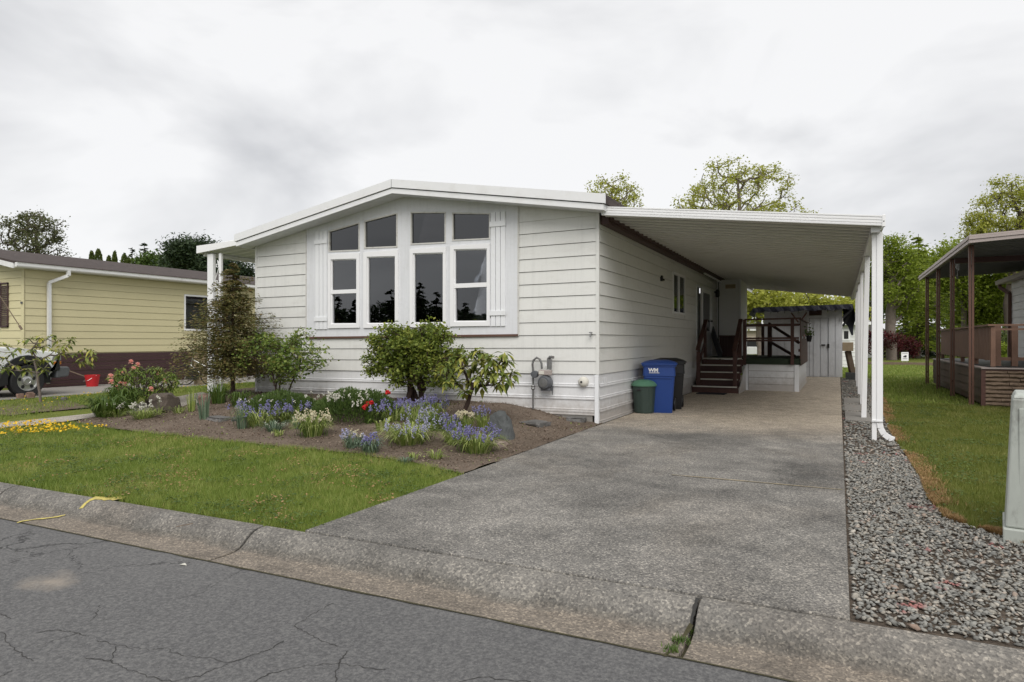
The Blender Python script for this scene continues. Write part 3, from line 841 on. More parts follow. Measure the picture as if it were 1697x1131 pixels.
tag(blades(120000, lawnR2, (-9, 14, 16.9, 43), .06, .0075, 8, 'grass', M['grass'], zf=lambda x, y: x * 0), 'open lawn behind the shed reaching the far road', 'grass', kind='stuff')
weeds(60000, lawnR, (.5, 7, 4.5, 16.9), 43, 'low weeds in patches over the right hand lawn', lambda x, y: x * 0, M['lf_mid'], .012, .58)
# scorched edge along the gravel
ed = np.array(edge[:-1])
rr = np.random.RandomState(4); n = 30000
seg = rr.randint(0, len(ed) - 1, n); t = rr.rand(n)[:, None]
p = ed[seg] * (1 - t) + ed[seg + 1] * t
off = np.abs(rr.normal(0, .075, n)); p = p + np.stack([off * .9, off * .35], 1)
x, y = p[:, 0], p[:, 1]
kk = vnoise(x, y, 2.2, 9) > .3
x, y = x[kk], y[kk]; n = len(x)
a = rr.uniform(0, 6.28, n); hh = rr.uniform(.012, .038, n); ww = .005 * np.clip((-x * SA + y * CA) / 5, 1, 5)
V = np.stack([np.stack([x - np.cos(a) * ww, y - np.sin(a) * ww, x * 0], 1), np.stack([x + np.cos(a) * ww, y + np.sin(a) * ww, x * 0], 1), np.stack([x + np.sin(a) * hh, y - np.cos(a) * hh, hh * .8 + .016], 1)], 1)
tag(np_mesh('dry_grass', V.reshape(-1, 3), np.arange(3 * n).reshape(-1, 3), M['drygrass']), 'scorched orange grass where the lawn meets the gravel', 'grass', kind='stuff')
# weeds in the kerb joint
def tuft(c, n, h, name, label, mat, rad=.04):
    v = []; f = []
    for i in range(n):
        a = rnd.uniform(0, 6.28); q = Vector((c[0] + rnd.gauss(0, rad), c[1] + rnd.gauss(0, rad * .7), c[2])); hh = h * rnd.uniform(.4, 1)
        wv = Vector((math.sin(a), -math.cos(a), 0)) * .004; tp = q + Vector((math.cos(a) * hh * .8, math.sin(a) * hh * .8, hh))
        o = len(v); v += [q - wv, q + wv, tp]; f.append((o, o + 1, o + 2))
    m = MB(); m.add(v, f); o = m.build(name, mat); tag(o, label, 'weed'); return o
for c, n in (((1140, 1048), 60), ((1128, 1063), 80), ((1112, 1078), 60)):
    q = gpz(c[0], c[1], -.113); q.z = -.115
    tuft(q, n, .03, 'weed', {1140: 'upper tuft of weeds in the open kerb joint', 1128: 'middle tuft of weeds in the open kerb joint', 1112: 'lowest tuft of weeds in the kerb joint, beside the asphalt'}[c[0]], M['lf_mid'], .02)
# ------------------------------------------------------------------ the white house
FY = 10.33                      # front wall plane
WX = -3.49                      # side wall plane (under the carport)
LX = onY(425, 560, FY).x        # left front corner
TK = 0.0075                     # the house leans a little to the left
def tz(x): return TK * (x - WX)
ROWZ = [3.383 - 0.2148 * k for k in range(13)]
house = empty('house', ((LX + WX) / 2, FY, 0), 'white single storey manufactured home with lap siding and a low gable', 'house')

def subtract(rects, ops):
    out = rects
    for (a0, a1, b0, b1) in ops:
        nxt = []
        for (u0, u1, v0, v1) in out:
            if a0 >= u1 or a1 <= u0 or b0 >= v1 or b1 <= v0: nxt.append((u0, u1, v0, v1)); continue
            if a0 > u0: nxt.append((u0, a0, v0, v1))
            if a1 < u1: nxt.append((a1, u1, v0, v1))
            m0, m1 = max(u0, a0), min(u1, a1)
            if b1 < v1: nxt.append((m0, m1, b1, v1))
            if b0 > v0: nxt.append((m0, m1, v0, b0))
        out = nxt
    return out

def lap_front(x0, x1, z0, z1, y, mat, name, parent, thick=.017, tl=tz):
    """lap board on a wall facing -Y"""
    m = MB(); z0 += .008
    m.hexa([(x0, y - thick, z0 + tl(x0)), (x1, y - thick, z0 + tl(x1)), (x1, y + .012, z0 + tl(x1)), (x0, y + .012, z0 + tl(x0)),
            (x0, y - .003, z1 + tl(x0)), (x1, y - .003, z1 + tl(x1)), (x1, y + .012, z1 + tl(x1)), (x0, y + .012, z1 + tl(x0))])
    return m.build(name, mat, parent)

def lap_side(y0, y1, z0, z1, x, mat, name, parent, thick=.017, face=1):
    m = MB(); z0 += .008; t = thick * face; e = .003 * face; bk = -.012 * face
    m.hexa([(x + bk, y0, z0), (x + t, y0, z0), (x + t, y1, z0), (x + bk, y1, z0), (x + bk, y0, z1), (x + e, y0, z1), (x + e, y1, z1), (x + bk, y1, z1)])
    return m.build(name, mat, parent)

PXL = onY(509, 560, FY).x; PXR = onY(860, 560, FY).x
def ztop(x):     # top of the fascia
    return 4.266 - 0.1616 * (x + 7.25) if x > -7.25 else 4.266 + 0.1834 * (x + 7.25)
def zsof(x): return ztop(x) - 0.245
# siding rows on the front
for k in range(12):
    z1, z0 = ROWZ[k], ROWZ[k + 1]
    if k < 9:
        lap_front(LX, PXL, z0, z1, FY, M['siding'], 'siding_board', house)
        lap_front(PXR, WX, z0, z1, FY, M['siding'], 'siding_board', house)
    else:
        lap_front(LX, WX, z0, z1, FY, M['siding'], 'siding_board', house)
for x0, x1 in ((LX, PXL), (PXR, WX)):
    mb = MB(); z = ROWZ[0] + .001
    mb.slab([(x0, z + tz(x0)), (x1, z + tz(x1)), (x1, zsof(x1) + .02), (x0, zsof(x0) + .02)], FY - .016, FY + .012)
    mb.build('siding_board', M['siding'], house)
# corner trim strips
mb = MB(); mb.box(WX - .035, WX + .0205, FY - .0205, FY + .02, ROWZ[12] + .0, ROWZ[0] + .2); mb.build('corner_trim', M['siding'], house, bevel=.004)
mb = MB(); mb.box(LX - .02, LX + .03, FY - .0205, FY + .02, ROWZ[12] - .05, ROWZ[0] + .0); mb.build('corner_trim', M['siding'], house, bevel=.004)

# window wall of pale board with openings
def F2(px, py):
    p = onY(px, py, FY - .02); return (p.x, p.z)
glass_up = [[(546.4, 384.9), (594.7, 371.1), (594.7, 414), (546.4, 416.1)], [(605.5, 368.4), (657.3, 355.2), (657.3, 408.2), (605.5, 410.3)],
            [(682.4, 353.6), (737.3, 353.6), (737.3, 401.3), (682.4, 404)], [(751.4, 354.6), (810.8, 355.7), (810.8, 394.9), (751.4, 397.6)]]
low = [dict(o=(544.5, 597.0, 422.0, 419.5, 544.5, 543.5), g=(549.5, 592, 429.5, 537.5), dh=(481.3, 488.7)),
       dict(o=(603.5, 660.8, 419.0, 414.5, 544, 543), g=(609.3, 656, 425.2, 537), dh=None),
       dict(o=(680.2, 740.0, 414.0, 409.5, 543, 541.5), g=(685.6, 735.5, 419.3, 536), dh=None),
       dict(o=(747.0, 813.0, 408.5, 403.5, 541.5, 540.5), g=(753.3, 808.2, 412.8, 533.5), dh=(470.7, 479.0))]
cols = [(509, 544.5), (597.0, 603.5), (660.8, 680.2), (740.0, 747.0), (813.0, 860)]
bz = [(F2(a, 557)[1]) for a in (509, 860)]
def pbot(x): return ROWZ[9] + tz(x) + .03
for a, b in cols:
    x0, x1 = F2(a, 500)[0], F2(b, 500)[0]
    if a == 509: x0 = PXL
    if b == 860: x1 = PXR
    pts = [(x0, pbot(x0)), (x1, pbot(x1)), (x1, zsof(x1) + .02)]
    if x0 < -7.25 < x1: pts.append((-7.25, zsof(-7.25) + .02))
    pts.append((x0, zsof(x0) + .02))
    mb = MB(); mb.slab(pts, FY - .022, FY + .03); mb.build('wall_panel', M['panel'], house)
for i, L in enumerate(low):
    a, b, tl_, tr_, bl_, br_ = L['o']
    x0, x1 = F2(a, 500)[0], F2(b, 500)[0]
    # below
    mb = MB(); mb.slab([(x0, pbot(x0)), (x1, pbot(x1)), (x1, F2(b, br_)[1]), (x0, F2(a, bl_)[1])], FY - .022, FY + .03); mb.build('wall_panel', M['panel'], house)
    # between the lower and the upper window
    u = glass_up[i]
    mb = MB(); mb.slab([(x0, F2(a, tl_)[1]), (x1, F2(b, tr_)[1]), (x1, F2(b, u[2][1] + 1)[1]), (x0, F2(a, u[3][1] + 1)[1])], FY - .022, FY + .03); mb.build('wall_panel', M['panel'], house)
    # above the upper window
    sl = (u[1][1] - u[0][1]) / (u[1][0] - u[0][0])
    mb = MB(); mb.slab([(x0, F2(a, u[0][1] + sl * (a - u[0][0]) - 1)[1]), (x1, F2(b, u[1][1] + sl * (b - u[1][0]) - 1)[1]), (x1, zsof(x1) + .02), (x0, zsof(x0) + .02)], FY - .022, FY + .03)
    mb.build('wall_panel', M['panel'], house)
    # side slivers beside the upper glass
    for c0, c1 in ((a, u[0][0] - 1.0), (u[1][0] + 1.0, b)):
        if c1 - c0 < .3: continue
        q0, q1 = F2(c0, 400)[0], F2(c1, 400)[0]
        mb = MB(); mb.slab([(q0, F2(c0, u[3][1] + 1)[1]), (q1, F2(c1, u[3][1] + 1)[1]), (q1, F2(c1, u[0][1] + sl * (c1 - u[0][0]) - 1)[1]), (q0, F2(c0, u[0][1] + sl * (c0 - u[0][0]) - 1)[1])], FY - .0215, FY + .03)
        mb.build('wall_panel', M['panel'], house)

def ring(outer, inner, y0, y1, name, mat, parent):
    m = MB(); n = len(outer)
    for i in range(n):
        j = (i + 1) % n
        m.slab([outer[i], outer[j], inner[j], inner[i]], y0, y1)
    return m.build(name, mat, parent)

for i, u in enumerate(glass_up):
    q = [F2(*p) for p in u]
    o = [F2(u[0][0] - 1.7, u[0][1] - 2.2), F2(u[1][0] + 1.7, u[1][1] - 2.2), F2(u[2][0] + 1.7, u[2][1] + 2.2), F2(u[3][0] - 1.7, u[3][1] + 2.2)]
    fr = ring(o, q, FY - .034, FY + .02, 'upper_window', M['weather'], house)
    mb = MB(); mb.slab([(q[3][0], q[3][1]), (q[2][0], q[2][1]), (q[1][0], q[1][1]), (q[0][0], q[0][1])], FY + .002, FY + .008)
    mb.build('pane', M['glass_dark'], fr)
for i, L in enumerate(low):
    a, b, tl_, tr_, bl_, br_ = L['o']; g0, g1, gt, gb = L['g']
    O = [F2(a, tl_), F2(b, tr_), F2(b, br_), F2(a, bl_)]
    sl = (tr_ - tl_) / (b - a); I = [F2(g0, gt + 1), F2(g1, gt - .3), F2(g1, gb), F2(g0, gb + .3)]
    fr = ring(O, I, FY - .05, FY + .03, 'window', M['vinyl'], house)
    # shadow step: inner sash
    I2 = [(I[0][0] + .02, I[0][1] - .02), (I[1][0] - .02, I[1][1] - .02), (I[2][0] - .02, I[2][1] + .02), (I[3][0] + .02, I[3][1] + .02)]
    s = ring(I, I2, FY - .025, FY + .03, 'sash', M['vinyl'], fr)
    if L['dh']:
        zA = F2(g0, L['dh'][0])[1]; zB = F2(g0, L['dh'][1])[1]
        mb = MB(); mb.box(I[0][0], I[1][0], FY - .035, FY + .02, zB + .012, zA); mb.build('meeting_rail', M['vinyl'], fr)
        mb = MB(); mb.slab([(I2[0][0], zA), (I2[1][0], zA), (I2[1][0], I2[1][1]), (I2[0][0], I2[0][1])], FY + .000, FY + .006); mb.build('pane', M['glass'], fr)
        mb = MB(); mb.slab([I2[3], I2[2], (I2[2][0], zB + .012), (I2[3][0], zB + .012)], FY + .012, FY + .018); mb.build('pane', M['glass'], fr)
    else:
        mb = MB(); mb.slab([I2[3], I2[2], I2[1], I2[0]], FY + .004, FY + .010); mb.build('pane', M['glass'], fr)

# shutters: three slats under two battens
def shutter(px0, px1, yt, yb, bt, bb):
    x0, x1 = F2(px0, yt)[0], F2(px1, yt)[0]; zt, zb = F2(px0, yt)[1], F2(px0, yb)[1]
    sh = empty('shutter', ((x0 + x1) / 2, FY - .03, zb)); put(sh, house)
    sh.location = Vector(((x0 + x1) / 2, FY - .03, zb)) - house.location
    base_loc = Vector(((x0 + x1) / 2, FY - .03, zb))
    def pp(m, nm):
        o = m.build(nm, M['trim'], None, bevel=.003); o.parent = sh; o.location = -base_loc; return o
    wd = (x1 - x0) / 3
    for k in range(3):
        m = MB(); m.box(x0 + k * wd + .006, x0 + (k + 1) * wd - .006, FY - .045, FY - .0225, zb, zt); pp(m, 'slat')
    for (p, q) in (bt, bb):
        za, zc = F2(px0, p)[1], F2(px0, q)[1]
        m = MB(); m.box(x0 - .015, x1 + .01, FY - .062, FY - .0455, zc, za); pp(m, 'batten')
shutter(523.6, 543.2, 384.5, 546.3, (399, 405.5), (526, 533))
shutter(814.2, 838.3, 353, 541, (368.4, 377), (515.5, 523.5))
# brown drip strip under the panel
mb = MB(); mb.hexa([(PXL - .01, FY - .04, ROWZ[9] + tz(PXL) - .008), (PXR, FY - .04, ROWZ[9] + tz(PXR) - .008), (PXR, FY - .018, ROWZ[9] + tz(PXR) - .008), (PXL - .01, FY - .018, ROWZ[9] + tz(PXL) - .008),
                    (PXL - .01, FY - .04, ROWZ[9] + tz(PXL) + .029), (PXR, FY - .04, ROWZ[9] + tz(PXR) + .029), (PXR, FY - .018, ROWZ[9] + tz(PXR) + .029), (PXL - .01, FY - .018, ROWZ[9] + tz(PXL) + .029)])
mb.build('drip_strip', M['brownstrip'], house)
# panel edge beads
for x in (PXL, PXR):
    mb = MB(); mb.slab([(x - .012, pbot(x) - .03), (x + .012, pbot(x) - .03), (x + .012, zsof(x)), (x - .012, zsof(x))], FY - .034, FY - .0222); mb.build('edge_bead', M['weather'], house)

# skirting with paired ribs, front
def skirt_prof(z1, z0):
    """(depth, z) outline from the top down: flat pans with raised double ribs"""
    out = []
    z = z1
    while z > z0 + .02:
        e = max(z - .205, z0)
        out += [(.0, z), (.0, e + .060), (.014, e + .052), (.014, e + .040), (.004, e + .034), (.018, e + .024), (.018, e + .004), (.002, e + .001)]
        # faint step in the middle of the pan
        z = e
    out.append((.0, z0))
    return out
def skirt(parent, horiz, a0, a1, z1, z0, plane, tl=None, name='skirt_panel', mat=None, n=None, face=-1):
    """horiz 'x' (wall facing -Y at y=plane) or 'y' (wall facing +X at x=plane)"""
    segs = n or 1
    for s in range(segs):
        p0 = a0 + (a1 - a0) * s / segs; p1 = a0 + (a1 - a0) * (s + 1) / segs - (.003 if segs > 1 else 0)
        pr = skirt_prof(z1, z0)
        vs = []; fs = []
        for (d, z) in pr:
            for p in (p0, p1):
                if horiz == 'x': vs.append((p, plane - .008 - d, z + (tl(p) if tl else 0)))
                else: vs.append((plane + .008 + d, p, z))
        k = len(pr)
        for i in range(k - 1): fs.append((2*i, 2*i+1, 2*i+3, 2*i+2))
        # back
        o = len(vs)
        for z in (z1, z0):
            for p in (p0, p1):
                if horiz == 'x': vs.append((p, plane + .02, z + (tl(p) if tl else 0)))
                else: vs.append((plane - .02, p, z))
        fs += [(o, o+1, o+3, o+2)]
        m = MB(); m.add(vs, fs); m.build(name, mat or M['skirt'], parent)
skirt(house, 'x', LX + .03, WX - .035, ROWZ[12] - .002, 0.14, FY + .010, tz, n=3)
mb = MB(); mb.box(WX - .055, WX + .012, FY - .024, FY + .04, -.02, ROWZ[12] - .004); mb.build('corner_post', M['trim'], house, bevel=.004)
mb = MB(); mb.box(LX - .02, LX + .045, FY - .024, FY + .04, .05, ROWZ[12] - .06); mb.build('corner_post', M['trim'], house, bevel=.004)
mb = MB(); mb.box(LX, WX - .1, FY - .0, FY + .05, -.05, .20); mb.build('footing', M['paverg'], house)

# side wall under the carport: boards split round the window and the door
SWY0, SWY1 = FY, 27.0
WIN = (15.68, 17.04, 1.99, 2.975)
DOOR = (18.55, 20.95, 0.90, 2.90)
for k in range(13):
    z1 = ROWZ[k] if k else ROWZ[0]
    z0 = ROWZ[k + 1] if k < 12 else None
    if z0 is None: break
    for (a, b, c, d) in subtract([(SWY0 + .02, SWY1, z0, z1)], [WIN, DOOR]):
        if b - a > .02 and d - c > .02:
            cuts = [a] + [q for q in [FY + 1.1 + ((k * 1.37) % 3.66) + 3.66 * j for j in range(6)] if a + .3 < q < b - .3] + [b]
            for u_, v_ in zip(cuts[:-1], cuts[1:]): lap_side(u_ + .001, v_ - .001, c, d, WX, M['siding'], 'siding_board', house)
skirt(house, 'y', FY + .04, 27.0, ROWZ[12] - .002, 0.0, WX - .006, n=4)
# structural walls behind the boards, with the same openings
mb = MB()
for (a, b, c, d) in subtract([(FY + .03, 29.5, .8, 3.42)], [WIN, DOOR]):
    mb.box(WX - .10, WX - .013, a, b, c, d)
mb.box(LX + .0, LX + .1, FY + .03, 29.5, .05, 3.30)
mb.box(LX, WX - .013, 29.4, 29.5, 0, 3.4)
mb.build('wall', M['siding'], house)
mb = MB(); mb.box(LX + .1, WX - .1, FY + .04, 29.4, .80, .85); mb.build('floor', M['dark'], house)
mb = MB(); mb.box(LX + .1, WX - .1, 15.0, 15.1, .85, 3.6); mb.build('partition_wall', M['dark'], house)
mb = MB(); mb.slab([(x_, zsof(x_) + dz_) for x_, dz_ in ((LX + .1, .03), (-7.25, .03), (WX - .1, .03), (WX - .1, .08), (-7.25, .08), (LX + .1, .08))], FY + .05, 29.4); mb.build('ceiling', M['dark'], house)
# curtains and a varnished post seen inside
def curtain(px0, px1, y, z0, z1):
    a, b = onY(px0, 500, y).x, onY(px1, 500, y).x
    n = max(6, int((b - a) / .03)); vs = []; fs = []
    for i in range(n + 1):
        x = a + (b - a) * i / n; yy = y + (.018 if i % 2 else -.018)
        vs += [(x, yy, z0), (x, yy, z1)]
        if i: fs.append((2*i-2, 2*i, 2*i+1, 2*i-1))
    m = MB(); m.add(vs, fs); m.build('curtain', M['curtain'], house)
curtain(549, 557, FY + .12, 1.45, 2.9); curtain(610, 618, FY + .12, 1.3, 3.0); curtain(629, 647, FY + .30, .9, 2.30); curtain(755, 760, FY + .12, 1.4, 2.9)
mb = MB(); p = onY(709, 500, FY + .3); mb.box(p.x - .045, p.x + .045, FY + .25, FY + .34, .85, 1.95); mb.build('newel_post', M['orange'], house)

# side window and door
def side_frame(y0, y1, z0, z1, parent, name, mat, w_=.05, x=WX):
    m = MB()
    m.box(x - .03, x + .032, y0, y1, z0, z0 + w_); m.box(x - .03, x + .032, y0, y1, z1 - w_, z1)
    m.box(x - .03, x + .030, y0, y0 + w_, z0 + w_, z1 - w_); m.box(x - .03, x + .030, y1 - w_, y1, z0 + w_, z1 - w_)
    return m.build(name, mat, parent)
wn = side_frame(*WIN, house, 'window', M['vinyl'], .055)
ym = (WIN[0] + WIN[1]) / 2
mb = MB(); mb.box(WX - .02, WX + .027, ym - .03, ym + .03, WIN[2] + .055, WIN[3] - .055); mb.build('mullion', M['vinyl'], wn)
mb = MB(); mb.box(WX - .008, WX - .002, WIN[0] + .05, ym - .03, WIN[2] + .05, WIN[3] - .05); mb.build('pane', M['glass'], wn)
mb = MB(); mb.box(WX + .006, WX + .012, ym + .03, WIN[1] - .05, WIN[2] + .05, WIN[3] - .05); mb.build('pane', M['glass'], wn)
mb = MB()
for k in range(7): mb.box(WX - .16, WX - .15, WIN[0] + .04 + k * .09, WIN[0] + .10 + k * .09, WIN[2], WIN[3])
mb.build('curtain', M['curtain'], wn)
dr = side_frame(*DOOR, house, 'door', M['trim'], .06)
mb = MB(); mb.box(WX - .05, WX - .045, DOOR[0] + .05, 19.3, DOOR[2] + .05, DOOR[3] - .05); mb.build('screen', M['black'], dr)
mb = MB(); mb.box(WX - .02, WX + .020, 19.32, DOOR[1] - .06, DOOR[2] + .06, DOOR[3] - .06); mb.build('door_leaf', M['vinyl'], dr)
mb = MB(); mb.box(WX + .0, WX + .024, 19.55, DOOR[1] - .35, DOOR[2] + .75, DOOR[3] - .16); mb.build('door_pane', M['glass_dark'], dr)
mb = MB(); mb.tube([(WX + .02, 20.72, 1.95), (WX + .09, 20.72, 1.95)], [.02, .035], 8); mb.build('handle', M['black'], dr)
# enclosed closet beyond the door
mb = MB(); mb.box(WX + .02, -2.78, 21.9, 23.8, 0.86, 3.28); mb.build('storage_closet', M['farwhite'], house)
mb = MB(); mb.box(-2.79, -2.74, 21.87, 21.95, .86, 3.27); mb.build('corner_trim', M['vinyl'], house)
mb = MB(); mb.box(-3.42, -3.40, 21.875, 21.9, .86, 3.2); mb.build('trim_gap', M['black'], house)

# roof, soffits and gable fascia
RY0, RY1 = 9.93, 29.8
RXL, RXR = -11.17, -3.27
rf = MB()
rf.slab([(RXL, ztop(RXL) - .03), (-7.25, ztop(-7.25) - .03), (RXR, ztop(RXR) - .03), (RXR, ztop(RXR) - .11), (-7.25, ztop(-7.25) - .11), (RXL, ztop(RXL) - .11)], RY0 + .03, RY1)
roof = rf.build('roof', M['shingle'], house)
sf = MB()
for (a, b) in ((RXL + .02, -7.25), (-7.25, RXR - .02)):
    sf.slab([(a, zsof(a) + .004), (b, zsof(b) + .004), (b, zsof(b) + .03), (a, zsof(a) + .03)], RY0 + .05, FY - .023)
sf.build('soffit', M['panel'], roof)
def fascia(y, t0, t1, th, name, mat, ex=0.0):
    m = MB()
    for (a, b) in ((RXL - ex, -7.25), (-7.25, RXR + ex)):
        m.slab([(a, ztop(a) - t1), (b, ztop(b) - t1), (b, ztop(b) - t0), (a, ztop(a) - t0)], y, y + th)
    return m.build(name, mat, roof)
fascia(RY0 - .03, -.005, .142, .05, 'upper_fascia', M['alum'], .03)
fascia(RY0 + .012, .142, .158, .03, 'fascia_groove', M['grey'])
fascia(RY0 - .008, .158, .245, .04, 'lower_fascia', M['alum'])
for x, n in ((RXL - .03, 0), (RXR + .005, 1)):
    m = MB(); m.slabx([(RY0 + .03, ztop(x) - .14), (RY1, ztop(x) - .14), (RY1, ztop(x) + .0), (RY0 + .03, ztop(x) + .0)], x, x + .025); m.build('eave_fascia', M['shingle'] if n else M['alum'], roof)
    x2 = x + (.03 if n == 0 else -.03)
    m = MB(); m.slabx([(RY0 + .01, ztop(x) - .24), (RY1, ztop(x) - .24), (RY1, ztop(x) - .142), (RY0 + .01, ztop(x) - .142)], x2, x2 + .02); m.build('eave_fascia', M['alum'], roof)
mb = MB(); mb.box(-7.253, -7.247, RY0 - .033, RY0 - .0305, 4.266 - .142, 4.266); mb.build('ridge_joint', M['grey'], roof)
# wall plate closing the gap under the eave on the carport side
mb = MB(); mb.box(WX - .1, WX + .0, FY + .02, 29.5, 3.38, 3.56); mb.build('eave_board', M['siding'], house)

# ------------------------------------------------------------------ things fixed to the front wall
def on_wall(px, py, y=FY - .02): return onY(px, py, y)
gm = empty('gas_meter', on_wall(904, 690), 'grey gas meter with curved pipe standing against the white front wall', 'gas meter')
S = 1 / 96.0    # metres per picture pixel on this wall
def W(px, py, off): p = onY(px, py, FY - off); return p
c = W(903.5, 634.5, .14)
mb = MB(); mb.lathe([(.02, -.07), (.095, -.066), (.118, -.04), (.122, 0), (.122, .05), (.10, .07)], (c.x, c.y, c.z), 24, 'Y'); mb.build('meter_body', M['grey'], gm, smooth=True)
mb = MB(); mb.lathe([(.03, -.012), (.075, -.008), (.08, .0)], (c.x - .01, c.y - .066, c.z), 20, 'Y'); mb.build('cover_plate', M['galv'], gm, smooth=True)
p = W(897, 648, .14); q = W(915, 644, .14)
mb = MB(); mb.box(c.x - .07, c.x + .10, c.y - .04, c.y + .06, c.z - .135, c.z - .09); mb.build('meter_foot', M['grey'], gm, bevel=.01)
t = W(903.5, 617.5, .14)
mb = MB(); mb.box(t.x - .105, t.x + .11, t.y - .05, t.y + .05, t.z - .045, t.z + .04); mb.build('index_box', M['taupe'], gm, bevel=.012)
mb = MB(); mb.box(t.x - .09, t.x + .0, t.y - .056, t.y - .05, t.z - .03, t.z + .025); mb.build('index_window', M['curtain'], gm)
pts = [W(883.5, 678, .12), W(883.5, 640, .12), W(883.5, 615, .12), W(882.5, 604, .12), W(884, 597.5, .12), W(889.5, 593, .12), W(895, 596, .12), W(897.5, 603, .12), W(898, 612, .12)]
mb = MB(); mb.tube(pts, [.016] * 2 + [.018] * 7, 8); mb.build('inlet_pipe', M['galv'], gm, smooth=True)
r0 = W(886.5, 620.5, .12)
mb = MB(); mb.lathe([(.02, -.05), (.058, -.045), (.062, -.01), (.06, .01), (.058, .04), (.02, .05)], (r0.x + .01, r0.y - .02, r0.z), 16, 'Y'); mb.tube([W(880, 620, .12), W(897, 619, .13)], .022, 8); mb.build('regulator', M['grey'], gm, smooth=True)
v0 = W(883.5, 642, .12)
mb = MB(); mb.lathe([(.025, -.04), (.036, -.025), (.028, 0), (.038, .02), (.02, .045)], v0, 8); mb.build('valve', M['galv'], gm)
mb = MB(); mb.tube([W(912.5, 613, .13), W(912.5, 598, .13), W(911, 592, .13), W(914, 591.5, .05)], .021, 8); mb.tube([W(908.5, 612, .14), W(908, 595, .14), W(911, 592, .14), W(918, 592.5, .14)], [.018, .018, .022, .022], 8); mb.build('outlet_pipe', M['galv'], gm, smooth=True)
mb = MB(); mb.tube([W(915.5, 640, .12), W(915.5, 655, .12)], [.02, .004], 6); mb.build('vent_spout', M['grey'], gm)
mb = MB(); mb.box(W(904, 600, .1).x, W(908.5, 600, .1).x, FY - .12, FY - .11, W(904, 606.5, .1).z, W(904, 602.5, .1).z); mb.build('tag', M['whitepr'], gm)
mb = MB(); a = W(872, 620.3, .03); mb.tube([W(850, 620.3, .03), W(882, 620.5, .10)], .006, 5); mb.build('conduit', M['galv'], gm)

c = W(968, 633, .0)
mb = MB(); mb.lathe([(.083, .0), (.085, -.025), (.078, -.06), (.05, -.085), (.022, -.092)], (c.x, FY - .008, c.z), 28, 'Y'); vb = mb.build('vent_hood', M['curtain'], None, smooth=True)
tag(vb, 'round cream vent hood on the skirting near the corner', 'vent')
mb = MB(); mb.lathe([(.018, -.097), (.018, -.08)], (c.x - .012, FY - .008, c.z), 12, 'Y'); o = mb.build('vent_hole', M['black']); o.parent = vb
c = W(981, 554, .02)
fa = empty('tap', c, 'small metal garden tap on the front wall beside the corner', 'tap')
mb = MB(); mb.tube([c, c + Vector((0, -.07, 0)), c + Vector((0, -.09, -.045))], [.012, .014, .009], 7); mb.build('spout', M['galv'], fa)
mb = MB(); mb.lathe([(.03, .02), (.032, .03), (.01, .034)], c + Vector((0, -.06, 0)), 8); mb.build('handle', M['grey'], fa)
c = onX(1001, 632, WX)
mb = MB(); mb.box(WX + .012, WX + .02, c.y - .05, c.y + .02, c.z - .06, c.z + .06); mb.box(WX + .012, WX + .02, c.y + .05, c.y + .12, c.z - .06, c.z + .06)
o = mb.build('outlet_cover', M['skirt']); tag(o, 'white blank outlet cover on the side skirting near the corner', 'outlet cover')
c = onX(1094.5, 461, WX)
mb = MB(); mb.box(WX + .0, WX + .05, c.y - .05, c.y + .05, c.z - .07, c.z + .05); mb.tube([(WX + .02, c.y, c.z - .02), (WX + .09, c.y, c.z - .05)], .02, 6)
tag(mb.build('porch_socket', M['black']), 'small dark fitting on the side wall before the window', 'wall fitting')
c = onX(1187, 488, WX)
mb = MB(); mb.lathe([(.02, -.12), (.06, -.1), (.07, .06), (.03, .12)], (WX + .1, c.y - .4, c.z), 8); mb.box(WX + .0, WX + .1, c.y - .43, c.y - .37, c.z + .02, c.z + .06)
tag(mb.build('wall_lantern', M['black']), 'small dark lantern on the wall beside the door', 'lantern')

# ------------------------------------------------------------------ carport
cp = empty('carport', (-1.4, 10.1, 0), 'white aluminium carport roof on slim posts along the house', 'carport')
CX0, CX1, CY0, CY1 = -3.36, 0.50, 10.10, 26.6
def cz(x): return 3.375 - .1205 * (x - CX0)
pm = MB()
wd = 0.305
segs = [(0, 0), (.085, 0), (.125, 0), (.13, -.03), (.185, -.03), (.19, 0), (.305, 0)]
vs = []; fs = []
for (y, z) in segs:
    vs += [(CX0, y, cz(CX0) + z), (CX1, y, cz(CX1) + z)]
for i in range(len(segs) - 1): fs.append((2*i, 2*i+1, 2*i+3, 2*i+2))
pm.add(vs, fs)
pan_me = pm.mesh('roof_pan'); pan_me.materials.append(M['pan'])
M['rib_shade'] = mat_plain('painted_rib_shade', (0.17, 0.165, 0.15), 0.8, var=.3, scale=3)  # dark strips painted on the pans for the shade lines at the ribs
pan_me.materials.append(M['rib_shade'])
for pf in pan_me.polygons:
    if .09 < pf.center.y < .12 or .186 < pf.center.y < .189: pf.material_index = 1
nP = int((CY1 - CY0 - .1) / wd)
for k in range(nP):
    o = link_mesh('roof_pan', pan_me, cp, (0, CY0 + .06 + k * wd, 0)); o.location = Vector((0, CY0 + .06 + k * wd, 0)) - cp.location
# top skin so the sky does not show through
mb = MB(); mb.hexa([(CX0, CY0 + .03, cz(CX0) + .05), (CX1, CY0 + .03, cz(CX1) + .05), (CX1, CY1, cz(CX1) + .05), (CX0, CY1, cz(CX0) + .05), (CX0, CY0 + .03, cz(CX0) + .08), (CX1, CY0 + .03, cz(CX1) + .08), (CX1, CY1, cz(CX1) + .08), (CX0, CY1, cz(CX0) + .08)])
mb.build('roof_skin', M['alum'], cp)
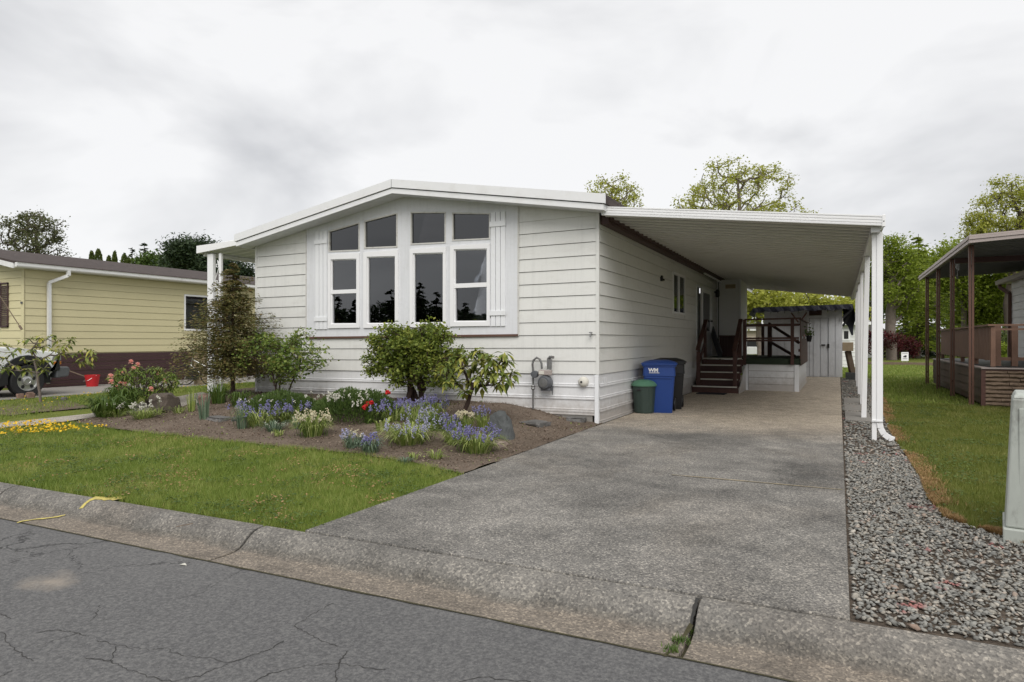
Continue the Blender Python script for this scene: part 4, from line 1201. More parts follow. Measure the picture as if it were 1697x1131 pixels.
# ribbed front fascia
mb = MB()
pr = [(0, -.045), (-.012, -.04), (-.014, -.018), (-.004, -.014), (-.004, -.006), (-.014, -.002), (-.014, .022), (-.004, .026), (-.004, .034), (-.014, .038), (-.014, .062), (-.004, .066), (-.004, .074), (-.016, .078), (-.016, .094), (0, .098), (.03, .098), (.03, -.045)]
for s in (0,):
    n = len(pr); xa, xb = CX0 + .005, CX1 + .045
    vs = [(xa, CY0 + p[0], cz(xa) + p[1]) for p in pr] + [(xb, CY0 + p[0], cz(xb) + p[1] + .006) for p in pr]
    mb.add(vs, [tuple(range(n)), tuple(range(2*n-1, n-1, -1))] + [(i, (i+1) % n, (i+1) % n + n, i + n) for i in range(n)])
mb.build('front_fascia', M['vinyl'], cp)
mb = MB(); mb.box(CX1 + .015, CX1 + .055, CY0 - .022, CY0 + .04, cz(CX1) - .05, cz(CX1) + .108); mb.build('end_cap', M['vinyl'], cp, bevel=.004)
mb = MB(); mb.tube([(CX1 + .035, CY0 - .025, cz(CX1) + .02), (CX1 + .035, CY0 - .02, cz(CX1) + .02)], .008, 8); mb.build('bolt', M['black'], cp)
# gutter beam along the outer edge, header along the house
mb = MB(); mb.box(CX1 - .0, CX1 + .04, CY0 + .045, CY1, cz(CX1) - .045, cz(CX1) + .09); mb.box(CX1 - .11, CX1 - .002, CY0 + .09, CY1, cz(CX1) - .10, cz(CX1) - .03); mb.build('gutter_beam', M['alum'], cp)
mb = MB(); mb.box(WX + .021, CX0 + .03, CY0 + .28, 24.5, 3.24, 3.375); mb.build('header_beam', M['brown'], cp)
mb = MB(); mb.box(CX0 + .03, CX0 + .055, CY0 + .3, 24.0, 3.30, 3.36)
mb.build('header_flange', M['brown'], cp)
mb = MB(); mb.tube([(CX0 + .02, 19.0, 3.22), (CX0 + .03, 24, 3.2)], .03, 6); mb.build('pipe', M['alum'], cp)
PZ = cz(CX1) - .10
for i, (y, x) in enumerate([(10.38, .465), (13.1, .45), (16.0, .47), (19.05, .49), (22.1, .52), (25.3, .56)]):
    mb = MB()
    if i == 1: mb.hexa([(x-.10, y-.04, 0), (x-.02, y-.04, 0), (x-.02, y+.04, 0), (x-.10, y+.04, 0), (x-.045, y-.04, PZ), (x+.035, y-.04, PZ), (x+.035, y+.04, PZ), (x-.045, y+.04, PZ)])
    else: mb.box(x - .06, x + .0, y - .04, y + .04, -.02, PZ)
    mb.build('post', M['vinyl'], cp, bevel=.006)
    mb = MB(); mb.box(x - .075, x + .025, y - .055, y + .055, PZ, PZ + .03); mb.build('post_bracket', M['alum'], cp)
# downspout down the first post, kicked out at the foot
mb = MB(); x, y = .465, 10.36
P_ = [(x + .035, y, PZ + .02), (x + .035, y, .24), (x + .045, y, .17), (x + .085, y, .09), (x + .15, y, .04), (x + .205, y, .02)]
mb2 = MB()
for a, b in zip(P_[:-1], P_[1:]): mb2.bar(a, b, .075, .062, up=(0, 1, 0) if True else None)
mb2.build('downspout', M['vinyl'], cp, bevel=.004)
mb = MB(); mb.box(x - .062, x + .072, y - .045, y + .045, .255, .275); mb.build('strap', M['alum'], cp)

# ------------------------------------------------------------------ porch awning on the left with its scroll post
AX0, AX1 = -12.65, -11.2
aw = empty('porch_awning', (AX0, 10.2, 0), 'small white flat porch awning on the left side of the white house', 'awning')
def az(x): return 3.27 + (x - AX0) * .085
mb = MB(); mb.slab([(AX0, az(AX0)), (AX1 + .08, az(AX1 + .08)), (AX1 + .08, az(AX1 + .08) + .09), (AX0, az(AX0) + .165)], 10.16, 10.2); mb.build('front_fascia', M['vinyl'], aw)
mb = MB(); mb.slabx([(10.2, az(AX0) + .0), (16, az(AX0) + .0), (16, az(AX0) + .16), (10.2, az(AX0) + .16)], AX0, AX0 + .03); mb.build('side_fascia', M['vinyl'], aw)
aps = MB(); sg = [(0, 0), (.02, 0), (.02, .03), (.08, .03), (.08, 0), (.15, 0), (.15, .012), (.17, .012), (.17, 0), (.23, 0), (.23, .03), (.29, .03), (.29, 0), (.3, 0)]
vs = []; fs = []
for (y, z) in sg: vs += [(AX0 + .03, y, az(AX0) + z + .03), (LX, y, az(LX) + z + .03)]
for i in range(len(sg) - 1): fs.append((2*i, 2*i+1, 2*i+3, 2*i+2))
aps.add(vs, fs); me = aps.mesh('roof_pan'); me.materials.append(M['alum'])
for k in range(19):
    o = link_mesh('roof_pan', me, aw); o.location = Vector((0, 10.22 + .3 * k, 0)) - aw.location
mb = MB(); mb.hexa([(AX0, 10.2, az(AX0) + .1), (LX, 10.2, az(LX) + .1), (LX, 16, az(LX) + .1), (AX0, 16, az(AX0) + .1), (AX0, 10.2, az(AX0) + .14), (LX, 10.2, az(LX) + .14), (LX, 16, az(LX) + .14), (AX0, 16, az(AX0) + .14)]); mb.build('roof_skin', M['alum'], aw)
mb = MB(); mb.box(AX0 + .05, AX0 + .11, 10.3, 16, az(AX0) - .05, az(AX0) + .03); mb.build('beam', M['vinyl'], aw)
def scroll_post(y, label):
    a = onY(346, 600, y).x; b_ = onY(355.2, 600, y).x; c_ = onY(364, 600, y).x; d_ = onY(368, 600, y).x
    t = empty('post', (a, y, 0)); t.parent = aw; t.location = Vector((a, y, 0)) - aw.location
    off = -Vector((a, y, 0)); zt = az(AX0) - .02
    def pp(m, nm, **k):
        o = m.build(nm, M['vinyl'], None, **k); o.parent = t; o.location = off; return o
    m = MB(); m.box(a, b_, y - .04, y + .04, .2, zt); pp(m, 'leg', bevel=.005)
    m = MB(); m.box(c_, d_, y - .025, y + .025, .2, zt); pp(m, 'leg', bevel=.004)
    cxm = (b_ + c_) / 2; hw = (c_ - b_) / 2
    z = zt - .18; k = 0
    while z > .6:
        m = MB(); pts = []
        for i in range(25):      # an S with curled ends
            t_ = i / 24
            if t_ < .35: an = -2.6 + t_ / .35 * 4.2; r_ = .4 + .6 * t_ / .35; px_, pz_ = cxm + hw * .9 * r_ * math.cos(an), z - .06 + .10 * r_ * math.sin(an)
            elif t_ > .65: u = (1 - t_) / .35; an = math.pi - 2.6 + u * 4.2; r_ = .4 + .6 * u; px_, pz_ = cxm + hw * .9 * r_ * math.cos(an), z - .46 + .10 * r_ * math.sin(an)
            else:
                u = (t_ - .35) / .3; px_, pz_ = cxm + hw * .9 * (1 - 2 * u) * .95, z - .10 - u * .32
            pts.append((px_, y, pz_))
        m.tube(pts, .009, 5); m.lathe([(.004, -.02), (.022, 0), (.004, .02)], (cxm - hw * .1, y, z - .06), 6); pp(m, 'scroll')
        m = MB(); m.bar((b_, y, z - .54), (c_, y, z - .54), .012, .012); pp(m, 'spacer')
        z -= .60; k += 1
scroll_post(10.28, '')
# ------------------------------------------------------------------ steps and raised deck under the carport
dk = empty('deck', (-1.65, 19.2, 0), 'raised porch deck with green carpet, brown railings and white skirting', 'deck')
DZ = 0.88
DX0, DX1, DY0, DY1 = -2.30, -0.95, 19.2, 23.6
mb = MB(); mb.box(WX + .03, DX1 + .02, DY0, DY1, DZ - .03, DZ); mb.build('floor', M['green'], dk)
mb = MB(); mb.box(DX0, DX1 + .035, DY0 - .035, DY0 - .002, DZ - .16, DZ + .004); mb.box(DX1 + .022, DX1 + .05, DY0 - .035, DY1, DZ - .16, DZ + .004); mb.build('rim_board', M['green'], dk)
for k in range(4):
    z1 = .72 - k * .18
    lap_front(DX0 + .10, DX1 - .08, max(0, z1 - .18), z1, DY0, M['skirt'], 'skirt_board', dk, .016, lambda x: 0)
    for (a, b) in ((DY0 + .02, 21.2), (21.22, DY1)):
        lap_side(a, b, max(0, z1 - .18), z1, DX1, M['skirt'], 'skirt_board', dk, .016)
for x in (DX0 + .04, DX1 - .04):
    mb = MB(); mb.box(x - .06, x + .05, DY0 - .03, DY0 + .05, 0, .725); mb.build('corner_post', M['trim'], dk)
mb = MB(); mb.box(DX0 + .02, DX1 - .02, DY0 + .03, DY1 - .1, 0, DZ - .05); mb.build('framing', M['wood'], dk)
def rail(a, b, w_=.045, h_=.07, mat='decka', par=None, nm='rail'):
    m = MB(); m.bar(a, b, w_, h_); return m.build(nm, M[mat], par or dk)
def post(x, y, z0, z1, s=.08, mat='decka', par=None):
    m = MB(); m.box(x - s/2, x + s/2, y - s/2, y + s/2, z0, z1); return m.build('post', M[mat], par or dk)
ry = DY0 - .04
RX1 = DX1 + .06
post(DX0 - .0, ry, .70, 1.93); post(-1.10, ry - .02, .72, 1.93)
rail((DX0, ry, 1.93), (RX1, ry, 1.95), .09, .04)
for z in (1.76, 1.42, 1.36): rail((DX0, ry, z), (RX1 - .05, ry, z + .01), .035, .05)
# back railing with braces
by = DY1 - .1
post(-2.25, by, DZ, 1.9, .09); post(-1.35, by, DZ, 1.85, .1)
rail((-3.3, by, 1.88), (DX1, by, 1.88)); rail((-1.9, 21.6, 1.88), (-1.0, 20.4, 1.30)); rail((-1.9, 21.6, 1.35), (-1.1, 20.4, .92)); post(-1.88, 21.7, DZ, 1.85, .12)
# boarded side rail seen edge on
for k in range(22):
    y0 = DY0 - .02 + k * .20
    if y0 > DY1: break
    m = MB(); m.box(RX1 - .03, RX1 - .008, y0, y0 + .165, .70, 1.90 - .004 * (k % 3)); m.build('board', M['decka'], dk)
rail((RX1, DY0 - .05, 1.93), (RX1, DY1, 1.93), .10, .035)
rail((RX1 - .05, DY0, 1.1), (RX1 - .05, DY1, 1.1), .035, .07)
for i, yy in enumerate((20.0, 20.9, 21.8, 22.6)):
    mb = MB(); mb.lathe([(.01, 0), (.05, .012), (.01, .024)], (RX1 - .008, yy, 1.45 + .05 * (i % 2)), 6, 'X'); mb.build('butterfly_ornament', M['petalpink'] if i % 2 else M['trim'], dk)
st = empty('steps', (-2.9, 17.85, 0), 'five brown wooden steps with pale nosings and handrails up to the deck', 'steps')
rs = DZ / 5
for k in range(5):
    y0 = 17.86 + k * .28; z = rs * (k + 1); x0 = WX + .03 + (0 if k == 0 else .05); x1 = -2.32 + (.02 if k == 0 else -.0)
    if k < 4:
        mb = MB(); mb.box(x0, x1, y0 - .02, y0 + .30, z - .035, z); mb.build('tread', M['decka'], st)
    mb = MB(); mb.box(x0, x1, y0 + .01, y0 + .035, z - rs, z - .036); mb.build('riser', M['decka'] if k % 2 == 0 else M['brown'], st)
    mb = MB(); mb.box(x0 + .02, x1 - .03, y0 - .028, y0 + .015, z + .001, z + .009); mb.box(x0 + .02, x1 - .03, y0 - .030, y0 - .0215, z - .022, z + .001); mb.build('nosing', M['curtain'], st)
mb = MB(); mb.slabx([(17.88, 0), (DY0 - .04, 0), (DY0 - .04, .70), (18.7, .5), (18.4, .3), (17.88, .14)], -2.29, -2.27); mb.build('side_panel', M['skirt'], st)
for x, mt in ((WX + .17, 'decka'), (-2.40, 'decka')):
    post(x, 18.0, 0.15, 1.08, .09, mt, st); post(x, 19.0, .6, 1.85, .08, mt, st)
    rail((x, 17.9, 1.12), (x, 19.12, 1.93), .10, .05, mt, st, 'handrail'); rail((x, 18.05, .72), (x, 19.0, 1.35), .04, .09, mt, st, 'lower_rail')
mb = MB(); mb.box(-3.25, -2.55, 17.25, 17.72, .012, .028); o = mb.build('doormat', M['tarp'], None, bevel=.004); tag(o, 'dark blue doormat lying before the brown steps', 'doormat')
# things on the deck
c = Vector((-3.0, 21.2, DZ))
hb = empty('deck_box', c, 'reddish brown upright slatted box standing on the deck beside the closet', 'box')
for k in range(6):
    mb = MB(); mb.box(c.x - .25 + k * .082, c.x - .25 + k * .082 + .075, c.y - .2, c.y - .18, c.z + .02, c.z + .60); mb.build('slat', M['brown'], hb)
mb = MB(); mb.box(c.x - .25, c.x + .24, c.y - .18, c.y + .2, c.z, c.z + .6); mb.build('box_body', M['brown'], hb, bevel=.01)
mb = MB(); mb.box(c.x - .27, c.x + .26, c.y - .22, c.y + .22, c.z + .6, c.z + .64); mb.build('lid', M['decka'], hb, bevel=.01)
mb = MB(); mb.bar((-3.1, 20.35, DZ), (-3.42, 20.75, DZ + .78), .5, .03, up=(1, .3, 0)); tag(mb.build('leaning_board', M['grey'], None, bevel=.005), 'thin grey board leaning against the wall by the door', 'board')
mb = MB(); mb.box(-3.2, -2.9, 21.86, 21.895, 3.0, 3.12)
for k in range(4): mb.tube([(-3.16 + k * .075, 21.86, 3.04), (-3.16 + k * .075, 21.83, 3.02)], .012, 6)
tag(mb.build('peg_rack', M['woodl']), 'small pale wooden peg rack high on the closet wall', 'rack')
c = Vector((RX1 + .13, 20.9, 1.45))
fp = empty('hanging_pot', c, 'small dark pot of flowers hanging on the outside of the deck rail', 'flower pot')
mb = MB(); mb.lathe([(.05, -.12), (.085, .03), (.09, .05), (.07, .05)], c, 10); mb.build('pot', M['black'], fp)
vs = []; fs = []
for i in range(70):
    q = c + Vector((rnd.gauss(0, .07), rnd.gauss(0, .07), .06 + abs(rnd.gauss(0, .14)))); a = Vector((rnd.uniform(-1,1), rnd.uniform(-1,1), rnd.uniform(-1,1))).normalized() * .03; b = a.orthogonal() * .7
    o_ = len(vs); vs += [q - a, q - b, q + a, q + b]; fs.append((o_, o_+1, o_+2, o_+3))
mb = MB(); mb.add(vs, fs); mb.build('foliage', M['lf_mid'], fp)

# ------------------------------------------------------------------ wheeled carts and dustbin
def cart(name, loc, rz, mat, label, letters, w_=.60, d_=.62, h_=.98):
    t = empty(name, (0, 0, 0), label, 'wheeled cart')
    wt, wb = w_ / 2, w_ / 2 * .80
    dt, db = d_ / 2, d_ / 2 * .76
    m = MB()
    def sect(z, wx, dy0, dy1, r=.05):
        pts = []
        for (sx, sy, a0) in ((1, 1, 0), (-1, 1, 90), (-1, -1, 180), (1, -1, 270)):
            cx_, cy_ = sx * (wx - r), (dy1 - r) if sy > 0 else (-dy0 + r)
            for k in range(4):
                a = math.radians(a0 + k * 30); pts.append((cx_ + r * math.cos(a), cy_ + r * math.sin(a), z))
        return pts
    secs = [sect(.0, wb, db * .92, db), sect(.05, wb, db, db), sect(h_ * .70, wb + (wt - wb) * .72, dt * .93, dt * .9), sect(h_ * .705, wb + (wt - wb) * .72 + .014, dt * .93 + .014, dt * .9 + .01), sect(h_ * .88, wt - .012, dt * .97, dt), sect(h_ * .885, wt + .012, dt + .012, dt + .01), sect(h_ * .915, wt + .012, dt + .012, dt + .01)]
    n = len(secs[0]); vs = sum(secs, []); fs = [tuple(range(n - 1, -1, -1)), tuple(range(len(vs) - n, len(vs)))]
    for i in range(len(secs) - 1):
        for k in range(n): fs.append((i*n+k, i*n+(k+1)%n, (i+1)*n+(k+1)%n, (i+1)*n+k))
    m.add(vs, fs); m.build('body', mat, t, smooth=True)
    m = MB()
    ls = [sect(h_ * .917, wt + .03, dt + .035, dt + .02, .06), sect(h_ * .94, wt + .03, dt + .035, dt + .02, .06), sect(h_ * .965, wt - .01, dt - .02, dt - .02, .08), sect(h_, wt * .55, dt * .5, dt * .6, .08)]
    vs = sum(ls, []); fs = [tuple(range(n - 1, -1, -1)), tuple(range(len(vs) - n, len(vs)))]
    for i in range(3):
        for k in range(n): fs.append((i*n+k, i*n+(k+1)%n, (i+1)*n+(k+1)%n, (i+1)*n+k))
    m.add(vs, fs); m.build('lid', mat, t, smooth=True)
    m = MB(); m.box(-wt + .06, wt - .06, -dt * .965 - .008, -dt * .9, h_ * .66, h_ * .68); m.build('grab_ridge', mat, t)
    m = MB(); m.tube([(-wt * .72, dt + .075, h_ * .90), (wt * .72, dt + .075, h_ * .90)], .016, 8); m.bar((-wt * .72, dt, h_ * .88), (-wt * .72, dt + .08, h_ * .90), .03, .03); m.bar((wt * .72, dt, h_ * .88), (wt * .72, dt + .08, h_ * .90), .03, .03); m.build('handle', mat, t)
    for s in (-1, 1):
        m = MB(); m.lathe([(.03, -.028), (.11, -.025), (.125, -.012), (.125, .012), (.11, .025), (.03, .028)], (s * (wb + .035), db + .02, .125), 18, 'X'); m.build('wheel', M['black'], t, smooth=True)
    if letters:
        for txt, sz, px, pz in letters:
            cu = bpy.data.curves.new('logo', 'FONT'); cu.body = txt; cu.size = sz; cu.extrude = .0015; cu.offset = .0035 if sz > .08 else .0; cu.space_character = .92
            to = bpy.data.objects.new('logo_text', cu); COL.objects.link(to)
            bpy.context.view_layer.update()
            me = bpy.data.meshes.new_from_object(to.evaluated_get(bpy.context.evaluated_depsgraph_get()))
            bpy.data.objects.remove(to); me.name = 'logo'; me.materials.clear(); me.materials.append(M['whitepr'])
            ob = bpy.data.objects.new('logo', me); COL.objects.link(ob); ob['kind'] = 'stuff'
            ob.parent = t
            m_ = MB(); m_.box(px + .01, px + .20, -dt * .955 - .0155, -dt * .955 - .0135, pz - .022, pz - .012); m_.build('logo_underline', M['whitepr'], t)
            ob.location = (px, -dt * .955 - .0145, pz); ob.rotation_euler = (math.radians(90 + 3.2), 0, 0)
    t.location = loc; t.rotation_euler = (0, 0, rz)
    return t
c1 = gp(1085, 686)
cart('recycling_cart', (c1.x + .02, c1.y + .28, .012), math.radians(12), M['bluecart'], 'blue wheeled recycling cart with white lettering standing by the house wall', [('WM', .10, -.19, .765)])
cart('rubbish_cart', (c1.x + .02, c1.y + 1.05, .012), math.radians(15), M['black'], 'black wheeled rubbish cart standing right behind the blue one', None, h_=1.0)
c2 = gp(1063, 687)
gc = empty('dustbin', (0, 0, 0), 'dark green ribbed dustbin with lighter green domed lid beside the blue cart', 'dustbin')
n = 48; vs = []; fs = []
for j, (r, z) in enumerate([(.165, 0), (.178, .02), (.19, .2), (.205, .44), (.212, .50), (.215, .52)]):
    for k in range(n):
        a = 2 * math.pi * k / n; rr_ = r * (1 + (.022 if (k % 4 < 2 and 1 <= j <= 3) else 0)); vs.append((rr_ * math.cos(a), rr_ * math.sin(a), z))
for j in range(5):
    for k in range(n): fs.append((j*n+k, j*n+(k+1)%n, (j+1)*n+(k+1)%n, (j+1)*n+k))
fs.append(tuple(range(n - 1, -1, -1)))
mb = MB(); mb.add(vs, fs); mb.build('body', M['greencan'], gc)
mb = MB(); mb.lathe([(.222, .50), (.236, .505), (.238, .535), (.222, .545), (.205, .575), (.15, .605), (.075, .622), (.01, .625)], (0, 0, 0), 36); mb.build('lid', M['greenlid'], gc, smooth=True)
mb = MB(); mb.box(-.075, .0, -.236, -.205, .42, .455); mb.build('handle', M['black'], gc, bevel=.01)
gc.location = (c2.x + .0, c2.y + .18, .012); gc.scale = (1.0, 1.0, 1.0)

# ------------------------------------------------------------------ shed at the end of the driveway
SY = 27.6
sh = empty('shed', (-1.25, SY, 0), 'grey vertical board shed with navy tarpaulin over its low roof', 'shed')
SX0, SX1 = onY(1266, 560, SY).x, onY(1396.5, 560, SY).x
def shz(x): return 2.50 + (x - SX0) / (SX1 - SX0) * .13
bw = (SX1 - SX0) / 11
dx0, dx1 = onY(1332, 560, SY).x, onY(1373, 560, SY).x
for k in range(11):
    a, b = SX0 + k * bw + .012, SX0 + (k + 1) * bw - .012
    m = MB(); m.slab([(a, 0.02), (b, 0.02), (b, shz(b)), (a, shz(a))], SY - .02, SY + .02); m.build('board', M['shed'], sh)
mb = MB(); mb.box(SX0 + .01, SX1 - .01, SY + .015, SY + 3, 0, 2.42); mb.build('shed_body', M['shed'], sh)
for (a, b) in ((onY(1341, 560, SY).x, onY(1373.2, 560, SY).x),):
    m = MB(); m.slab([(a, .04), (a + .012, .04), (a + .012, 2.2), (a, 2.2)], SY - .024, SY - .0202); m.slab([(b - .012, .04), (b, .04), (b, 2.2), (b - .012, 2.2)], SY - .024, SY - .0202); m.box(a, b, SY - .024, SY - .0202, 2.2, 2.212); m.build('door_gap', M['grey'], sh)
c = onY(1372, 573, SY)
mb = MB(); mb.box(c.x - .02, c.x + .05, SY - .07, SY - .02, c.z - .09, c.z + .06); mb.tube([(c.x - .22, SY - .05, c.z + .02), (c.x - .08, SY - .06, c.z + .02)], .025, 6); mb.build('latch', M['black'], sh)
c0, c1_ = onY(1341, 515, SY), onY(1362, 523, SY)
mb = MB(); mb.box(c0.x, c1_.x, SY - .05, SY - .0202, c1_.z, c0.z); mb.build('vent', M['brown'], sh)
rz0, rz1 = onY(1248, 510, SY - .3), onY(1413, 504, SY - .3)
mb = MB(); mb.slab([(rz0.x - .0, rz0.z - .12), (rz1.x + .0, rz1.z - .12), (rz1.x, rz1.z), (rz0.x + .15, rz0.z)], SY - .32, SY + 3.1); mb.build('roof', M['tarp'], sh)
mb = MB()      # tarp edge that sags unevenly below the roof edge
vs = []; fs = []; N = 30
for i in range(N + 1):
    x = rz0.x + (rz1.x - rz0.x) * i / N; zt = rz0.z + (rz1.z - rz0.z) * i / N
    dpt = .19 + .02 * math.sin(i * 1.1) + .015 * math.sin(i * 2.7)
    vs += [(x, SY - .33, zt - .02), (x, SY - .34 - .03 * math.sin(i * 1.7), zt - dpt)]
    if i: fs.append((2*i-2, 2*i, 2*i+1, 2*i-1))
mb.add([(v[0], v[1] - .05, v[2]) for v in vs], fs); mb.build('tarpaulin_edge', M['tarp'], sh)
mb = MB()
vs = [(rz0.x, SY - .33, rz0.z - .02), (rz0.x - .16, SY - .34, rz0.z - .28), (rz0.x - .1, SY + 1.2, rz0.z - .34), (rz0.x, SY + 1.2, rz0.z - .02)]
mb.add(vs, [(0, 1, 2, 3)])
e = rz1
vs = [(e.x, SY - .33, e.z - .0), (e.x + .10, SY - .3, e.z - .42), (e.x + .02, SY + .5, e.z - .95), (e.x + .06, SY + 1.6, e.z - .9), (e.x, SY + 3, e.z - .3), (e.x, SY + 3, e.z)]
mb.add(vs, [(0, 1, 2, 3, 4, 5)]); mb.build('tarpaulin_flap', M['tarp'], sh)
mb = MB(); mb.slab([(lambda p_: (p_.x, p_.z))(onY(a_, b_, SY + .3)) for a_, b_ in ((1397, 512), (1397, 533), (1405, 541), (1411, 556), (1414, 556), (1414, 540), (1419, 528), (1413, 506))], SY + .29, SY + .32); mb.build('tarpaulin_flap', M['tarp'], sh)
mb = MB(); mb.bar((SX1, SY - .2, 2.2), (SX1 + .35, SY - .2, 2.55), .04, .08); mb.bar((SX1, SY + .1, 1.9), (SX1 + .3, SY + .1, 2.4), .04, .08); mb.build('bracket', M['black'], sh)
bx = onY(1326, 520, SY).x
mb = MB(); mb.bar((bx - .3, SY - .25, 2.42), (bx - .05, SY - .2, 2.05), .05, .09, up=(0, 1, 0)); mb.bar((bx + .24, SY - .25, 2.42), (bx + .0, SY - .2, 2.05), .05, .09, up=(0, 1, 0)); mb.build('bracket', M['decka'], sh)
# leaning post with pale box on top, beside the shed
a = gp(1413, 630); hh = 1.35
lp = empty('newspaper_post', a, 'leaning dark wooden post with a pale box on top beside the shed', 'post')
d0 = depth_of(a)
top = onD(1405, 582, d0)
mb = MB(); mb.bar((a.x, a.y, .2), (top.x, top.y, top.z), .16, .16); mb.build('post', M['wood'], lp)
mb = MB(); mb.box(a.x - .22, a.x + .17, a.y - .15, a.y + .15, 0, .26); mb.build('foot', M['rockd'], lp, bevel=.02)
mb = MB(); mb.box(top.x - .17, top.x + .17, top.y - .2, top.y + .2, top.z, top.z + .30); mb.build('top_box', M['woodl'], lp, bevel=.01)

# ------------------------------------------------------------------ pale utility pedestal by the right edge
b0 = gp(1664, 897); b0.z = 0
ub = empty('utility_pedestal', (b0.x, b0.y, 0), 'pale grey green stained metal utility pedestal standing in the gravel', 'utility box')
x0, y0 = b0.x + .005, b0.y - .02
mb = MB(); mb.hexa([(x0, y0, 0.10), (x0 + .55, y0 - .02, .10), (x0 + .55, y0 + .5, .10), (x0, y0 + .5, .10), (x0 + .04, y0 + .02, .965), (x0 + .55, y0, .965), (x0 + .55, y0 + .5, .965), (x0 + .04, y0 + .5, .965)]); mb.build('cabinet', M['boxgrey'], ub, bevel=.012)
mb = MB(); mb.hexa([(x0 + .042, y0 + .022, .966), (x0 + .55, y0 + .004, .966), (x0 + .55, y0 + .5, .966), (x0 + .042, y0 + .5, .966), (x0 + .06, y0 + .10, 1.0), (x0 + .57, y0 + .08, 1.0), (x0 + .57, y0 + .45, 1.0), (x0 + .06, y0 + .45, 1.0)]); mb.build('lid', M['boxgrey'], ub, bevel=.008)
mb = MB(); mb.box(x0 - .012, x0 + .56, y0 - .035, y0 + .5, -.02, .098); mb.build('base', M['boxgrey'], ub, bevel=.008)
mb = MB(); mb.lathe([(.012, -.01), (.014, 0)], (x0 + .20, y0 - .002, .42), 10, 'Y'); mb.build('lock', M['black'], ub)
mb = MB(); mb.box(x0 + .075, x0 + .5, y0 + .004, y0 + .02, .14, .90); mb.build('door_panel', M['boxgrey'], ub, bevel=.004)
ub.rotation_euler = (0, 0, math.radians(-10))

# ------------------------------------------------------------------ yellow house on the left
YX, YY = -20.75, 11.0
yh = empty('yellow_house', (YX - 3.6, YY, 0), 'pale yellow single storey house with brown shingle roof and maroon skirting', 'house')
yz = [3.36 - .2148 * k for k in range(12)]
YW = (16.15, 18.3, 1.72, 3.0)
YDOOR = None
for k in range(11):
    z1, z0 = yz[k], yz[k + 1]
    for (a, b, c, d) in subtract([(YY + .02, 34, z0, z1)], [YW]):
        lap_side(a, b, c, d, YX, M['yellow'], 'siding_board', yh)
    lap_front(YX - 7.2, YX, z0, z1, YY, M['yellow'], 'siding_board', yh, tl=lambda x: 0)
lap_front(YX - 7.2, YX, yz[0], yz[0] + .19, YY, M['yellow'], 'siding_board', yh, tl=lambda x: 0)
mb = MB(); mb.box(YX - .12, YX + .022, YY - .02, YY + .0, yz[11], 3.5); mb.build('corner_trim', M['yellow'], yh)
zb = yz[11]
k = 0; z = zb - .02
while z > .05:
    mb = MB(); mb.box(YX - .02, YX + .008 + .012 * (k % 2), YY + .0, 34, max(0, z - .125), z - .006); mb.build('skirt_slat', M['maroon'], yh)
    mb = MB(); mb.box(YX - 7.2, YX + .0, YY - .008 - .012 * (k % 2), YY + .0, max(0, z - .125), z - .006); mb.build('skirt_slat', M['maroon'], yh)
    z -= .13; k += 1
mb = MB()
for (a, b, c, d) in subtract([(YY + .02, 34, 0, 3.55)], [YW]): mb.box(YX - .1, YX - .013, a, b, c, d)
mb.box(YX - 7.2, YX - .1, YY + .02, YY + .1, 0, 3.5)
mb.box(YX - 7.2, YX - 7.1, YY, 34, 0, 3.5)
mb.build('wall', M['yellow'], yh)
def yr(x): return 3.56 + (YX + .35 - x) * .19
mb = MB(); mb.slab([(YX + .35, yr(YX + .35)), (YX - 3.6, yr(YX - 3.6)), (YX - 7.5, yr(YX + .35)), (YX - 7.5, yr(YX + .35) - .06), (YX - 3.6, yr(YX - 3.6) - .06), (YX + .35, yr(YX + .35) - .06)], YY - .45, 34.5)
yro = mb.build('roof', M['shingle'], yh)
mb = MB(); mb.slab([(YX + .33, yr(YX + .35) - .20), (YX + .33, yr(YX + .35) - .06), (YX - 3.6, yr(YX - 3.6) - .06), (YX - 7.5, yr(YX + .35) - .06), (YX - 7.5, yr(YX + .35) - .2), (YX - 3.6, yr(YX - 3.6) - .2)], YY - .46, YY - .42); mb.build('gable_fascia', M['gutterw'], yro)
mb = MB(); mb.box(YX + .0, YX + .33, YY - .4, 34, 3.40, 3.43); mb.build('soffit', M['gutterw'], yro)
gpf = [(0, 0), (.10, 0), (.12, .03), (.12, .105), (.14, .12), (.0, .12)]
mb = MB(); mb.slab([(YX + .34 + a, 3.40 + b) for a, b in gpf], YY - .42, 18.2); mb.build('gutter', M['gutterw'], yro)
mb = MB(); mb.slab([(YX + .34 + a * .9, 3.40 + b) for a, b in gpf], 18.2, 34); mb.build('gutter', M['vinyl'], yro)
mb = MB()
py_ = YY + .62
pts = [(YX + .42, py_ + .35, 3.42), (YX + .42, py_ + .35, 3.27), (YX + .09, py_, 3.05), (YX + .09, py_, .3), (YX + .2, py_ - .1, .15)]
for a, b in zip(pts[:-1], pts[1:]): mb.bar(a, b, .085, .085)
mb.build('downspout', M['gutterw'], yh)
yw = side_frame(*YW, yh, 'window', M['vinyl'], .06, x=YX)
mb = MB(); mb.box(YX - .02, YX + .02, 17.55, 17.63, YW[2] + .05, YW[3] - .05); mb.build('mullion', M['vinyl'], yw)
mb = MB(); mb.box(YX - .012, YX - .006, YW[0] + .05, YW[1] - .05, YW[2] + .05, YW[3] - .05); mb.build('pane', M['glass_dark'], yw)
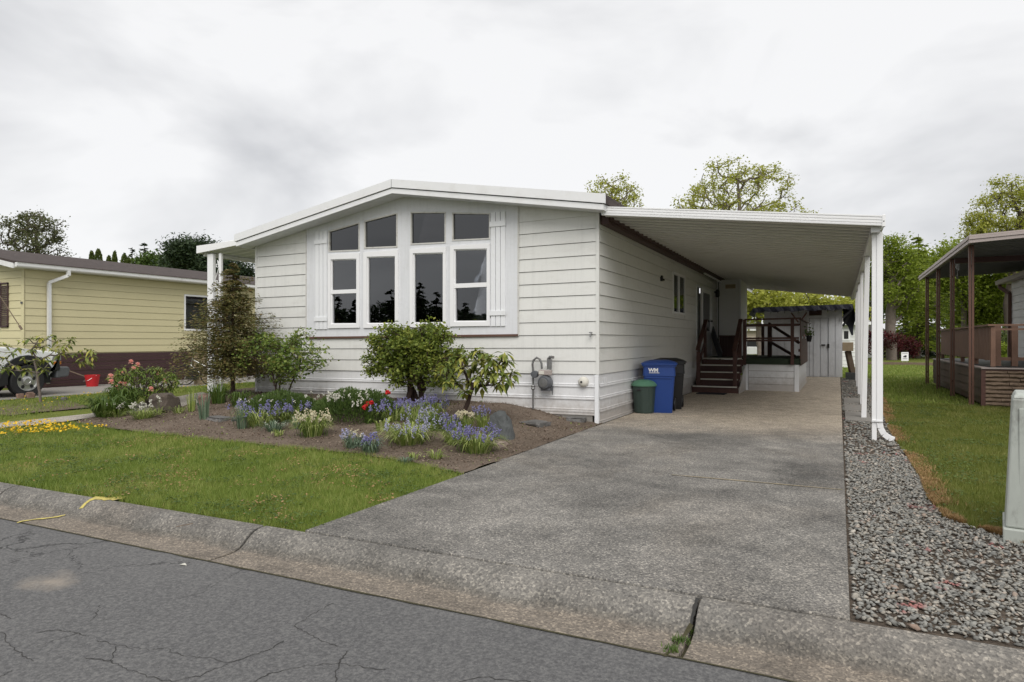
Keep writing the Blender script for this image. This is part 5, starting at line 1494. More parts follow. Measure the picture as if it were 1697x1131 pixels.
# louvred shutter and white window edge on the front, at the picture's left edge
a, b = onY(2.5, 500, YY).x, onY(15.5, 500, YY).x; zt, zbm = onY(8, 469, YY).z, onY(8, 543, YY).z
shu = empty('shutter', (0, 0, 0)); shu.parent = yh; shu.location = -yh.location
def pl(m, nm, mat):
    o = m.build(nm, mat, None); o.parent = shu; return o
m = MB(); m.box(a, a + .03, YY - .05, YY - .018, zbm, zt); m.box(b - .03, b, YY - .05, YY - .018, zbm, zt); m.box(a, b, YY - .05, YY - .018, zt - .04, zt); m.box(a, b, YY - .05, YY - .018, zbm, zbm + .04); pl(m, 'frame', M['maroon'])
nl = 22
for k in range(nl):
    z = zbm + .05 + (zt - zbm - .1) * k / nl
    m = MB(); m.bar((a + .03, YY - .03, z), (b - .03, YY - .03, z), .03, .028); pl(m, 'louvre', M['maroon'])
m = MB(); m.box(a - 1.2, a - .02, YY - .04, YY - .018, zbm - .05, zt + .05); m.build('window', M['vinyl'], yh)
c = onY(42, 502, YY)
mb = MB(); mb.lathe([(.03, -.03), (.04, .03)], (YX - .06, YY - .03, c.z), 8); mb.build('wall_fitting', M['grey'], yh)
c0, c1_ = onY(-2, 488, YY - .9), onY(32, 540, YY - .6)
mb = MB(); mb.tube([c0, c1_], .012, 6); mb.tube([c1_, c1_ + (c1_ - c0).normalized() * .12], .03, 6)
tag(mb.build('flagpole', M['wood']), 'thin bare flagpole slanting down across the yellow house front', 'pole')

# ------------------------------------------------------------------ white vehicle parked beside the yellow house
wc = gp(47, 658); TXs = wc.x        # outer face of the near wheel
tk = empty('parked_truck', (TXs - 1, wc.y, 0), 'white four wheel drive vehicle with dark wheel arches parked at the yellow house', 'truck')
wy = wc.y; R = .385
xs0, xs1 = TXs - 1.85, TXs - .06
def side(poly, name, mat, xa=xs0, xb=xs1, bev=.03, smooth=False):
    m = MB(); m.slabx([(wy + p[0], p[1]) for p in poly], xa, xb); return m.build(name, mat, tk, bevel=bev, smooth=smooth)
arch = [(R + .10) * 1.0 * math.cos(math.radians(a)) for a in range(0, 181, 20)]
ap = [((R + .13) * math.cos(math.radians(a)), R + (R + .13) * math.sin(math.radians(a))) for a in range(-10, 191, 20)]
body = [(.78, .72), (.78, .98), (.70, 1.07), (-.35, 1.20), (-1.15, 1.24), (-4.2, 1.24), (-4.2, .55), (-.62, .55)] + [(p[0], max(.5, p[1])) for p in ap[::-1]] + [(.62, .60)]
side(body, 'body', M['carwhite'])
side([(-.95, 1.24), (-1.45, 1.86), (-3.9, 1.86), (-4.1, 1.24)], 'cab', M['carwhite'], xs0 + .15, xs1 - .12, .05)
side([(-1.22, 1.27), (-1.55, 1.80), (-2.5, 1.80), (-2.5, 1.27)], 'side_window', M['glass_dark'], xs1 - .13, xs1 - .11, 0)
fl = [(.72, .98)] + [((R + .24) * math.cos(math.radians(a)), R + (R + .24) * math.sin(math.radians(a))) for a in range(20, 191, 17)] + [((R + .06) * math.cos(math.radians(a)), R + (R + .06) * math.sin(math.radians(a))) for a in range(190, 0, -17)] + [(.50, .60), (.74, .62)]
side(fl, 'wheel_arch_trim', M['black'], xs1 - .02, xs1 + .06, .01)
side([(-.62, .50), (-.62, .80), (-4.2, .80), (-4.2, .45)], 'door_cladding', M['black'], xs1 - .02, xs1 + .025, .01)
side([(.66, .42), (.66, .70), (.96, .70), (1.0, .62), (.96, .45)], 'bumper', M['grey'], xs0 - .02, xs1 + .04, .03)
side([(.55, .86), (.79, .86), (.79, .98), (.6, .99)], 'headlight', M['chrome'], xs1 - .10, xs1 + .01, .01)
side([(.60, .76), (.795, .76), (.795, .84), (.62, .84)], 'indicator', M['orange'], xs1 - .06, xs1 + .012, .008)
mb = MB(); mb.box(xs0 + .1, xs1 - .1, wy - 4, wy + .6, .30, .55); mb.build('underbody', M['black'], tk)
for (yy, xx) in ((wy, TXs - .12), (wy, xs0 + .12), (wy - 3.0, TXs - .12), (wy - 3.0, xs0 + .12)):
    m = MB(); m.lathe([(R * .62, -.11), (R * .93, -.115), (R, -.09), (R, .09), (R * .93, .115), (R * .62, .11)], (xx, yy, R), 36, 'X', caps=False); wl = m.build('wheel', M['rubber'], tk, smooth=True)
    m = MB(); m.lathe([(R * .64, .06), (R * .64, .105), (R * .58, .10), (R * .55, .06), (R * .30, .05), (R * .27, .095), (R * .16, .11), (R * .14, .10), (.01, .10)], (xx, yy, R), 36, 'X'); rim = m.build('rim', M['steel'], wl, smooth=True)
    m = MB()
    for k in range(5):
        a = math.radians(72 * k + 20); m.lathe([(.036, .0), (.036, .012)], (xx + .060, yy + R * .43 * math.cos(a), R + R * .43 * math.sin(a)), 10, 'X', sx=1, sy=1.25)
    m.build('rim_slots', M['black'], wl)
# red bucket and shovel, bicycle by the wall
c = gp(153, 641); c.z = 0.006
rb = empty('red_bucket', c, 'small red bucket on the driveway against the maroon skirting', 'bucket')
mb = MB(); mb.lathe([(.15, 0), (.20, .32), (.205, .34), (.19, .34), (.14, .05)], c + Vector((0, .0, 0)), 16); mb.build('body', M['red'], rb, smooth=True)
mb = MB(); mb.tube([c + Vector((-.20, 0, .33)), c + Vector((-.22, 0, .24)), c + Vector((-.1, -.2, .16)), c + Vector((.1, -.2, .18)), c + Vector((.2, 0, .33))], .006, 5); mb.build('handle', M['steel'], rb)
p0, p1 = onD(148, 627, depth_of(c)), onD(92, 607, depth_of(c) - .4)
mb = MB(); mb.tube([p0, p1], .018, 6); tag(mb.build('broom_handle', M['wood']), 'long thin handle slanting down to the red bucket', 'tool')
# bicycle leaning beside the wall, mostly behind the spruce
d = 20.5
def B(px, py): return onD(px, py, d)
bk = empty('bicycle', B(326, 640), 'dark bicycle leaning at the yellow house wall behind the spruce', 'bicycle')
mb = MB(); mb.tube([B(311, 573), B(316, 578), B(322, 581), B(325, 586)], .018, 6); mb.tube([B(322, 581), B(330, 574), B(342, 585)], .018, 6); mb.build('handlebar', M['black'], bk)
mb = MB(); mb.tube([B(321, 583), B(318, 600), B(312, 618), B(306, 628)], .016, 6); mb.tube([B(319, 596), B(345, 610)], .018, 6); mb.tube([B(316, 605), B(338, 625)], .018, 6); mb.build('frame', M['chrome'], bk)
for (px, py) in ((306, 622), (350, 622)):
    cc = B(px, py); m = MB(); pts = [cc + Vector((math.cos(t_ * math.pi / 9) * .30 * .45, math.cos(t_ * math.pi / 9) * .30 * .89, math.sin(t_ * math.pi / 9) * .30)) for t_ in range(19)]; m.tube(pts, .02, 5, caps=False); m.build('wheel', M['rubber'], bk)
mb = MB(); q = B(318, 624); mb.box(q.x - .15, q.x + .18, q.y - .1, q.y + .1, q.z - .1, q.z + .25); mb.build('pannier', M['black'], bk)
q = gpz(325, 638, 0); mb = MB(); mb.box(q.x - .1, q.x + .05, q.y, q.y + .35, 0, 1.2); tag(mb.build('cardboard', M['woodl']), 'tan board standing behind the bicycle', 'board')

# ------------------------------------------------------------------ neighbouring roofed deck on the right
rd = empty('patio_cover', (2.5, 16.5, 0), 'flat patio roof on thin brown metal posts over the right hand deck', 'patio cover')
RXa = 2.42
def rz_(x): return 3.36 + (x - RXa) * .055
for y in (16.9, 19.5, 22.1, 24.7):
    for dx in (0, .052):
        m = MB(); m.box(2.46 + dx, 2.50 + dx, y - .035, y + .035, 0, rz_(2.5)); m.build('post', M['postb'], rd)
    m = MB()
    for z in (.35, .95, 1.6, 2.3, 2.9): m.box(2.488, 2.522, y - .03, y + .03, z, z + .05)
    m.build('post_clip', M['brown'], rd)
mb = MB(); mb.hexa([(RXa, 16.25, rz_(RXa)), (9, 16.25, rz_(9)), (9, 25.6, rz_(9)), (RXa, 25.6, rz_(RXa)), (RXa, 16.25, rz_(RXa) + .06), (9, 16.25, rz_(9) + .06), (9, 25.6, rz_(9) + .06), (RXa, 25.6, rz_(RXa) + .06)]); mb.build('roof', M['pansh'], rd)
for k in range(30):
    y = 16.4 + k * .305
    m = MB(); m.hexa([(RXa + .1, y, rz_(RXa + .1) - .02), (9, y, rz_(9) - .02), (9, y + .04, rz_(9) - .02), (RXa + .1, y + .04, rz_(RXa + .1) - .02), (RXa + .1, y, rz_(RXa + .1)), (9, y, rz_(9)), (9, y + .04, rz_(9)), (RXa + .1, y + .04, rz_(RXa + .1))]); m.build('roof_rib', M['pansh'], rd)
mb = MB(); mb.box(RXa + .1, 9, 19.2, 19.3, 3.22, 3.35); mb.build('cross_beam', M['brown'], rd)
for (o1, o2, e) in ((-.03, .035, .0), (.04, .09, .02), (.095, .13, .0)):
    m = MB(); m.hexa([(RXa - .05, 16.2 - e, rz_(RXa) + o1), (9, 16.2 - e, rz_(9) + o1), (9, 16.25, rz_(9) + o1), (RXa - .05, 16.25, rz_(RXa) + o1), (RXa - .05, 16.2 - e, rz_(RXa) + o2), (9, 16.2 - e, rz_(9) + o2), (9, 16.25, rz_(9) + o2), (RXa - .05, 16.25, rz_(RXa) + o2)]); m.build('front_fascia', M['taupe'], rd)
    m = MB(); m.box(RXa - .05 - e, RXa - .001, 16.26, 25.65, rz_(RXa) + o1, rz_(RXa) + o2); m.build('side_fascia', M['taupe'], rd)
c = onD(1586.5, 440, 17.4)
wch = empty('wind_chime', c, 'small metal wind chime hanging from the brown patio roof', 'wind chime')
mb = MB(); mb.lathe([(.01, .28), (.05, .2), (.01, .18)], c, 8); mb.tube([c + Vector((0, 0, .28)), c + Vector((0, 0, -.35))], .004, 4); mb.build('top_plate', M['chrome'], wch)
for k in range(4):
    a = k * 1.57; m = MB(); m.tube([c + Vector((.035 * math.cos(a), .035 * math.sin(a), .16)), c + Vector((.035 * math.cos(a), .035 * math.sin(a), -.13 + .03 * k))], .011, 6); m.build('tube', M['chrome'], wch)
mb = MB(); mb.lathe([(.005, -.36), (.045, -.32), (.005, -.28)], c, 8); mb.build('striker', M['chrome'], wch)

nd = empty('neighbour_deck', (5, 17.2, 0), 'brown raised deck with rough faux stone front and slatted side rail', 'deck')
NX, NY, NZ = 2.66, 16.62, .79
ncs = 9
for r_ in range(ncs):          # courses of rough blocks
    z0 = .02 + r_ * .082; x = NX + .04; k = 0
    while x < 9:
        L = rnd.uniform(.25, .6)
        if r_ < ncs:
            m = MB(); n_ = 5
            vs = []
            for i in range(n_ + 1):
                xx = x + (L - .008) * i / n_
                o1, o2, o3 = rnd.uniform(0, .012), rnd.uniform(.018, .045), rnd.uniform(0, .012)
                vs += [(xx, NY - o1, z0 + .002), (xx, NY - o2, z0 + .03 + rnd.uniform(-.012, .012)), (xx, NY - o2 * .8, z0 + .055), (xx, NY - o3, z0 + .078)]
            fs = []
            for i in range(n_):
                for j in range(3): fs.append((i*4+j, (i+1)*4+j, (i+1)*4+j+1, i*4+j+1))
            m.add(vs, fs); m.build('stone', M['stonep'], nd)
        x += L
mb = MB(); mb.box(NX + .03, 9, NY + .001, NY + .05, 0, NZ - .03); mb.build('backing', M['brown'], nd)
mb = MB(); mb.box(NX - .03, NX + .045, NY - .04, NY + .05, 0, NZ - .04); mb.build('corner_board', M['decka'], nd)
for k in range(4):
    z1 = NZ - .05 - k * .185
    if z1 - .18 < 0.08: continue
    lap_side(NY + .05, 24.6, z1 - .185, z1, NX - .0, M['brownlap'], 'siding_board', nd, .016, -1)
mb = MB(); mb.box(NX + .002, 9, NY + .05, 24.6, .05, NZ - .02); mb.build('framing', M['brown'], nd)
mb = MB(); mb.box(NX - .03, 9, NY - .05, 24.65, NZ - .012, NZ + .016); mb.build('deck_edge', M['taupe'], nd)
mb = MB(); mb.box(NX + .12, 9, NY + .10, 24.5, NZ + .017, NZ + .03); mb.build('floor', M['black'], nd)
mb = MB(); mb.box(NX - .02, 9, NY - .02, NY - .0405 + .05, NZ - .05, NZ - .013); mb.build('rim_board', M['decka'], nd)
ly = NY + .22; lx = NX + .18
m = None
for k in range(48):
    y0 = ly + .0 + k * .155
    if y0 > 24.3: break
    mb = MB(); mb.box(lx - .02, lx + .0, y0, y0 + .115, NZ + .16, NZ + .86); mb.build('slat', M['deckb'], nd)
rail((lx, ly - .08, NZ + .89), (lx, 24.4, NZ + .89), .13, .035, 'deckb', nd); rail((lx + .03, ly, NZ + .76), (lx + .03, 24.4, NZ + .76), .04, .07, 'deckb', nd); rail((lx + .03, ly, NZ + .19), (lx + .03, 24.4, NZ + .19), .04, .07, 'deckb', nd)
for y in (ly, 18.7, 20.6, 22.5, 24.3): post(lx + .03, y, NZ, NZ + .87, .08, 'deckb', nd)
rail((lx, ly, NZ + .89), (9, ly, NZ + .89), .09, .035, 'deckb', nd); rail((lx, ly, NZ + .80), (9, ly, NZ + .80), .03, .04, 'deckb', nd); rail((lx, ly + .6, NZ + .18), (9, ly + .6, NZ + .18), .06, .07, 'deckb', nd)
for px in (1653, 1681):
    q = onY(px, 560, ly + .6); post(q.x, ly + .6, NZ, NZ + .88, .11, 'deckb', nd)

nh = empty('neighbour_house', (7.2, 20, 0), 'white lap sided house with brown gutter at the right edge', 'house')
HX, HY0, HY1 = 4.65, 12.0, 24.55
for k in range(12):
    z1 = 3.10 - k * .2148
    if z1 < .8: break
    lap_side(HY0, HY1, z1 - .2148, z1, HX, M['farwhite'], 'siding_board', nh, face=-1)
mb = MB(); mb.box(HX + .014, 11, HY0, HY1 - .02, .3, 3.10); mb.build('wall', M['farwhite'], nh)
mb = MB(); mb.slab([(HX - .20, 3.10), (8, 3.30), (11, 3.2), (11, 3.1)], HY0 - .3, HY1 + .45); mb.build('roof', M['taupe'], nh)
mb = MB(); mb.slab([(HX - .32, 3.06), (HX - .20, 3.06), (HX - .20, 3.18), (HX - .34, 3.18)], HY0 - .3, HY1 + .45); mb.build('gutter', M['taupe'], nh)
mb = MB()
for a, b in zip([(HX - .26, HY1 + .2, 3.06), (HX - .26, HY1 + .2, 2.98), (HX - .06, HY1 - .04, 2.78)], [(HX - .26, HY1 + .2, 2.98), (HX - .06, HY1 - .04, 2.78), (HX - .06, HY1 - .04, .5)]): mb.bar(a, b, .09, .09)
mb.build('downspout', M['postb'], nh)

# ------------------------------------------------------------------ far side: road, houses, sign
mb = MB(); mb.box(-60, 120, 43.2, 43.35, -.1, .16); tag(mb.build('shadow_line_strip', M['wood']), 'low dark strip standing for the shadow line across the far lawn', 'shadow line')  # dark strip added to draw the shadow line across the far lawn
q = gp(1499, 602)
sgn = empty('yard_sign', q, 'small white yard sign with dark picture standing on the far lawn', 'sign')
dS = depth_of(q); a = onD(1493.5, 598.5, dS); b = onD(1505.5, 584, dS)
wdt = (Vector((b.x, b.y, 0)) - Vector((a.x, a.y, 0)))
nx = Vector((-wdt.y, wdt.x, 0)).normalized() * -.012
def sq(u0, u1, v0, v1, off, name, mat):
    P0 = Vector((a.x, a.y, 0)) + wdt * u0 + nx * off; P1 = Vector((a.x, a.y, 0)) + wdt * u1 + nx * off
    z0 = a.z + (b.z - a.z) * v0; z1 = a.z + (b.z - a.z) * v1
    m = MB(); m.hexa([(P0.x, P0.y, z0), (P1.x, P1.y, z0), (P1.x - nx.x, P1.y - nx.y, z0), (P0.x - nx.x, P0.y - nx.y, z0), (P0.x, P0.y, z1), (P1.x, P1.y, z1), (P1.x - nx.x, P1.y - nx.y, z1), (P0.x - nx.x, P0.y - nx.y, z1)])
    return m.build(name, mat, sgn)
sq(0, 1, 0, 1, 1, 'board', M['whitepr']); sq(.28, .5, .40, .56, 1.4, 'print', M['black']); sq(.45, .72, .40, .64, 1.45, 'print', M['black']); sq(.18, .82, .22, .28, 1.4, 'print', M['grey']); sq(.12, .88, .82, .86, 1.4, 'print', M['grey'])
mb = MB()
for u in (.2, .8): P0 = Vector((a.x, a.y, 0)) + wdt * u; mb.box(P0.x - .01, P0.x + .01, P0.y - .01, P0.y + .01, 0, a.z + .05)
mb.build('stakes', M['steel'], sgn)

def far_house(px0, px1, py_top, d, wallm, label, wins=(), roof_h=.5, deep=7, base_z=0.0, roofm=None):
    """long low house seen square on from the camera, its front running parallel to the street"""
    q0, q1 = onD(px0, 565, d), onD(px1, 565, d)
    Y = (q0.y + q1.y) / 2
    x0, x1 = onY(px0, 565, Y).x, onY(px1, 565, Y).x
    h = onY((px0 + px1) / 2, py_top, Y).z
    t = empty('far_house', ((x0 + x1) / 2, Y, 0), label, 'house')
    m = MB(); m.box(x0, x1, Y, Y + deep, 0, h); m.build('wall', wallm, t)
    m = MB(); m.slab([(x0 - .3, h), (x1 + .3, h), (x1 + .3, h + .12), ((x0 + x1) / 2, h + roof_h), (x0 - .3, h + .12)], Y - .35, Y + deep); m.build('roof', roofm or M['farroof'], t)
    m = MB(); m.box(x0 - .3, x1 + .3, Y - .40, Y - .352, h - .03, h + .12); m.build('fascia', M['vinyl'], t)
    for k in range(1, 11):
        z = h * k / 11
        m = MB(); m.box(x0, x1, Y - .02, Y - .001, z - .012, z); m.build('siding_line', wallm, t)
    for (a_, b_, c_, d_, sh_) in wins:
        A, Bq = onY(a_, c_, Y), onY(b_, d_, Y)
        m = MB(); m.box(A.x - .08, Bq.x + .08, Y - .05, Y - .021, Bq.z - .08, A.z + .08); f = m.build('window', M['vinyl'], t)
        m = MB(); m.box(A.x, Bq.x, Y - .058, Y - .051, Bq.z, A.z); m.build('pane', M['black'], f)
        if sh_:
            for (u, v) in ((A.x - .42, A.x - .1), (Bq.x + .1, Bq.x + .42)):
                m = MB(); m.box(u, v, Y - .06, Y - .03, Bq.z, A.z); m.build('shutter', sh_, t)
    return t
far_house(1384, 1432, 538, 34, M['farwhite'], 'white sided house with one window just right of the shed', [(1398.5, 1406, 549, 562, None)])
far_house(1432, 1462, 551, 55, M['farwhite'], 'white house half hidden by the round dark red bushes', roof_h=.9)
far_house(1488, 1532, 556, 58, M['fargrey'], 'grey house with red shutters under the dark trees', [(1508, 1514, 561, 568, M['maroon'])], roof_h=.7)
far_house(1534, 1556, 548, 62, M['farwhite'], 'white house glimpsed between the brown posts', [(1541, 1549, 572, 577, None)], roof_h=.6)
far_house(1226, 1262, 548, 60, M['farbeige'], 'beige house seen past the left side of the shed', roof_h=1.0)
far_house(1620, 1672, 572, 70, M['farwhite'], 'low white house seen through the right deck railing', [(1645, 1655, 577, 583, None)], roof_h=1.2)
# parked things in the far yards, seen through the railings
for nm, px, py, d, cols_, lab in (('parked_car', 1246, 583, 52, 'carwhite', 'white car in the beige house yard beyond the deck'), ('parked_car', 1668, 586, 60, 'carwhite', 'white car seen through the right deck railing')):
    q = onD(px, 592, d)
    t = empty(nm, (q.x, q.y, 0), lab, 'car')
    def pc(poly, n_, mt, w0, w1):
        m = MB(); m.slab([(q.x + a_, b_) for a_, b_ in poly], q.y + w0, q.y + w1); return m.build(n_, mt, t, bevel=.05)
    pc([(-2.1, .3), (2.1, .3), (2.15, .75), (1.2, .9), (-1.6, .92), (-2.1, .8)], 'body', M[cols_], 0, 1.7)
    pc([(-1.4, .9), (-.9, 1.38), (.4, 1.38), (1.1, .9)], 'cabin', M['black'], .1, 1.6)
    for xx in (-1.3, 1.35):
        m = MB(); m.lathe([(.3, -.1), (.3, .1)], (q.x + xx, q.y, .3), 16, 'Y'); m.build('wheel', M['rubber'], t)
q = onD(1290, 575, 50)
# ------------------------------------------------------------------ vegetation
def leaf_mesh(name, C, N, size, mat, parent, seed, aspect=.55, fold=True, smooth=False, droop=0.0, dirs=None):
    """C centres (n,3); every leaf is a small pointed two-triangle face with random turn"""
    r = np.random.RandomState(seed); n = len(C)
    if dirs is None:
        A = r.normal(0, 1, (n, 3)); A[:, 2] = A[:, 2] * .6 - droop
    else:
        A = dirs + r.normal(0, .25, (n, 3))
    A /= np.linalg.norm(A, axis=1)[:, None]
    Bv = r.normal(0, 1, (n, 3)); Bv[:, 2] *= .35
    Bv -= A * (A * Bv).sum(1)[:, None]; Bv /= np.linalg.norm(Bv, axis=1)[:, None] + 1e-9
    s = (size * r.uniform(.6, 1.35, n))[:, None]
    base_, tip = C - A * s * .5, C + A * s * .5
    m1, m2 = C + Bv * s * aspect * .5, C - Bv * s * aspect * .5
    nr = np.cross(A, Bv); m1 = m1 + nr * s * .12; m2 = m2 + nr * s * .12
    V = np.stack([base_, m1, tip, m2], 1).reshape(-1, 3)
    F = (np.array([[0, 1, 2], [0, 2, 3]])[None] + (np.arange(n) * 4)[:, None, None]).reshape(-1, 3)
    return np_mesh(name, V, F, mat, parent=parent)

def skeleton(base_p, tips, trunk, seed, lift=.25, wig=.06, step=None):
    """grow limbs from the trunk polyline towards the tips; returns nodes, parents"""
    r = random.Random(seed)
    nodes = [Vector(p) for p in trunk]; par = [-1] + list(range(len(trunk) - 1))
    top = nodes[-1].z; bz = nodes[0].z; H = max(.1, top - bz)
    order = sorted(tips, key=lambda t: (t - Vector((nodes[len(trunk)//2].x, nodes[len(trunk)//2].y, t.z))).length + t.z * .15)
    for t in order:
        best = None; bc = 1e9
        for i, nd_ in enumerate(nodes):
            if i < len(trunk) and i < max(1, int(.25 * len(trunk))): continue
            dv = t - nd_
            L = dv.length
            if L < 1e-3: continue
            c = L * (1.0 + .55 * max(0, -dv.z / L + .15) * 2) + (0.04 * H if i < len(trunk) else 0)
            if c < bc: bc = c; best = i
        a = nodes[best]; L = (t - a).length
        k = max(2, int(L / (step or H * .055)))
        k = min(k, 9)
        prev = best
        out = (t - a)
        for j in range(1, k + 1):
            u = j / k
            p = a.lerp(t, u) + Vector((0, 0, -lift * L * math.sin(u * math.pi) * .35)) 
            if j < k: p += Vector((r.uniform(-1, 1), r.uniform(-1, 1), r.uniform(-1, 1))) * wig * L
            nodes.append(p); par.append(prev); prev = len(nodes) - 1
    return nodes, par

def limbs(nodes, par, r_tip, r_base, expo=2.3, trunk_n=0, nside=5):
    n = len(nodes); acc = [0.0] * n; kids = [0] * n
    for i in range(n):
        if par[i] >= 0: kids[par[i]] += 1
    for i in range(n - 1, -1, -1):
        if acc[i] == 0: acc[i] = r_tip ** expo
        if par[i] >= 0: acc[par[i]] += acc[i] if True else 0
    rad = [a ** (1 / expo) for a in acc]
    # parents were appended before children, so acc includes every descendant
    sc = r_base / rad[0]
    rad = [max(r_tip, r * (1 + (sc - 1) * min(1, (r / rad[0]) ** .7))) for r in rad]
    vs = []; fs = []
    for i in range(1, n):
        p = par[i]
        a, b = nodes[p], nodes[i]; d = b - a
        if d.length < 1e-5: continue
        d.normalize(); u = d.cross(Vector((.3, .2, .9))); 
        if u.length < .1: u = d.cross(Vector((1, 0, 0)))
        u.normalize(); v = d.cross(u)
        ra = min(rad[p], rad[i] * 1.35); rb = rad[i]
        if i < trunk_n: ra = rad[p]
        k = nside if rad[i] > r_base * .12 else 3
        o = len(vs)
        for (c, rr_) in ((a - d * ra * .3, ra), (b, rb)):
            for q in range(k):
                t = 2 * math.pi * q / k; vs.append(c + (u * math.cos(t) + v * math.sin(t)) * rr_)
        for q in range(k): fs.append((o + q, o + (q + 1) % k, o + k + (q + 1) % k, o + k + q))
    return vs, fs

def crown_tips(c, rx, rz, n, seed, shell=.45, lobes=7, rya=None, zcut=-.9):
    """uneven crown: points gathered in overlapping clumps"""
    r = random.Random(seed); out = []
    ry = rya or rx
    lob = []
    for k in range(lobes):
        a = r.uniform(0, 6.28); e = r.uniform(-.55, 1.0); q = r.uniform(.35, .72)
        lob.append((Vector((math.cos(a) * math.cos(e) * q, math.sin(a) * math.cos(e) * q, math.sin(e) * q)), r.uniform(.30, .50)))
    t = 0
    while len(out) < n and t < n * 60:
        t += 1
        p = Vector((r.uniform(-1, 1), r.uniform(-1, 1), r.uniform(-1, 1)))
        if p.length > 1 or p.z < zcut: continue
        ok = any((p - l).length < s for l, s in lob) or p.length < .3
        if not ok: continue
        if p.length < shell and r.random() < .7: continue
        out.append(Vector((c[0] + p.x * rx, c[1] + p.y * ry, c[2] + p.z * rz)))
    return out

def broadleaf(name, label, base_p, height, crown_c, rx, rz, ntip, nleaf, lsize, lmat, bmat, seed, r_base=.2, spread=.5, group=None, cat='tree', lobes=8, trunk_bend=.022, first=.3, shell=.45, ry=None, r_tip=.012, lift=.2, aspect=.7, zcut=-.9, stems=1, stem_spread=.12, wig=.05):
    t = empty(name, base_p, label, cat, group)
    r = random.Random(seed)
    tips = crown_tips(crown_c, rx, rz, ntip, seed, shell, lobes, ry, zcut)
    allv = []; allf = []
    for s in range(stems):
        b = Vector(base_p) + (Vector((r.uniform(-1, 1), r.uniform(-1, 1), 0)) * stem_spread * (1 if stems > 1 else 0))
        top = Vector((crown_c[0] + (r.uniform(-.5, .5) * rx if stems > 1 else 0), crown_c[1] + (r.uniform(-.5, .5) * rx if stems > 1 else 0), crown_c[2] + rz * (.15 if stems == 1 else r.uniform(-.4, .2))))
        N = 8; tr = []
        for i in range(N):
            u = i / (N - 1); p = b.lerp(top, u)
            if 0 < i: p += Vector((r.uniform(-1, 1), r.uniform(-1, 1), 0)) * trunk_bend * height * .5
            tr.append(p)
        mine = tips if stems == 1 else [q for q in tips if min(range(stems), key=lambda k_: abs(hash((round(q.x, 3), round(q.y, 3))) % stems - k_)) == s]
        nd_, pa = skeleton(b, mine, tr, seed + s, lift, wig)
        v, f = limbs(nd_, pa, r_tip, r_base, trunk_n=N)
        o = len(allv); allv += v; allf += [tuple(i + o for i in q) for q in f]
    m = MB(); m.add(allv, allf)
    me = bpy.data.meshes.new('trunk'); me.from_pydata(m.v, [], m.f); me.materials.append(bmat)
    me.polygons.foreach_set('use_smooth', [True] * len(me.polygons))
    o = bpy.data.objects.new('trunk', me); COL.objects.link(o); put(o, t)
    rr = np.random.RandomState(seed)
    T = np.array([list(q) for q in tips]); wts = rr.gamma(1.6, 1, len(T)); k = rr.choice(len(T), nleaf, p=wts / wts.sum())
    C = T[k] + rr.normal(0, 1, (nleaf, 3)) * np.array([spread, spread, spread * .7])
    leaf_mesh('crown', C, None, lsize, lmat, t, seed + 3, aspect)
    return t

def conifer(name, label, base_p, height, rad, lmat, seed, dens=1.0, droop=.25, bare=.12, cat='tree', group=None, needle=.16, bmat=None, tiers=None, power=.85, per=None, jit=.6):
    t = empty(name, base_p, label, cat, group)
    r = np.random.RandomState(seed); B0 = np.array(list(base_p))
    m = MB(); m.tube([Vector(base_p), Vector(base_p) + Vector((0, 0, height * .5)), Vector(base_p) + Vector((0, 0, height))], [height * .018, height * .011, height * .002], 7)
    tiers = tiers or int(height * 3.0)
    C = []; D = []
    for i in range(tiers):
        u = (i + .3) / tiers; z = height * (bare + (1 - bare) * u)
        L = rad * (1 - u) ** power * r.uniform(.75, 1.12) + height * .01
        nb = max(4, int(7 * (1 - u * .4)))
        a0 = r.uniform(0, 6.28)
        for b in range(nb):
            a = a0 + b * 6.28 / nb + r.uniform(-.3, .3); Lb = L * r.uniform(.5, 1.3); z = height * (bare + (1 - bare) * min(.985, u + r.uniform(-jit, jit) / tiers * 1.6))
            dx, dy = math.cos(a), math.sin(a)
            e = Vector(base_p) + Vector((dx * Lb, dy * Lb, z - droop * Lb + (.12 * Lb)))
            md = Vector(base_p) + Vector((dx * Lb * .5, dy * Lb * .5, z - droop * Lb * .35))
            m.tube([Vector(base_p) + Vector((0, 0, z)), md, e], [height * .004, height * .0025, height * .001], 3, caps=False)
            nn_ = int((per or 26) * dens * (.3 + Lb / rad))
            for q in range(nn_):
                w_ = r.uniform(.12, 1.05); side_ = r.normal(0, .16) * Lb * (1.15 - w_ * .6)
                C.append((B0[0] + dx * Lb * w_ - dy * side_, B0[1] + dy * Lb * w_ + dx * side_, B0[2] + z - droop * Lb * w_ ** 1.4 * .9 + r.normal(0, .075) * Lb))
                D.append((dx + -dy * np.sign(side_) * .8, dy + dx * np.sign(side_) * .8, -.15))
    me = bpy.data.meshes.new('trunk'); me.from_pydata(m.v, [], m.f); me.materials.append(bmat or M['bark'])
    o = bpy.data.objects.new('trunk', me); COL.objects.link(o); put(o, t)
    C = np.array(C); D = np.array(D)
    leaf_mesh('crown', C, None, needle, lmat, t, seed + 1, .35, dirs=D)
    return t

def at(px, d, z=0.0):
    r_ = ray(px, 565.5) * d; return Vector((r_.x, r_.y, z))
def zat(py, d): return CAMZ + (565.5 - py) / FPX * d

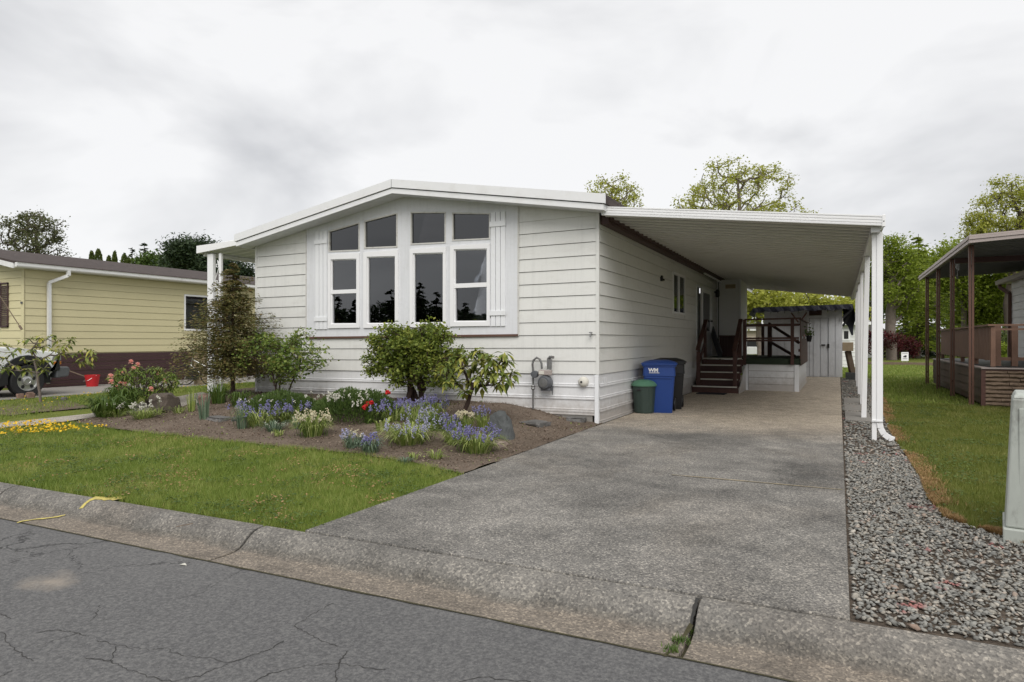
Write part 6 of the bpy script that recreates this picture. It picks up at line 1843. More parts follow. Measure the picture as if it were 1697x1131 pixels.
# trees beyond the houses
def far_tree(px, d, top, bot, halfw, kind, label, seed, nleaf=6000, ntip=70, lmat='lf_spring', bmat='barkl', lsize=.22, spread=.5, lobes=8, rb=.22, name='tree', group=None, cx=0, shell=.45):
    zt, zb = zat(top, d), zat(bot, d); rx = halfw / FPX * d
    c = at(px + cx, d, (zt + zb) / 2); b = at(px, d)
    return broadleaf(name, label, b, zt, c, rx, (zt - zb) / 2, ntip, nleaf, lsize, M[lmat], M[bmat], seed, rb, spread, group, lobes=lobes, shell=shell, r_tip=.026)
far_tree(1216, 48, 250, 460, 105, 0, 'large young-leaved maple rising highest above the carport roof', 21, 15000, 400, lsize=.155, spread=.25, shell=.62, lobes=22, cx=8, rb=.30, name='maple_tree')
far_tree(1014, 50, 281, 440, 58, 0, 'smaller round maple showing above the right end of the house roof', 22, 7500, 230, lsize=.155, spread=.25, lobes=16, rb=.22, name='maple_tree')
far_tree(1120, 62, 330, 470, 60, 0, 'low maple between the two tall ones behind the carport roof', 23, 3500, 50, lsize=.28, name='maple_tree')
far_tree(1310, 60, 338, 500, 60, 0, 'low maple at the right of the tallest one behind the carport', 24, 4000, 60, lsize=.28, name='maple_tree')
far_tree(1258, 36, 470, 540, 45, 0, 'small tree with a leaning trunk behind the shed, left side', 25, 4200, 50, lsize=.2, rb=.14, name='maple_tree')
far_tree(1345, 44, 470, 560, 70, 0, 'bright leafy tree just above the shed roof', 26, 6000, 60, lsize=.24, name='maple_tree', lmat='lf_spring')
# right hand group
far_tree(1478, 48, 378, 552, 50, 0, 'tall pale green tree with a grey trunk right of the carport post', 31, 13000, 280, lsize=.17, spread=.34, lobes=20, rb=.36, name='maple_tree', lmat='lf_green')
far_tree(1445, 56, 420, 545, 45, 0, 'leafy tree behind the white carport posts', 32, 7000, 70, lsize=.26, name='maple_tree', lmat='lf_green')
conifer('conifer', 'bright green pointed conifer between the maples and the brown posts', at(1522, 52), zat(388, 52), 3.0, M['lf_green'], 33, 1.3, .2, .10, needle=.34, per=34)
far_tree(1552, 66, 392, 540, 50, 0, 'sparse grey green tree top behind the brown patio roof', 34, 7000, 80, lsize=.26, name='tree', lmat='lf_mid')
far_tree(1597, 58, 400, 540, 70, 0, 'broad spring green tree behind the brown posts', 35, 14000, 110, lsize=.26, spread=.7, lobes=12, name='maple_tree', lmat='lf_green')
far_tree(1662, 46, 285, 505, 76, 0, 'large open maple reaching above the brown patio roof', 36, 15500, 400, lsize=.155, spread=.26, shell=.62, lobes=22, rb=.24, cx=25, bmat='bark', name='maple_tree')
far_tree(1640, 60, 470, 560, 70, 0, 'low green tree seen under the patio roof', 37, 12000, 80, lsize=.26, spread=.7, name='tree', lmat='lf_green')
far_tree(1760, 50, 330, 540, 80, 0, 'leafy maple beyond the right edge', 38, 8000, 80, lsize=.26, name='maple_tree')
conifer('conifer', 'dark broad conifer with a low crown between the grey trunk and the brown posts', at(1520, 55), zat(515, 55), 3.0, M['lf_dark'], 39, 2.0, .3, .12, needle=.34, per=60)
conifer('conifer', 'dark conifer beside the white house glimpsed at the right deck', at(1668, 64), zat(505, 64), 2.4, M['lf_dark'], 40, 1.6, .3, .1, needle=.34)
far_tree(1500, 75, 430, 560, 90, 0, 'distant tree filling the gap behind the trunk', 41, 8000, 60, lsize=.34, spread=.9, name='tree', lmat='lf_mid')
far_tree(1585, 80, 440, 565, 90, 0, 'distant tree behind the patio posts', 42, 8000, 60, lsize=.34, spread=.9, name='tree', lmat='lf_mid')
# round dark red bushes
def ball_bush(px, py0, d, rx, h, mat, label, seed, n=3500, name='bush', ls=.12):
    b = at(px, d)
    return broadleaf(name, label, b, h, (b.x, b.y, h * .52), rx, h * .5, 60, n, ls, M[mat], M['barkd'], seed, .06, rx * .14, lobes=16, shell=.7, r_tip=.01)
ball_bush(1459, 0, 47, 1.3, 2.1, 'lf_red', 'dark red rounded bush left of the grey tree trunk', 51)
ball_bush(1489, 0, 49, 1.35, 1.9, 'lf_red', 'dark red rounded bush right of the grey tree trunk', 52)
ball_bush(1647, 0, 40, 1.0, 1.3, 'lf_green', 'bright green low bush beyond the right deck railing', 53)
ball_bush(1665, 0, 44, 2.4, 2.3, 'lf_arb', 'olive hedge bush in front of the dark conifer', 54, 5000)
ball_bush(1625, 0, 44, 2.2, 2.3, 'lf_arb', 'olive hedge bush behind the brown posts', 55, 5000)
# left group
far_tree(62, 46, 340, 470, 62, 0, 'airy dark green tree with flat layers above the yellow house', 61, 6500, 260, lmat='lf_olive', bmat='bark', lsize=.145, spread=.21, lobes=26, rb=.20, cx=-2, shell=.2)
for px, top, hw, lab in ((152, 417, 5.5, 'leftmost dark green column tree above the yellow roof'), (163, 413.5, 7, 'tallest of the column trees above the yellow roof'), (180.5, 425, 5.5, 'short column tree third from the left above the yellow roof'), (190, 417, 4.5, 'slimmest pointed column tree above the yellow roof'), (206, 421, 6, 'fifth column tree from the left above the yellow roof'), (213, 428, 5.5, 'last and lowest column tree above the yellow roof')):
    d = 40; b = at(px, d); h = zat(top, d); rw = hw * 1.5 / FPX * d
    t = empty('arborvitae', b, lab, 'tree', 'row of column trees behind the yellow house')
    r = np.random.RandomState(int(px)); n = 2600
    zz = r.uniform(.3, 1, n); ang = r.uniform(0, 6.28, n); rad = rw * 1.15 * np.sqrt(np.clip(1 - zz ** 3.2, 0, 1)) * np.sqrt(r.uniform(.45, 1, n))
    C = np.stack([b.x + np.cos(ang) * rad, b.y + np.sin(ang) * rad, zz * h], 1); D = np.stack([np.cos(ang) * .3, np.sin(ang) * .3, np.ones(n)], 1)
    leaf_mesh('crown', C, None, .17, M['lf_arb'], t, int(px), .4, dirs=D)
    m = MB(); m.tube([b, b + Vector((0, 0, h * .9))], [.09, .02], 6); m.build('trunk', M['bark'], t)
conifer('conifer', 'small pointed conifer left of the fir above the yellow roof', at(219, 55), zat(410, 55), 1.7, M['lf_dark'], 62, 1, .2, .1, needle=.24)
conifer('conifer', 'pointed dark fir top standing above the round green tree', at(239, 58), zat(402, 58), 2.0, M['lf_dark'], 63, 1.4, .1, .1, needle=.26)
far_tree(238, 50, 419, 475, 22, 0, 'round fresh green tree in front of the dark fir', 64, 5000, 50, lmat='lf_mid', lsize=.2, spread=.35, name='tree')
far_tree(262, 60, 415, 475, 16, 0, 'thin bare looking pale tree right of the round green one', 65, 900, 40, lmat='lf_olive', lsize=.2, spread=.3, name='tree')
# dark pines: wide, layered
def pine(px, d, top, halfw, bot, label, seed, n=16000):
    zt, zb = zat(top, d), zat(bot, d); rx = halfw / FPX * d
    c = at(px, d, (zt + zb) / 2)
    return broadleaf('pine_tree', label, at(px, d), zt, c, rx, (zt - zb) / 2, 150, n, .24, M['lf_dark'], M['bark'], seed, .3, .42, lobes=15, shell=.4, aspect=.35, r_tip=.02)
pine(330, 44, 393, 48, 480, 'big dark spreading pine left of the white porch post', 71, 20000)
pine(300, 46, 418, 30, 480, 'lower dark pine at the left of the big one', 72, 9000)
pine(385, 44, 430, 32, 500, 'dark pine behind the porch awning post', 73, 10000)
# conifers across the street, seen mirrored in the windows
for i, (x, y, h, rr_) in enumerate(((-33.4, -25, 5.6, 2.0), (-30.6, -25, 6.1, 1.7), (-29.3, -25.5, 5.3, 1.5), (-36.5, -24, 4.9, 1.4), (-39.0, -25, 5.2, 1.2), (-27.5, -27, 4.6, 2.0), (-44, -24, 5.2, 1.1), (-46, -24, 5.4, 1.1), (-22.5, -26, 4.0, 2.2))):
    conifer('conifer', ['dark conifer across the street, mirrored in the second window', 'tallest conifer across the street, mirrored in the third window', 'conifer across the street beside the tallest one', 'narrow conifer across the street with two slim neighbours', 'slim conifer across the street, left of the narrow one', 'low broad conifer across the street', 'thin conifer far along the street', 'farthest thin conifer along the street', 'lowest conifer across the street'][i], Vector((x, y, 0)), h, rr_, M['lf_dark'], 80 + i, 1.6, .25, .05, needle=.34, per=34)
r = np.random.RandomState(5); n = 42000
C = np.stack([r.uniform(-75, 25, n), r.uniform(-31, -28, n), r.uniform(0, 1, n) ** .7], 1)
C[:, 2] *= 2.6 + 2.0 * vnoise(C[:, 0], C[:, 1] * 0, .14, 4) + 1.3 * vnoise(C[:, 0], C[:, 1] * 0, .8, 5)
o = leaf_mesh('hedge', C, None, .42, M['lf_dark'], None, 9, .6); tag(o, 'long dark hedge across the street behind the camera', 'hedge')

# ---------------------------------------------------------------- garden plants
# rusty spruce in front of the left corner
q = gp(386, 657)
conifer('spruce', 'rust brown and green young spruce at the left corner of the white house', q + Vector((0, 0, -.02)), 2.66, 1.12, M['lf_rust'], 101, 1.8, .10, .17, needle=.056, bmat=M['barkd'], tiers=46, power=.82, per=80, jit=.9)
# loose rose bush beside it
q = gp(462, 662)
broadleaf('rose_bush', 'loose leafy rose bush with thin stems in front of the left siding', q, 1.9, (q.x + .05, q.y, .98), 1.0, .66, 90, 3400, .060, M['lf_rose'], M['barkd'], 102, .015, .10, cat='bush', lobes=18, shell=.25, r_tip=.004, stems=4, stem_spread=.14, aspect=.7, ry=.5)
# big shrub under the windows
q = gp(680, 672); 
broadleaf('shrub', 'dense leafy green shrub with dark stems under the middle windows', q, 1.75, (q.x + .02, q.y, 1.06), .92, .66, 260, 13500, .062, M['lf_shrub'], M['barkd'], 103, .036, .075, cat='bush', lobes=40, shell=.1, r_tip=.005, stems=7, stem_spread=.2, aspect=.6, ry=.62, zcut=-.75)
# rhododendron at its right
def whorls(name, label, base_p, tips, trunk, lsize, seed, rb=.045, lm='lf_rhodo', per=13, stemsm='barkd', rtip=.007, flowers=None):
    t = empty(name, base_p, label, 'bush')
    nd_, pa = skeleton(base_p, tips, trunk, seed, .35, .07, .09)
    v, f = limbs(nd_, pa, rtip, rb, trunk_n=len(trunk))
    me = bpy.data.meshes.new('stems'); me.from_pydata([tuple(x) for x in v], [], f); me.materials.append(M[stemsm]); me.polygons.foreach_set('use_smooth', [True] * len(me.polygons))
    o = bpy.data.objects.new('stems', me); COL.objects.link(o); put(o, t)
    r = random.Random(seed); V = []; F = []
    for tp in tips:
        k = per + r.randint(-3, 3)
        for i in range(k):
            a = i * 2.4 + r.uniform(-.3, .3); e = r.uniform(-1.0, .45)
            L = lsize * r.uniform(.7, 1.25); w_ = L * .38
            d = Vector((math.cos(a) * math.cos(e), math.sin(a) * math.cos(e), math.sin(e)))
            s = d.cross(Vector((0, 0, 1))).normalized(); up = s.cross(d)
            p0 = Vector(tp) + Vector((r.gauss(0, .015), r.gauss(0, .015), r.gauss(0, .02)))
            p1 = p0 + d * L * .5; p2 = p0 + d * L * .95 - Vector((0, 0, L * .22))
            o_ = len(V); V += [p0, p1 + s * w_ / 2 + up * w_ * .12, p1 - s * w_ / 2 + up * w_ * .12, p2, p1 - up * w_ * .05]
            F += [(o_, o_ + 1, o_ + 4), (o_, o_ + 4, o_ + 2), (o_ + 1, o_ + 3, o_ + 4), (o_ + 4, o_ + 3, o_ + 2)]
    me = bpy.data.meshes.new('foliage'); me.from_pydata([tuple(x) for x in V], [], F); me.materials.append(M[lm])
    o = bpy.data.objects.new('foliage', me); COL.objects.link(o); put(o, t)
    if flowers:
        for tp in r.sample(tips, flowers[0]):
            fv = []; ff = []; cc = Vector(tp) + Vector((.08, -.12, .09))
            for i in range(16):
                a = i * 2.4; e = -.55 + .13 * i; d = Vector((math.cos(a) * math.cos(e), math.sin(a) * math.cos(e), math.sin(e))); s = d.cross(Vector((0, 0, 1))).normalized()
                L = flowers[1] * .72; o_ = len(fv)
                fv += [cc, cc + d * L * .7 + s * L * .45, cc + d * L, cc + d * L * .7 - s * L * .45]; ff += [(o_, o_ + 1, o_ + 2), (o_, o_ + 2, o_ + 3)]
            m = MB(); m.add(fv, ff); me = bpy.data.meshes.new('flower'); me.from_pydata(m.v, [], m.f); me.materials.append(M['petalpink']); ob = bpy.data.objects.new('flower', me); COL.objects.link(ob); put(ob, t)
    return t
q = gp(771, 694); d = depth_of(q)
rt = [onD(px, py, d + dd) for px, py, dd in [(728,619,.1),(738,606,-.2),(752,600,.2),(748,622,0),(765,593,.1),(779,589,-.2),(790,600,.1),(800,588,.2),(815,592,0),(806,606,-.2),(825,606,.1),(833,620,0),(845,630,.1),(838,600,.2),(828,634,-.1),(812,628,.1),(793,625,-.2),(782,612,.2),(768,612,-.1),(758,636,0),(797,640,-.1),(779,634,.1),(803,617,.25),(819,618,-.25),(741,632,-.1),(848,618,.2),(790,583,-.3),(757,588,.2),(770,650,-.15),(812,598,-.3),(836,586,.1)]]
whorls('rhododendron', 'twisted rhododendron with drooping yellow green leaves right of the big shrub', q, rt, [q, onD(770, 680, d), onD(776, 667, d), onD(780, 650, d), onD(785, 638, d)], .165, 104, .034, per=17)
# small rhododendron tree at far left
q = gp(67, 668); d = depth_of(q)
rt = [onD(px, py, d + dd) for px, py, dd in [(8,572,0),(2,605,.2),(12,612,-.2),(24,607,.1),(20,585,.3),(36,566,.1),(48,562,-.2),(52,580,0),(66,560,.1),(74,574,.2),(84,558,-.1),(96,566,0),(92,580,.2),(104,575,-.2),(118,562,.1),(112,572,.2),(72,594,.1),(58,598,-.2),(84,598,0),(100,588,.2),(120,588,0),(137,582,.1),(150,580,-.1),(154,590,.2),(141,592,0),(148,601,.1),(44,612,.1),(72,613,-.1),(30,578,-.1),(10,594,.2),(60,570,.2),(-6,590,0),(-10,575,.2),(-4,612,.1),(40,596,-.2),(132,600,.1)]]
whorls('rhododendron', 'small open rhododendron tree in front of the white vehicle', q, rt, [q, onD(66, 652, d), onD(63, 636, d), onD(62, 618, d), onD(57, 600, d)], .15, 105, .026, per=9, stemsm='barkl', rtip=.006)
# pink camellia-like bush
q = gp(250, 672); d = depth_of(q); rg = random.Random(8)
rt = []
for i in range(150):
    a = rg.uniform(0, 6.28); e = rg.uniform(0, 1) ** .5
    rt.append(onD(237 + math.cos(a) * e * 58, 632 + math.sin(a) * e * 25 - (4 if e < .5 else 0), d + rg.uniform(-.55, .55)))
whorls('rose_bush', 'low spreading bush with pink blooms at the left end of the bed', q, rt, [q, onD(246, 668, d), onD(242, 655, d), onD(238, 642, d)], .08, 106, .05, lm='lf_rose', per=15, stemsm='bark', rtip=.008, flowers=(13, .08))

# woody stump under the pink bush
def strap_clump(c, n, h, rad, wdt, mat, seed, arch=1.0, parent=None, name='leaves'):
    r = random.Random(seed); V = []; F = []
    for i in range(n):
        a = r.uniform(0, 6.28); L = h * r.uniform(.65, 1.25); out = r.uniform(.15, 1) * arch
        b = Vector(c) + Vector((math.cos(a) * rad * r.uniform(0, .5), math.sin(a) * rad * r.uniform(0, .5), -.01))
        dv = Vector((math.cos(a), math.sin(a), 0)); s = Vector((-math.sin(a), math.cos(a), 0)) * wdt / 2 * r.uniform(.7, 1.3)
        o_ = len(V); K = 4
        for k in range(K + 1):
            u = k / K
            p = b + dv * (rad * 1.45 * out * u ** 1.15 + .02) + Vector((0, 0, L * (math.sin(min(u * (1.0 + out * 1.7), 2.9)) if out > .35 else u)))
            if k < K: V += [p - s * (1 - u * .5), p + s * (1 - u * .5)]
            else: V += [p]
        for k in range(K - 1): F.append((o_ + 2*k, o_ + 2*k+1, o_ + 2*k+3, o_ + 2*k+2))
        F.append((o_ + 2*(K-1), o_ + 2*(K-1)+1, o_ + 2*K))
    me = bpy.data.meshes.new(name); me.from_pydata([tuple(x) for x in V], [], F); me.materials.append(mat)
    o = bpy.data.objects.new(name, me); COL.objects.link(o)
    if parent: put(o, parent)
    return o

def flower_heads(c, n, h0, h1, rad, mat, seed, parent, psize=.016, per=9, spike=.07, stem=True, name='flowers'):
    """upright stems, each with a spike of little bells"""
    r = random.Random(seed); V = []; F = []; SV = MB()
    for i in range(n):
        a = r.uniform(0, 6.28); q_ = rad * math.sqrt(r.random()); p = Vector(c) + Vector((math.cos(a) * q_, math.sin(a) * q_, 0)); H = r.uniform(h0, h1)
        tip = p + Vector((math.cos(a) * q_ * .25, math.sin(a) * q_ * .25, H))
        if stem: SV.tube([p, tip], [.003, .002], 3, caps=False)
        for k in range(per):
            u = k / max(1, per - 1); cc = tip + Vector((r.gauss(0, .012), r.gauss(0, .012), -spike * u + r.gauss(0, .004)))
            s = psize * r.uniform(.75, 1.3)
            ax = Vector((r.uniform(-1, 1), r.uniform(-1, 1), r.uniform(-1, .4))).normalized(); b_ = ax.orthogonal().normalized(); d_ = ax.cross(b_)
            o_ = len(V); V += [cc - ax * s * .6, cc + b_ * s * .6, cc + d_ * s * .6, cc - b_ * s * .6, cc - d_ * s * .6, cc + ax * s * .5]
            F += [(o_, o_+1, o_+2), (o_, o_+2, o_+3), (o_, o_+3, o_+4), (o_, o_+4, o_+1), (o_+5, o_+2, o_+1), (o_+5, o_+3, o_+2), (o_+5, o_+4, o_+3), (o_+5, o_+1, o_+4)]
    me = bpy.data.meshes.new(name); me.from_pydata([tuple(x) for x in V], [], F); me.materials.append(mat)
    o = bpy.data.objects.new(name, me); COL.objects.link(o); put(o, parent); o['kind'] = 'stuff'
    if stem and SV.v:
        ms = bpy.data.meshes.new('stems'); ms.from_pydata(SV.v, [], SV.f); ms.materials.append(M['lf_mid']); o = bpy.data.objects.new('stems', ms); COL.objects.link(o); put(o, parent); o['kind'] = 'stuff'

seedc = [200]
def plant(px, py, label, wpx, hpx, leafm='lf_strap', nleaf=110, fl=None, name='bluebell_clump', cat='flowers', group=None, arch=1.0, lw=.011):
    """clump whose foot is at the picture point; width and leaf height given in picture pixels there"""
    c = gp(px, py); d = depth_of(c); s = d / FPX; seedc[0] += 1
    c = c + Vector((0, 0, 0))
    t = empty(name, c, label, cat, group)
    strap_clump(c, nleaf, hpx * s, wpx * s * .5, lw, M[leafm], seedc[0], arch, t)
    if fl:
        for (m_, n_, h0, h1, w_, ps, per, spike) in fl:
            flower_heads(c, n_, h0 * s, h1 * s, w_ * s * .5, M[m_], seedc[0] + 7, t, ps, per, spike)
    return t
BL = lambda n, h0, h1, w, mt='petalblue': [(mt, int(n * 1.25), h0 * .88, h1 * .88, w, .0175, 10, .075)]
plant(790, 752, 'bluebell clump nearest the driveway with bright bluish flowers', 78, 30, nleaf=260, fl=BL(34, 38, 58, 66))
plant(752, 738, 'bluebell clump left of the one by the driveway, paler strap leaves', 44, 24, nleaf=120, fl=BL(12, 30, 44, 30))
plant(746, 716, 'lilac blue bluebell clump in front of the cream flowers', 40, 26, nleaf=90, fl=BL(16, 26, 40, 34))
plant(772, 712, 'cream white flower clump beside the dark slate rock', 34, 24, nleaf=90, fl=[('petalcream', 26, 26, 36, 32, .020, 7, .03)], name='cream_flower_clump')
plant(800, 704, 'tall thin bluebells standing left of the slate rock', 28, 26, nleaf=60, fl=BL(8, 34, 46, 30))
plant(678, 736, 'wide arching strap-leaved clump in the middle with pale blue flowers', 92, 28, nleaf=330, fl=BL(24, 30, 48, 86, 'petalpale'))
plant(614, 752, 'small pale bluebell clump nearest the lawn edge', 40, 22, leafm='lf_blue', nleaf=140, fl=BL(10, 26, 42, 26))
plant(585, 744, 'greyish leaved clump with pale flowers left of the small bluebells', 34, 20, leafm='lf_blue', nleaf=110, fl=[('petalpale', 12, 20, 34, 32, .018, 8, .05), ('petalcream', 6, 24, 34, 24, .018, 6, .03)])
plant(519, 724, 'cream flowering clump with white edged leaves in front of the heather', 56, 30, nleaf=240, leafm='lf_strap', fl=[('petalcream', 36, 30, 46, 50, .020, 8, .05)], name='cream_flower_clump')
plant(432, 706, 'broad bluebell clump left of the heather', 74, 24, nleaf=200, fl=BL(28, 26, 46, 84))
plant(480, 700, 'bluebell clump just behind the cream flowers', 54, 24, nleaf=130, fl=BL(22, 28, 42, 56))
plant(414, 692, 'farthest bluebells at the left beside the spruce trunk', 40, 20, nleaf=70, fl=BL(12, 22, 36, 40, 'petalpale'))
plant(455, 716, 'small spiky clump with white edged leaves in front of the broad bluebells', 44, 16, nleaf=110, leafm='lf_blue', fl=[('petalwhite', 6, 10, 18, 40, .014, 4, .03)])
plant(402, 712, 'grey green strap clump left of the bluebells', 30, 34, leafm='lf_blue', nleaf=46, arch=.8)
plant(655, 700, 'bluebell drift under the big shrub, left part', 66, 26, nleaf=150, fl=BL(34, 30, 46, 76))
plant(695, 706, 'pale bluebells in front of the big shrub', 60, 24, nleaf=130, fl=BL(18, 20, 38, 60, 'petalpale'))
plant(716, 694, 'bluebells to the right of the big shrub stems', 52, 26, nleaf=120, fl=BL(22, 26, 48, 54))
plant(680, 690, 'dark blue bluebells right at the stems of the big shrub', 60, 22, nleaf=100, fl=BL(26, 22, 34, 62))
plant(722, 712, 'leafy green clump between the shrub and the low grey stone', 44, 24, nleaf=120, leafm='lf_mid')
plant(612, 704, 'red tulip group left of the bluebells', 20, 24, nleaf=30, leafm='lf_mid', fl=[('petalred', 4, 30, 38, 16, .042, 5, .03)], name='tulip_clump', lw=.03)
plant(640, 684, 'single red tulip bloom standing higher, beside the shrub stems', 12, 20, nleaf=18, leafm='lf_mid', fl=[('petalred', 2, 34, 38, 10, .042, 5, .03)], name='tulip_clump', lw=.03)
plant(634, 714, 'broad pale green tulip leaves without flowers', 34, 20, nleaf=14, leafm='lf_strap', name='tulip_leaves', cat='plant', lw=.055)
plant(686, 762, 'tiny green clump alone in the soil near the lawn, left one', 18, 12, nleaf=40)
plant(722, 762, 'tiny ragged yellowish clump in the soil near the lawn, right one', 28, 14, nleaf=60)
plant(672, 768, 'small grey green tuft at the lawn edge', 22, 10, nleaf=50, leafm='lf_blue')
plant(462, 724, 'small tuft alone in the soil left of the cream flowers', 18, 12, nleaf=40)
plant(494, 712, 'blue green leafy clump tucked beside the cream flowers', 26, 20, nleaf=50, leafm='lf_blue', lw=.016)
plant(339, 697, 'tall blue green daffodil leaves standing alone in the soil', 30, 40, leafm='lf_blue', nleaf=26, name='daffodil_leaves', cat='plant', arch=.6, lw=.02)
plant(318, 684, 'thin reed like leaves left of the reddish rock', 22, 36, nleaf=14, name='reed_leaves', cat='plant', arch=.7, lw=.02)
plant(362, 670, 'lush green strap leaves at the foot of the porch post', 44, 30, nleaf=110, leafm='lf_mid', name='day_lily', cat='plant', arch=.6, lw=.02)
plant(396, 675, 'dark green strap leaves at the foot of the spruce', 40, 24, nleaf=90, leafm='lf_mid', name='day_lily', cat='plant', lw=.02)
plant(176, 692, 'lush green clump at the left tip of the bed, front part', 62, 30, nleaf=230, leafm='lf_mid', name='leafy_clump', cat='plant', lw=.026)
plant(205, 682, 'lush dark green clump behind the left tip of the bed', 56, 34, nleaf=200, leafm='lf_mid', name='leafy_clump', cat='plant', lw=.026)
plant(238, 696, 'bright green low clump with white flowers, nearest the path tip', 46, 16, nleaf=160, fl=[('petalwhite', 14, 20, 32, 36, .022, 6, .03)], name='white_flower_clump')
plant(196, 692, 'small white flowers left of the bright green low clump', 36, 14, nleaf=100, fl=[('petalwhite', 10, 14, 26, 40, .020, 5, .03)], name='white_flower_clump')
plant(296, 686, 'little straggling weed clump beside the stump', 26, 12, nleaf=50, name='weed_clump', cat='plant')
plant(262, 690, 'thin stems with a white flower head by the stump', 14, 14, nleaf=24, fl=[('petalwhite', 3, 24, 34, 12, .022, 6, .02)], name='white_flower_clump')

# heather mound: a low dome of fine shoots with white spikes
def mound(px, py, wpx, hpx, depth_m, label, n, seed):
    c = gp(px, py); s = depth_of(c) / FPX; rx = wpx * s / 2; h = hpx * s
    t = empty('heather_mound', c, label, 'bush')
    r = np.random.RandomState(seed); a = r.uniform(0, 6.28, n); q_ = np.sqrt(r.rand(n))
    x = np.cos(a) * q_; y = np.sin(a) * q_; z = np.sqrt(np.clip(1 - q_ ** 2.4, 0, 1)) * (0.75 + .45 * vnoise(x * rx, y, 3, seed)) * r.uniform(.5, 1.05, n)
    C = np.stack([c.x + x * rx, c.y + y * depth_m, c.z + z * h], 1); D = np.stack([x * .6, y * .6, np.ones(n) * .9], 1)
    leaf_mesh('foliage', C, None, .055, M['lf_heath'], t, seed, .22, dirs=D)
    return t, c, rx, h, s
t, c, rx, h, s = mound(590, 694, 160, 50, .62, 'dark green heather mound with white flower spikes before the house', 14000, 131)
flower_heads(c + Vector((.12, -.30, h * .45)), 26, .10, .24, .26, M['petalwhite'], 132, t, .022, 9, .07)
flower_heads(c + Vector((-.4, -.2, h * .5)), 12, .10, .2, .35, M['petalwhite'], 133, t, .018, 5, .03)
t, c, rx, h, s = mound(470, 690, 150, 40, .55, 'lower heather mound left of the larger one', 9000, 134)
flower_heads(c + Vector((0, -.2, h * .5)), 16, .08, .16, .5, M['petalwhite'], 135, t, .018, 5, .03)

# stones in the bed
def rock(px, py, wpx, hpx, dpx, mat, label, seed, name='rock', cat='rock', flat=False, lean=0):
    c = gp(px, py); s = depth_of(c) / FPX; r = random.Random(seed)
    bm = bmesh.new(); bmesh.ops.create_icosphere(bm, subdivisions=4, radius=1)
    from mathutils import noise as mn
    for v in bm.verts:
        p = v.co.copy()
        f = 1 + .38 * mn.noise(p * 1.3 + Vector((seed, 0, 0))) + .20 * abs(mn.noise(p * 3 + Vector((7, 0, seed)))) + .10 * mn.noise(p * 6 + Vector((0, seed, 0)))
        p = Vector([math.copysign(abs(x) ** (.8 if not flat else .5), x) for x in p]) * f
        # planar cuts
        p.x = max(-.82, min(.80, p.x + lean * p.z * .3)); p.z = min(.9, p.z)
        v.co = Vector((p.x * wpx * s / 2, p.y * dpx * s / 2, p.z * hpx * s * .62))
    me = bpy.data.meshes.new(name); bm.to_mesh(me); bm.free(); me.materials.append(mat)
    me.polygons.foreach_set('use_smooth', [True] * len(me.polygons)); me.set_sharp_from_angle(angle=math.radians(28))
    o = bpy.data.objects.new(name, me); COL.objects.link(o); o.location = c + Vector((0, dpx * s * .25, hpx * s * .35)); o.rotation_euler = (0, 0, r.uniform(-.3, .3))
    return tag(o, label, cat)
def hull_rock(px, py, pts, mat, label, seed):
    c = gp(px, py); s = depth_of(c) / FPX; bm = bmesh.new(); r = random.Random(seed)
    for (x, y, z) in pts: bm.verts.new((x * s, y * s, z * s))
    h = bmesh.ops.convex_hull(bm, input=bm.verts[:])
    bmesh.ops.triangulate(bm, faces=bm.faces[:])
    bmesh.ops.subdivide_edges(bm, edges=bm.edges[:], cuts=5, use_grid_fill=True)
    from mathutils import noise as mn
    for v in bm.verts:
        p = v.co / s; v.co += Vector((mn.noise(p * .13), mn.noise(p * .13 + Vector((9, 0, 0))), mn.noise(Vector((p.x * .06, p.y * .06, p.z * .3))) * .9)) * s * 2.2
    me = bpy.data.meshes.new('rock'); bm.to_mesh(me); bm.free(); me.materials.append(mat)
    o = bpy.data.objects.new('rock', me); COL.objects.link(o); o.location = c; return tag(o, label, 'rock')
hull_rock(826, 727, [(-19, -4, -6), (-22, 4, -6), (20, -8, -6), (27, 6, -6), (-12, 26, -6), (20, 26, -6), (-17, 0, 30), (-19, 6, 36), (-4, 4, 45), (4, 6, 46), (8, 10, 44), (-8, 22, 40), (13, 4, 24), (21, 4, 8), (-16, -4, 20), (14, 20, 30)], M['rockd'], 'large upright dark slate rock at the right end of the bed', 5)
rock(820, 742, 34, 9, 30, M['paver'], 'flat pinkish paving stone at the right end of the bed', 7, 'paving_stone', 'stone', True)
rock(726, 712, 28, 13, 24, M['rock'], 'low grey stone between the bluebell clumps', 9)
rock(576, 722, 20, 8, 18, M['rock'], 'small grey stone left of the greyish clump', 11)
rock(358, 698, 56, 7, 26, M['rock'], 'long flat grey stone lying in the soil by the daffodil leaves', 13, 'rock', 'rock', True)
rock(392, 699, 20, 8, 18, M['rockd'], 'small dark flat stone at the right end of the long one', 15, 'rock', 'rock', True)
rock(338, 672, 26, 20, 22, M['rockr'], 'reddish rounded rock beside the porch post', 17)
rock(402, 680, 34, 5, 28, M['paver'], 'thin tan paving stone near the spruce trunk', 19, 'paving_stone', 'stone', True)
rock(884, 706, 46, 7, 40, M['rock'], 'flat brown grey stone in bare soil under the gas meter', 21, 'paving_stone', 'stone', True)
rock(953, 700, 40, 9, 34, M['rock'], 'flat stone near the house corner under the vent', 23, 'paving_stone', 'stone', True)
rock(266, 684, 50, 34, 36, M['bark'], 'broad grey brown stump under the pink flowering bush', 45, 'stump', 'stump')
for i, (px, py, w_) in enumerate(((31, 661, 13), (47, 660, 15), (90, 664, 8), (105, 665, 10))):
    rock(px, py, w_, w_ * .7, w_ * .8, M['rockr'] if i < 2 else M['rock'], ['left reddish rock at the foot of the small tree', 'second reddish rock at the foot of the small tree', 'small dark rock right of the little tree', 'rightmost small grey rock by the little tree'][i], 31 + i)
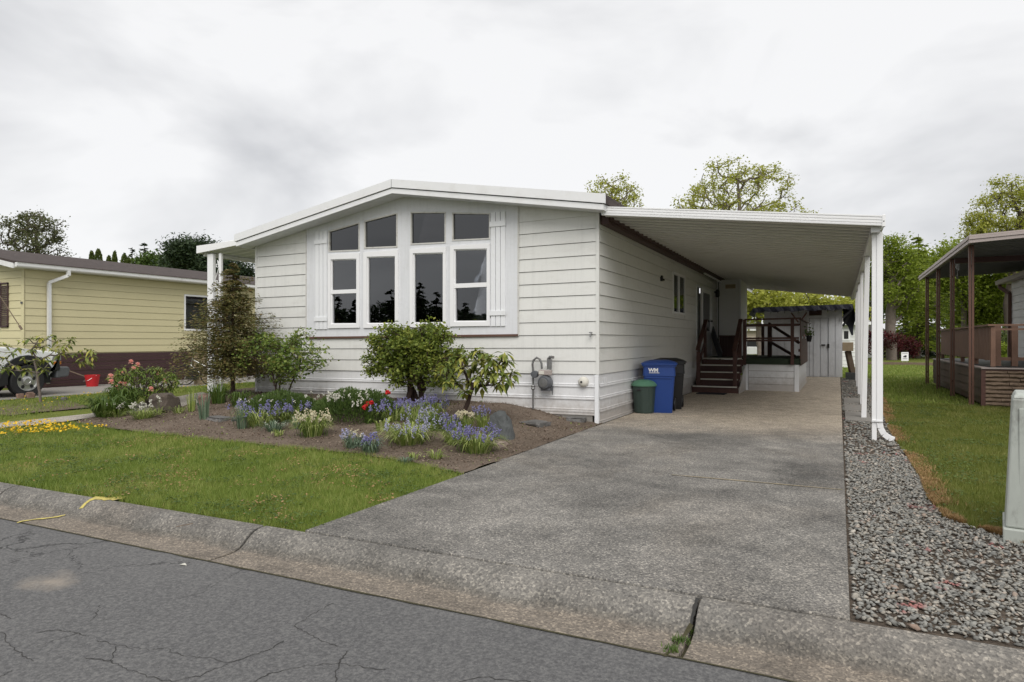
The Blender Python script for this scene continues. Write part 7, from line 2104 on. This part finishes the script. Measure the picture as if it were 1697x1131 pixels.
pb = P2([(0, 672), (30, 663), (80, 663), (130, 670), (150, 676), (90, 681), (20, 688), (-20, 690)])
draped('tree_bed', pb, M['soil'], 0.002, frange(-20, -13, .3), frange(6, 12, .3), amp=.015, seed=8)

# clods, litter and yellow flowers in the grass
def scatter_small(n, poly, bbox, size, mat, name, label, seed, keep=None, cat='litter', lift=.02, zf=ghv, aspect=.8):
    r = np.random.RandomState(seed); x = r.uniform(bbox[0], bbox[1], n); y = r.uniform(bbox[2], bbox[3], n); k = inpoly(x, y, poly)
    if keep is not None: k &= keep(x, y, r)
    x, y = x[k], y[k]; C = np.stack([x, y, zf(x, y) + lift + r.uniform(0, .012, len(x))], 1)
    D = r.normal(0, 1, (len(x), 3)); D[:, 2] *= .25
    o = leaf_mesh(name, C, None, size, mat, None, seed, aspect, dirs=D); return tag(o, label, cat, kind='stuff')
M['clod'] = mat_leaf('soil_clods', [(0.07, 0.048, 0.034), (0.13, 0.09, 0.065), (0.20, 0.15, 0.115), (0.26, 0.21, 0.16)], trans=0)
scatter_small(26000, bed, (-13, -3.4, 4.5, 10.4), .022, M['clod'], 'soil_crumbs', 'crumbs of soil and bark over the flower bed', 301, cat='soil')
M['weedy'] = M['lf_mid']
scatter_small(2600, bed, (-13, -3.4, 4.5, 10.4), .028, M['lf_strap'], 'seedlings', 'scattered green seedlings in the flower bed', 302, lambda x, y, r: vnoise(x, y, 1.7, 6) > .62, 'weeds')
fp_poly = P2([(-30, 712), (0, 708), (60, 701), (110, 703), (180, 713), (130, 722), (60, 724), (0, 727), (-30, 728)])
scatter_small(15000, fp_poly, (-16, -8, 4, 9), .036, M['petalyel'], 'yellow_flowers', 'drift of small yellow flowers at the left edge of the lawn', 303, lambda x, y, r: r.rand(len(x)) < .25 + .9 * (vnoise(x, y, 3, 2) > .45), 'flowers', .06)
scatter_small(420, lawnB, (-19, -12.5, 4.8, 12), .03, M['petalyel'], 'yellow_flowers', 'sparse dandelions in the strip behind the path', 304, None, 'flowers', .06)
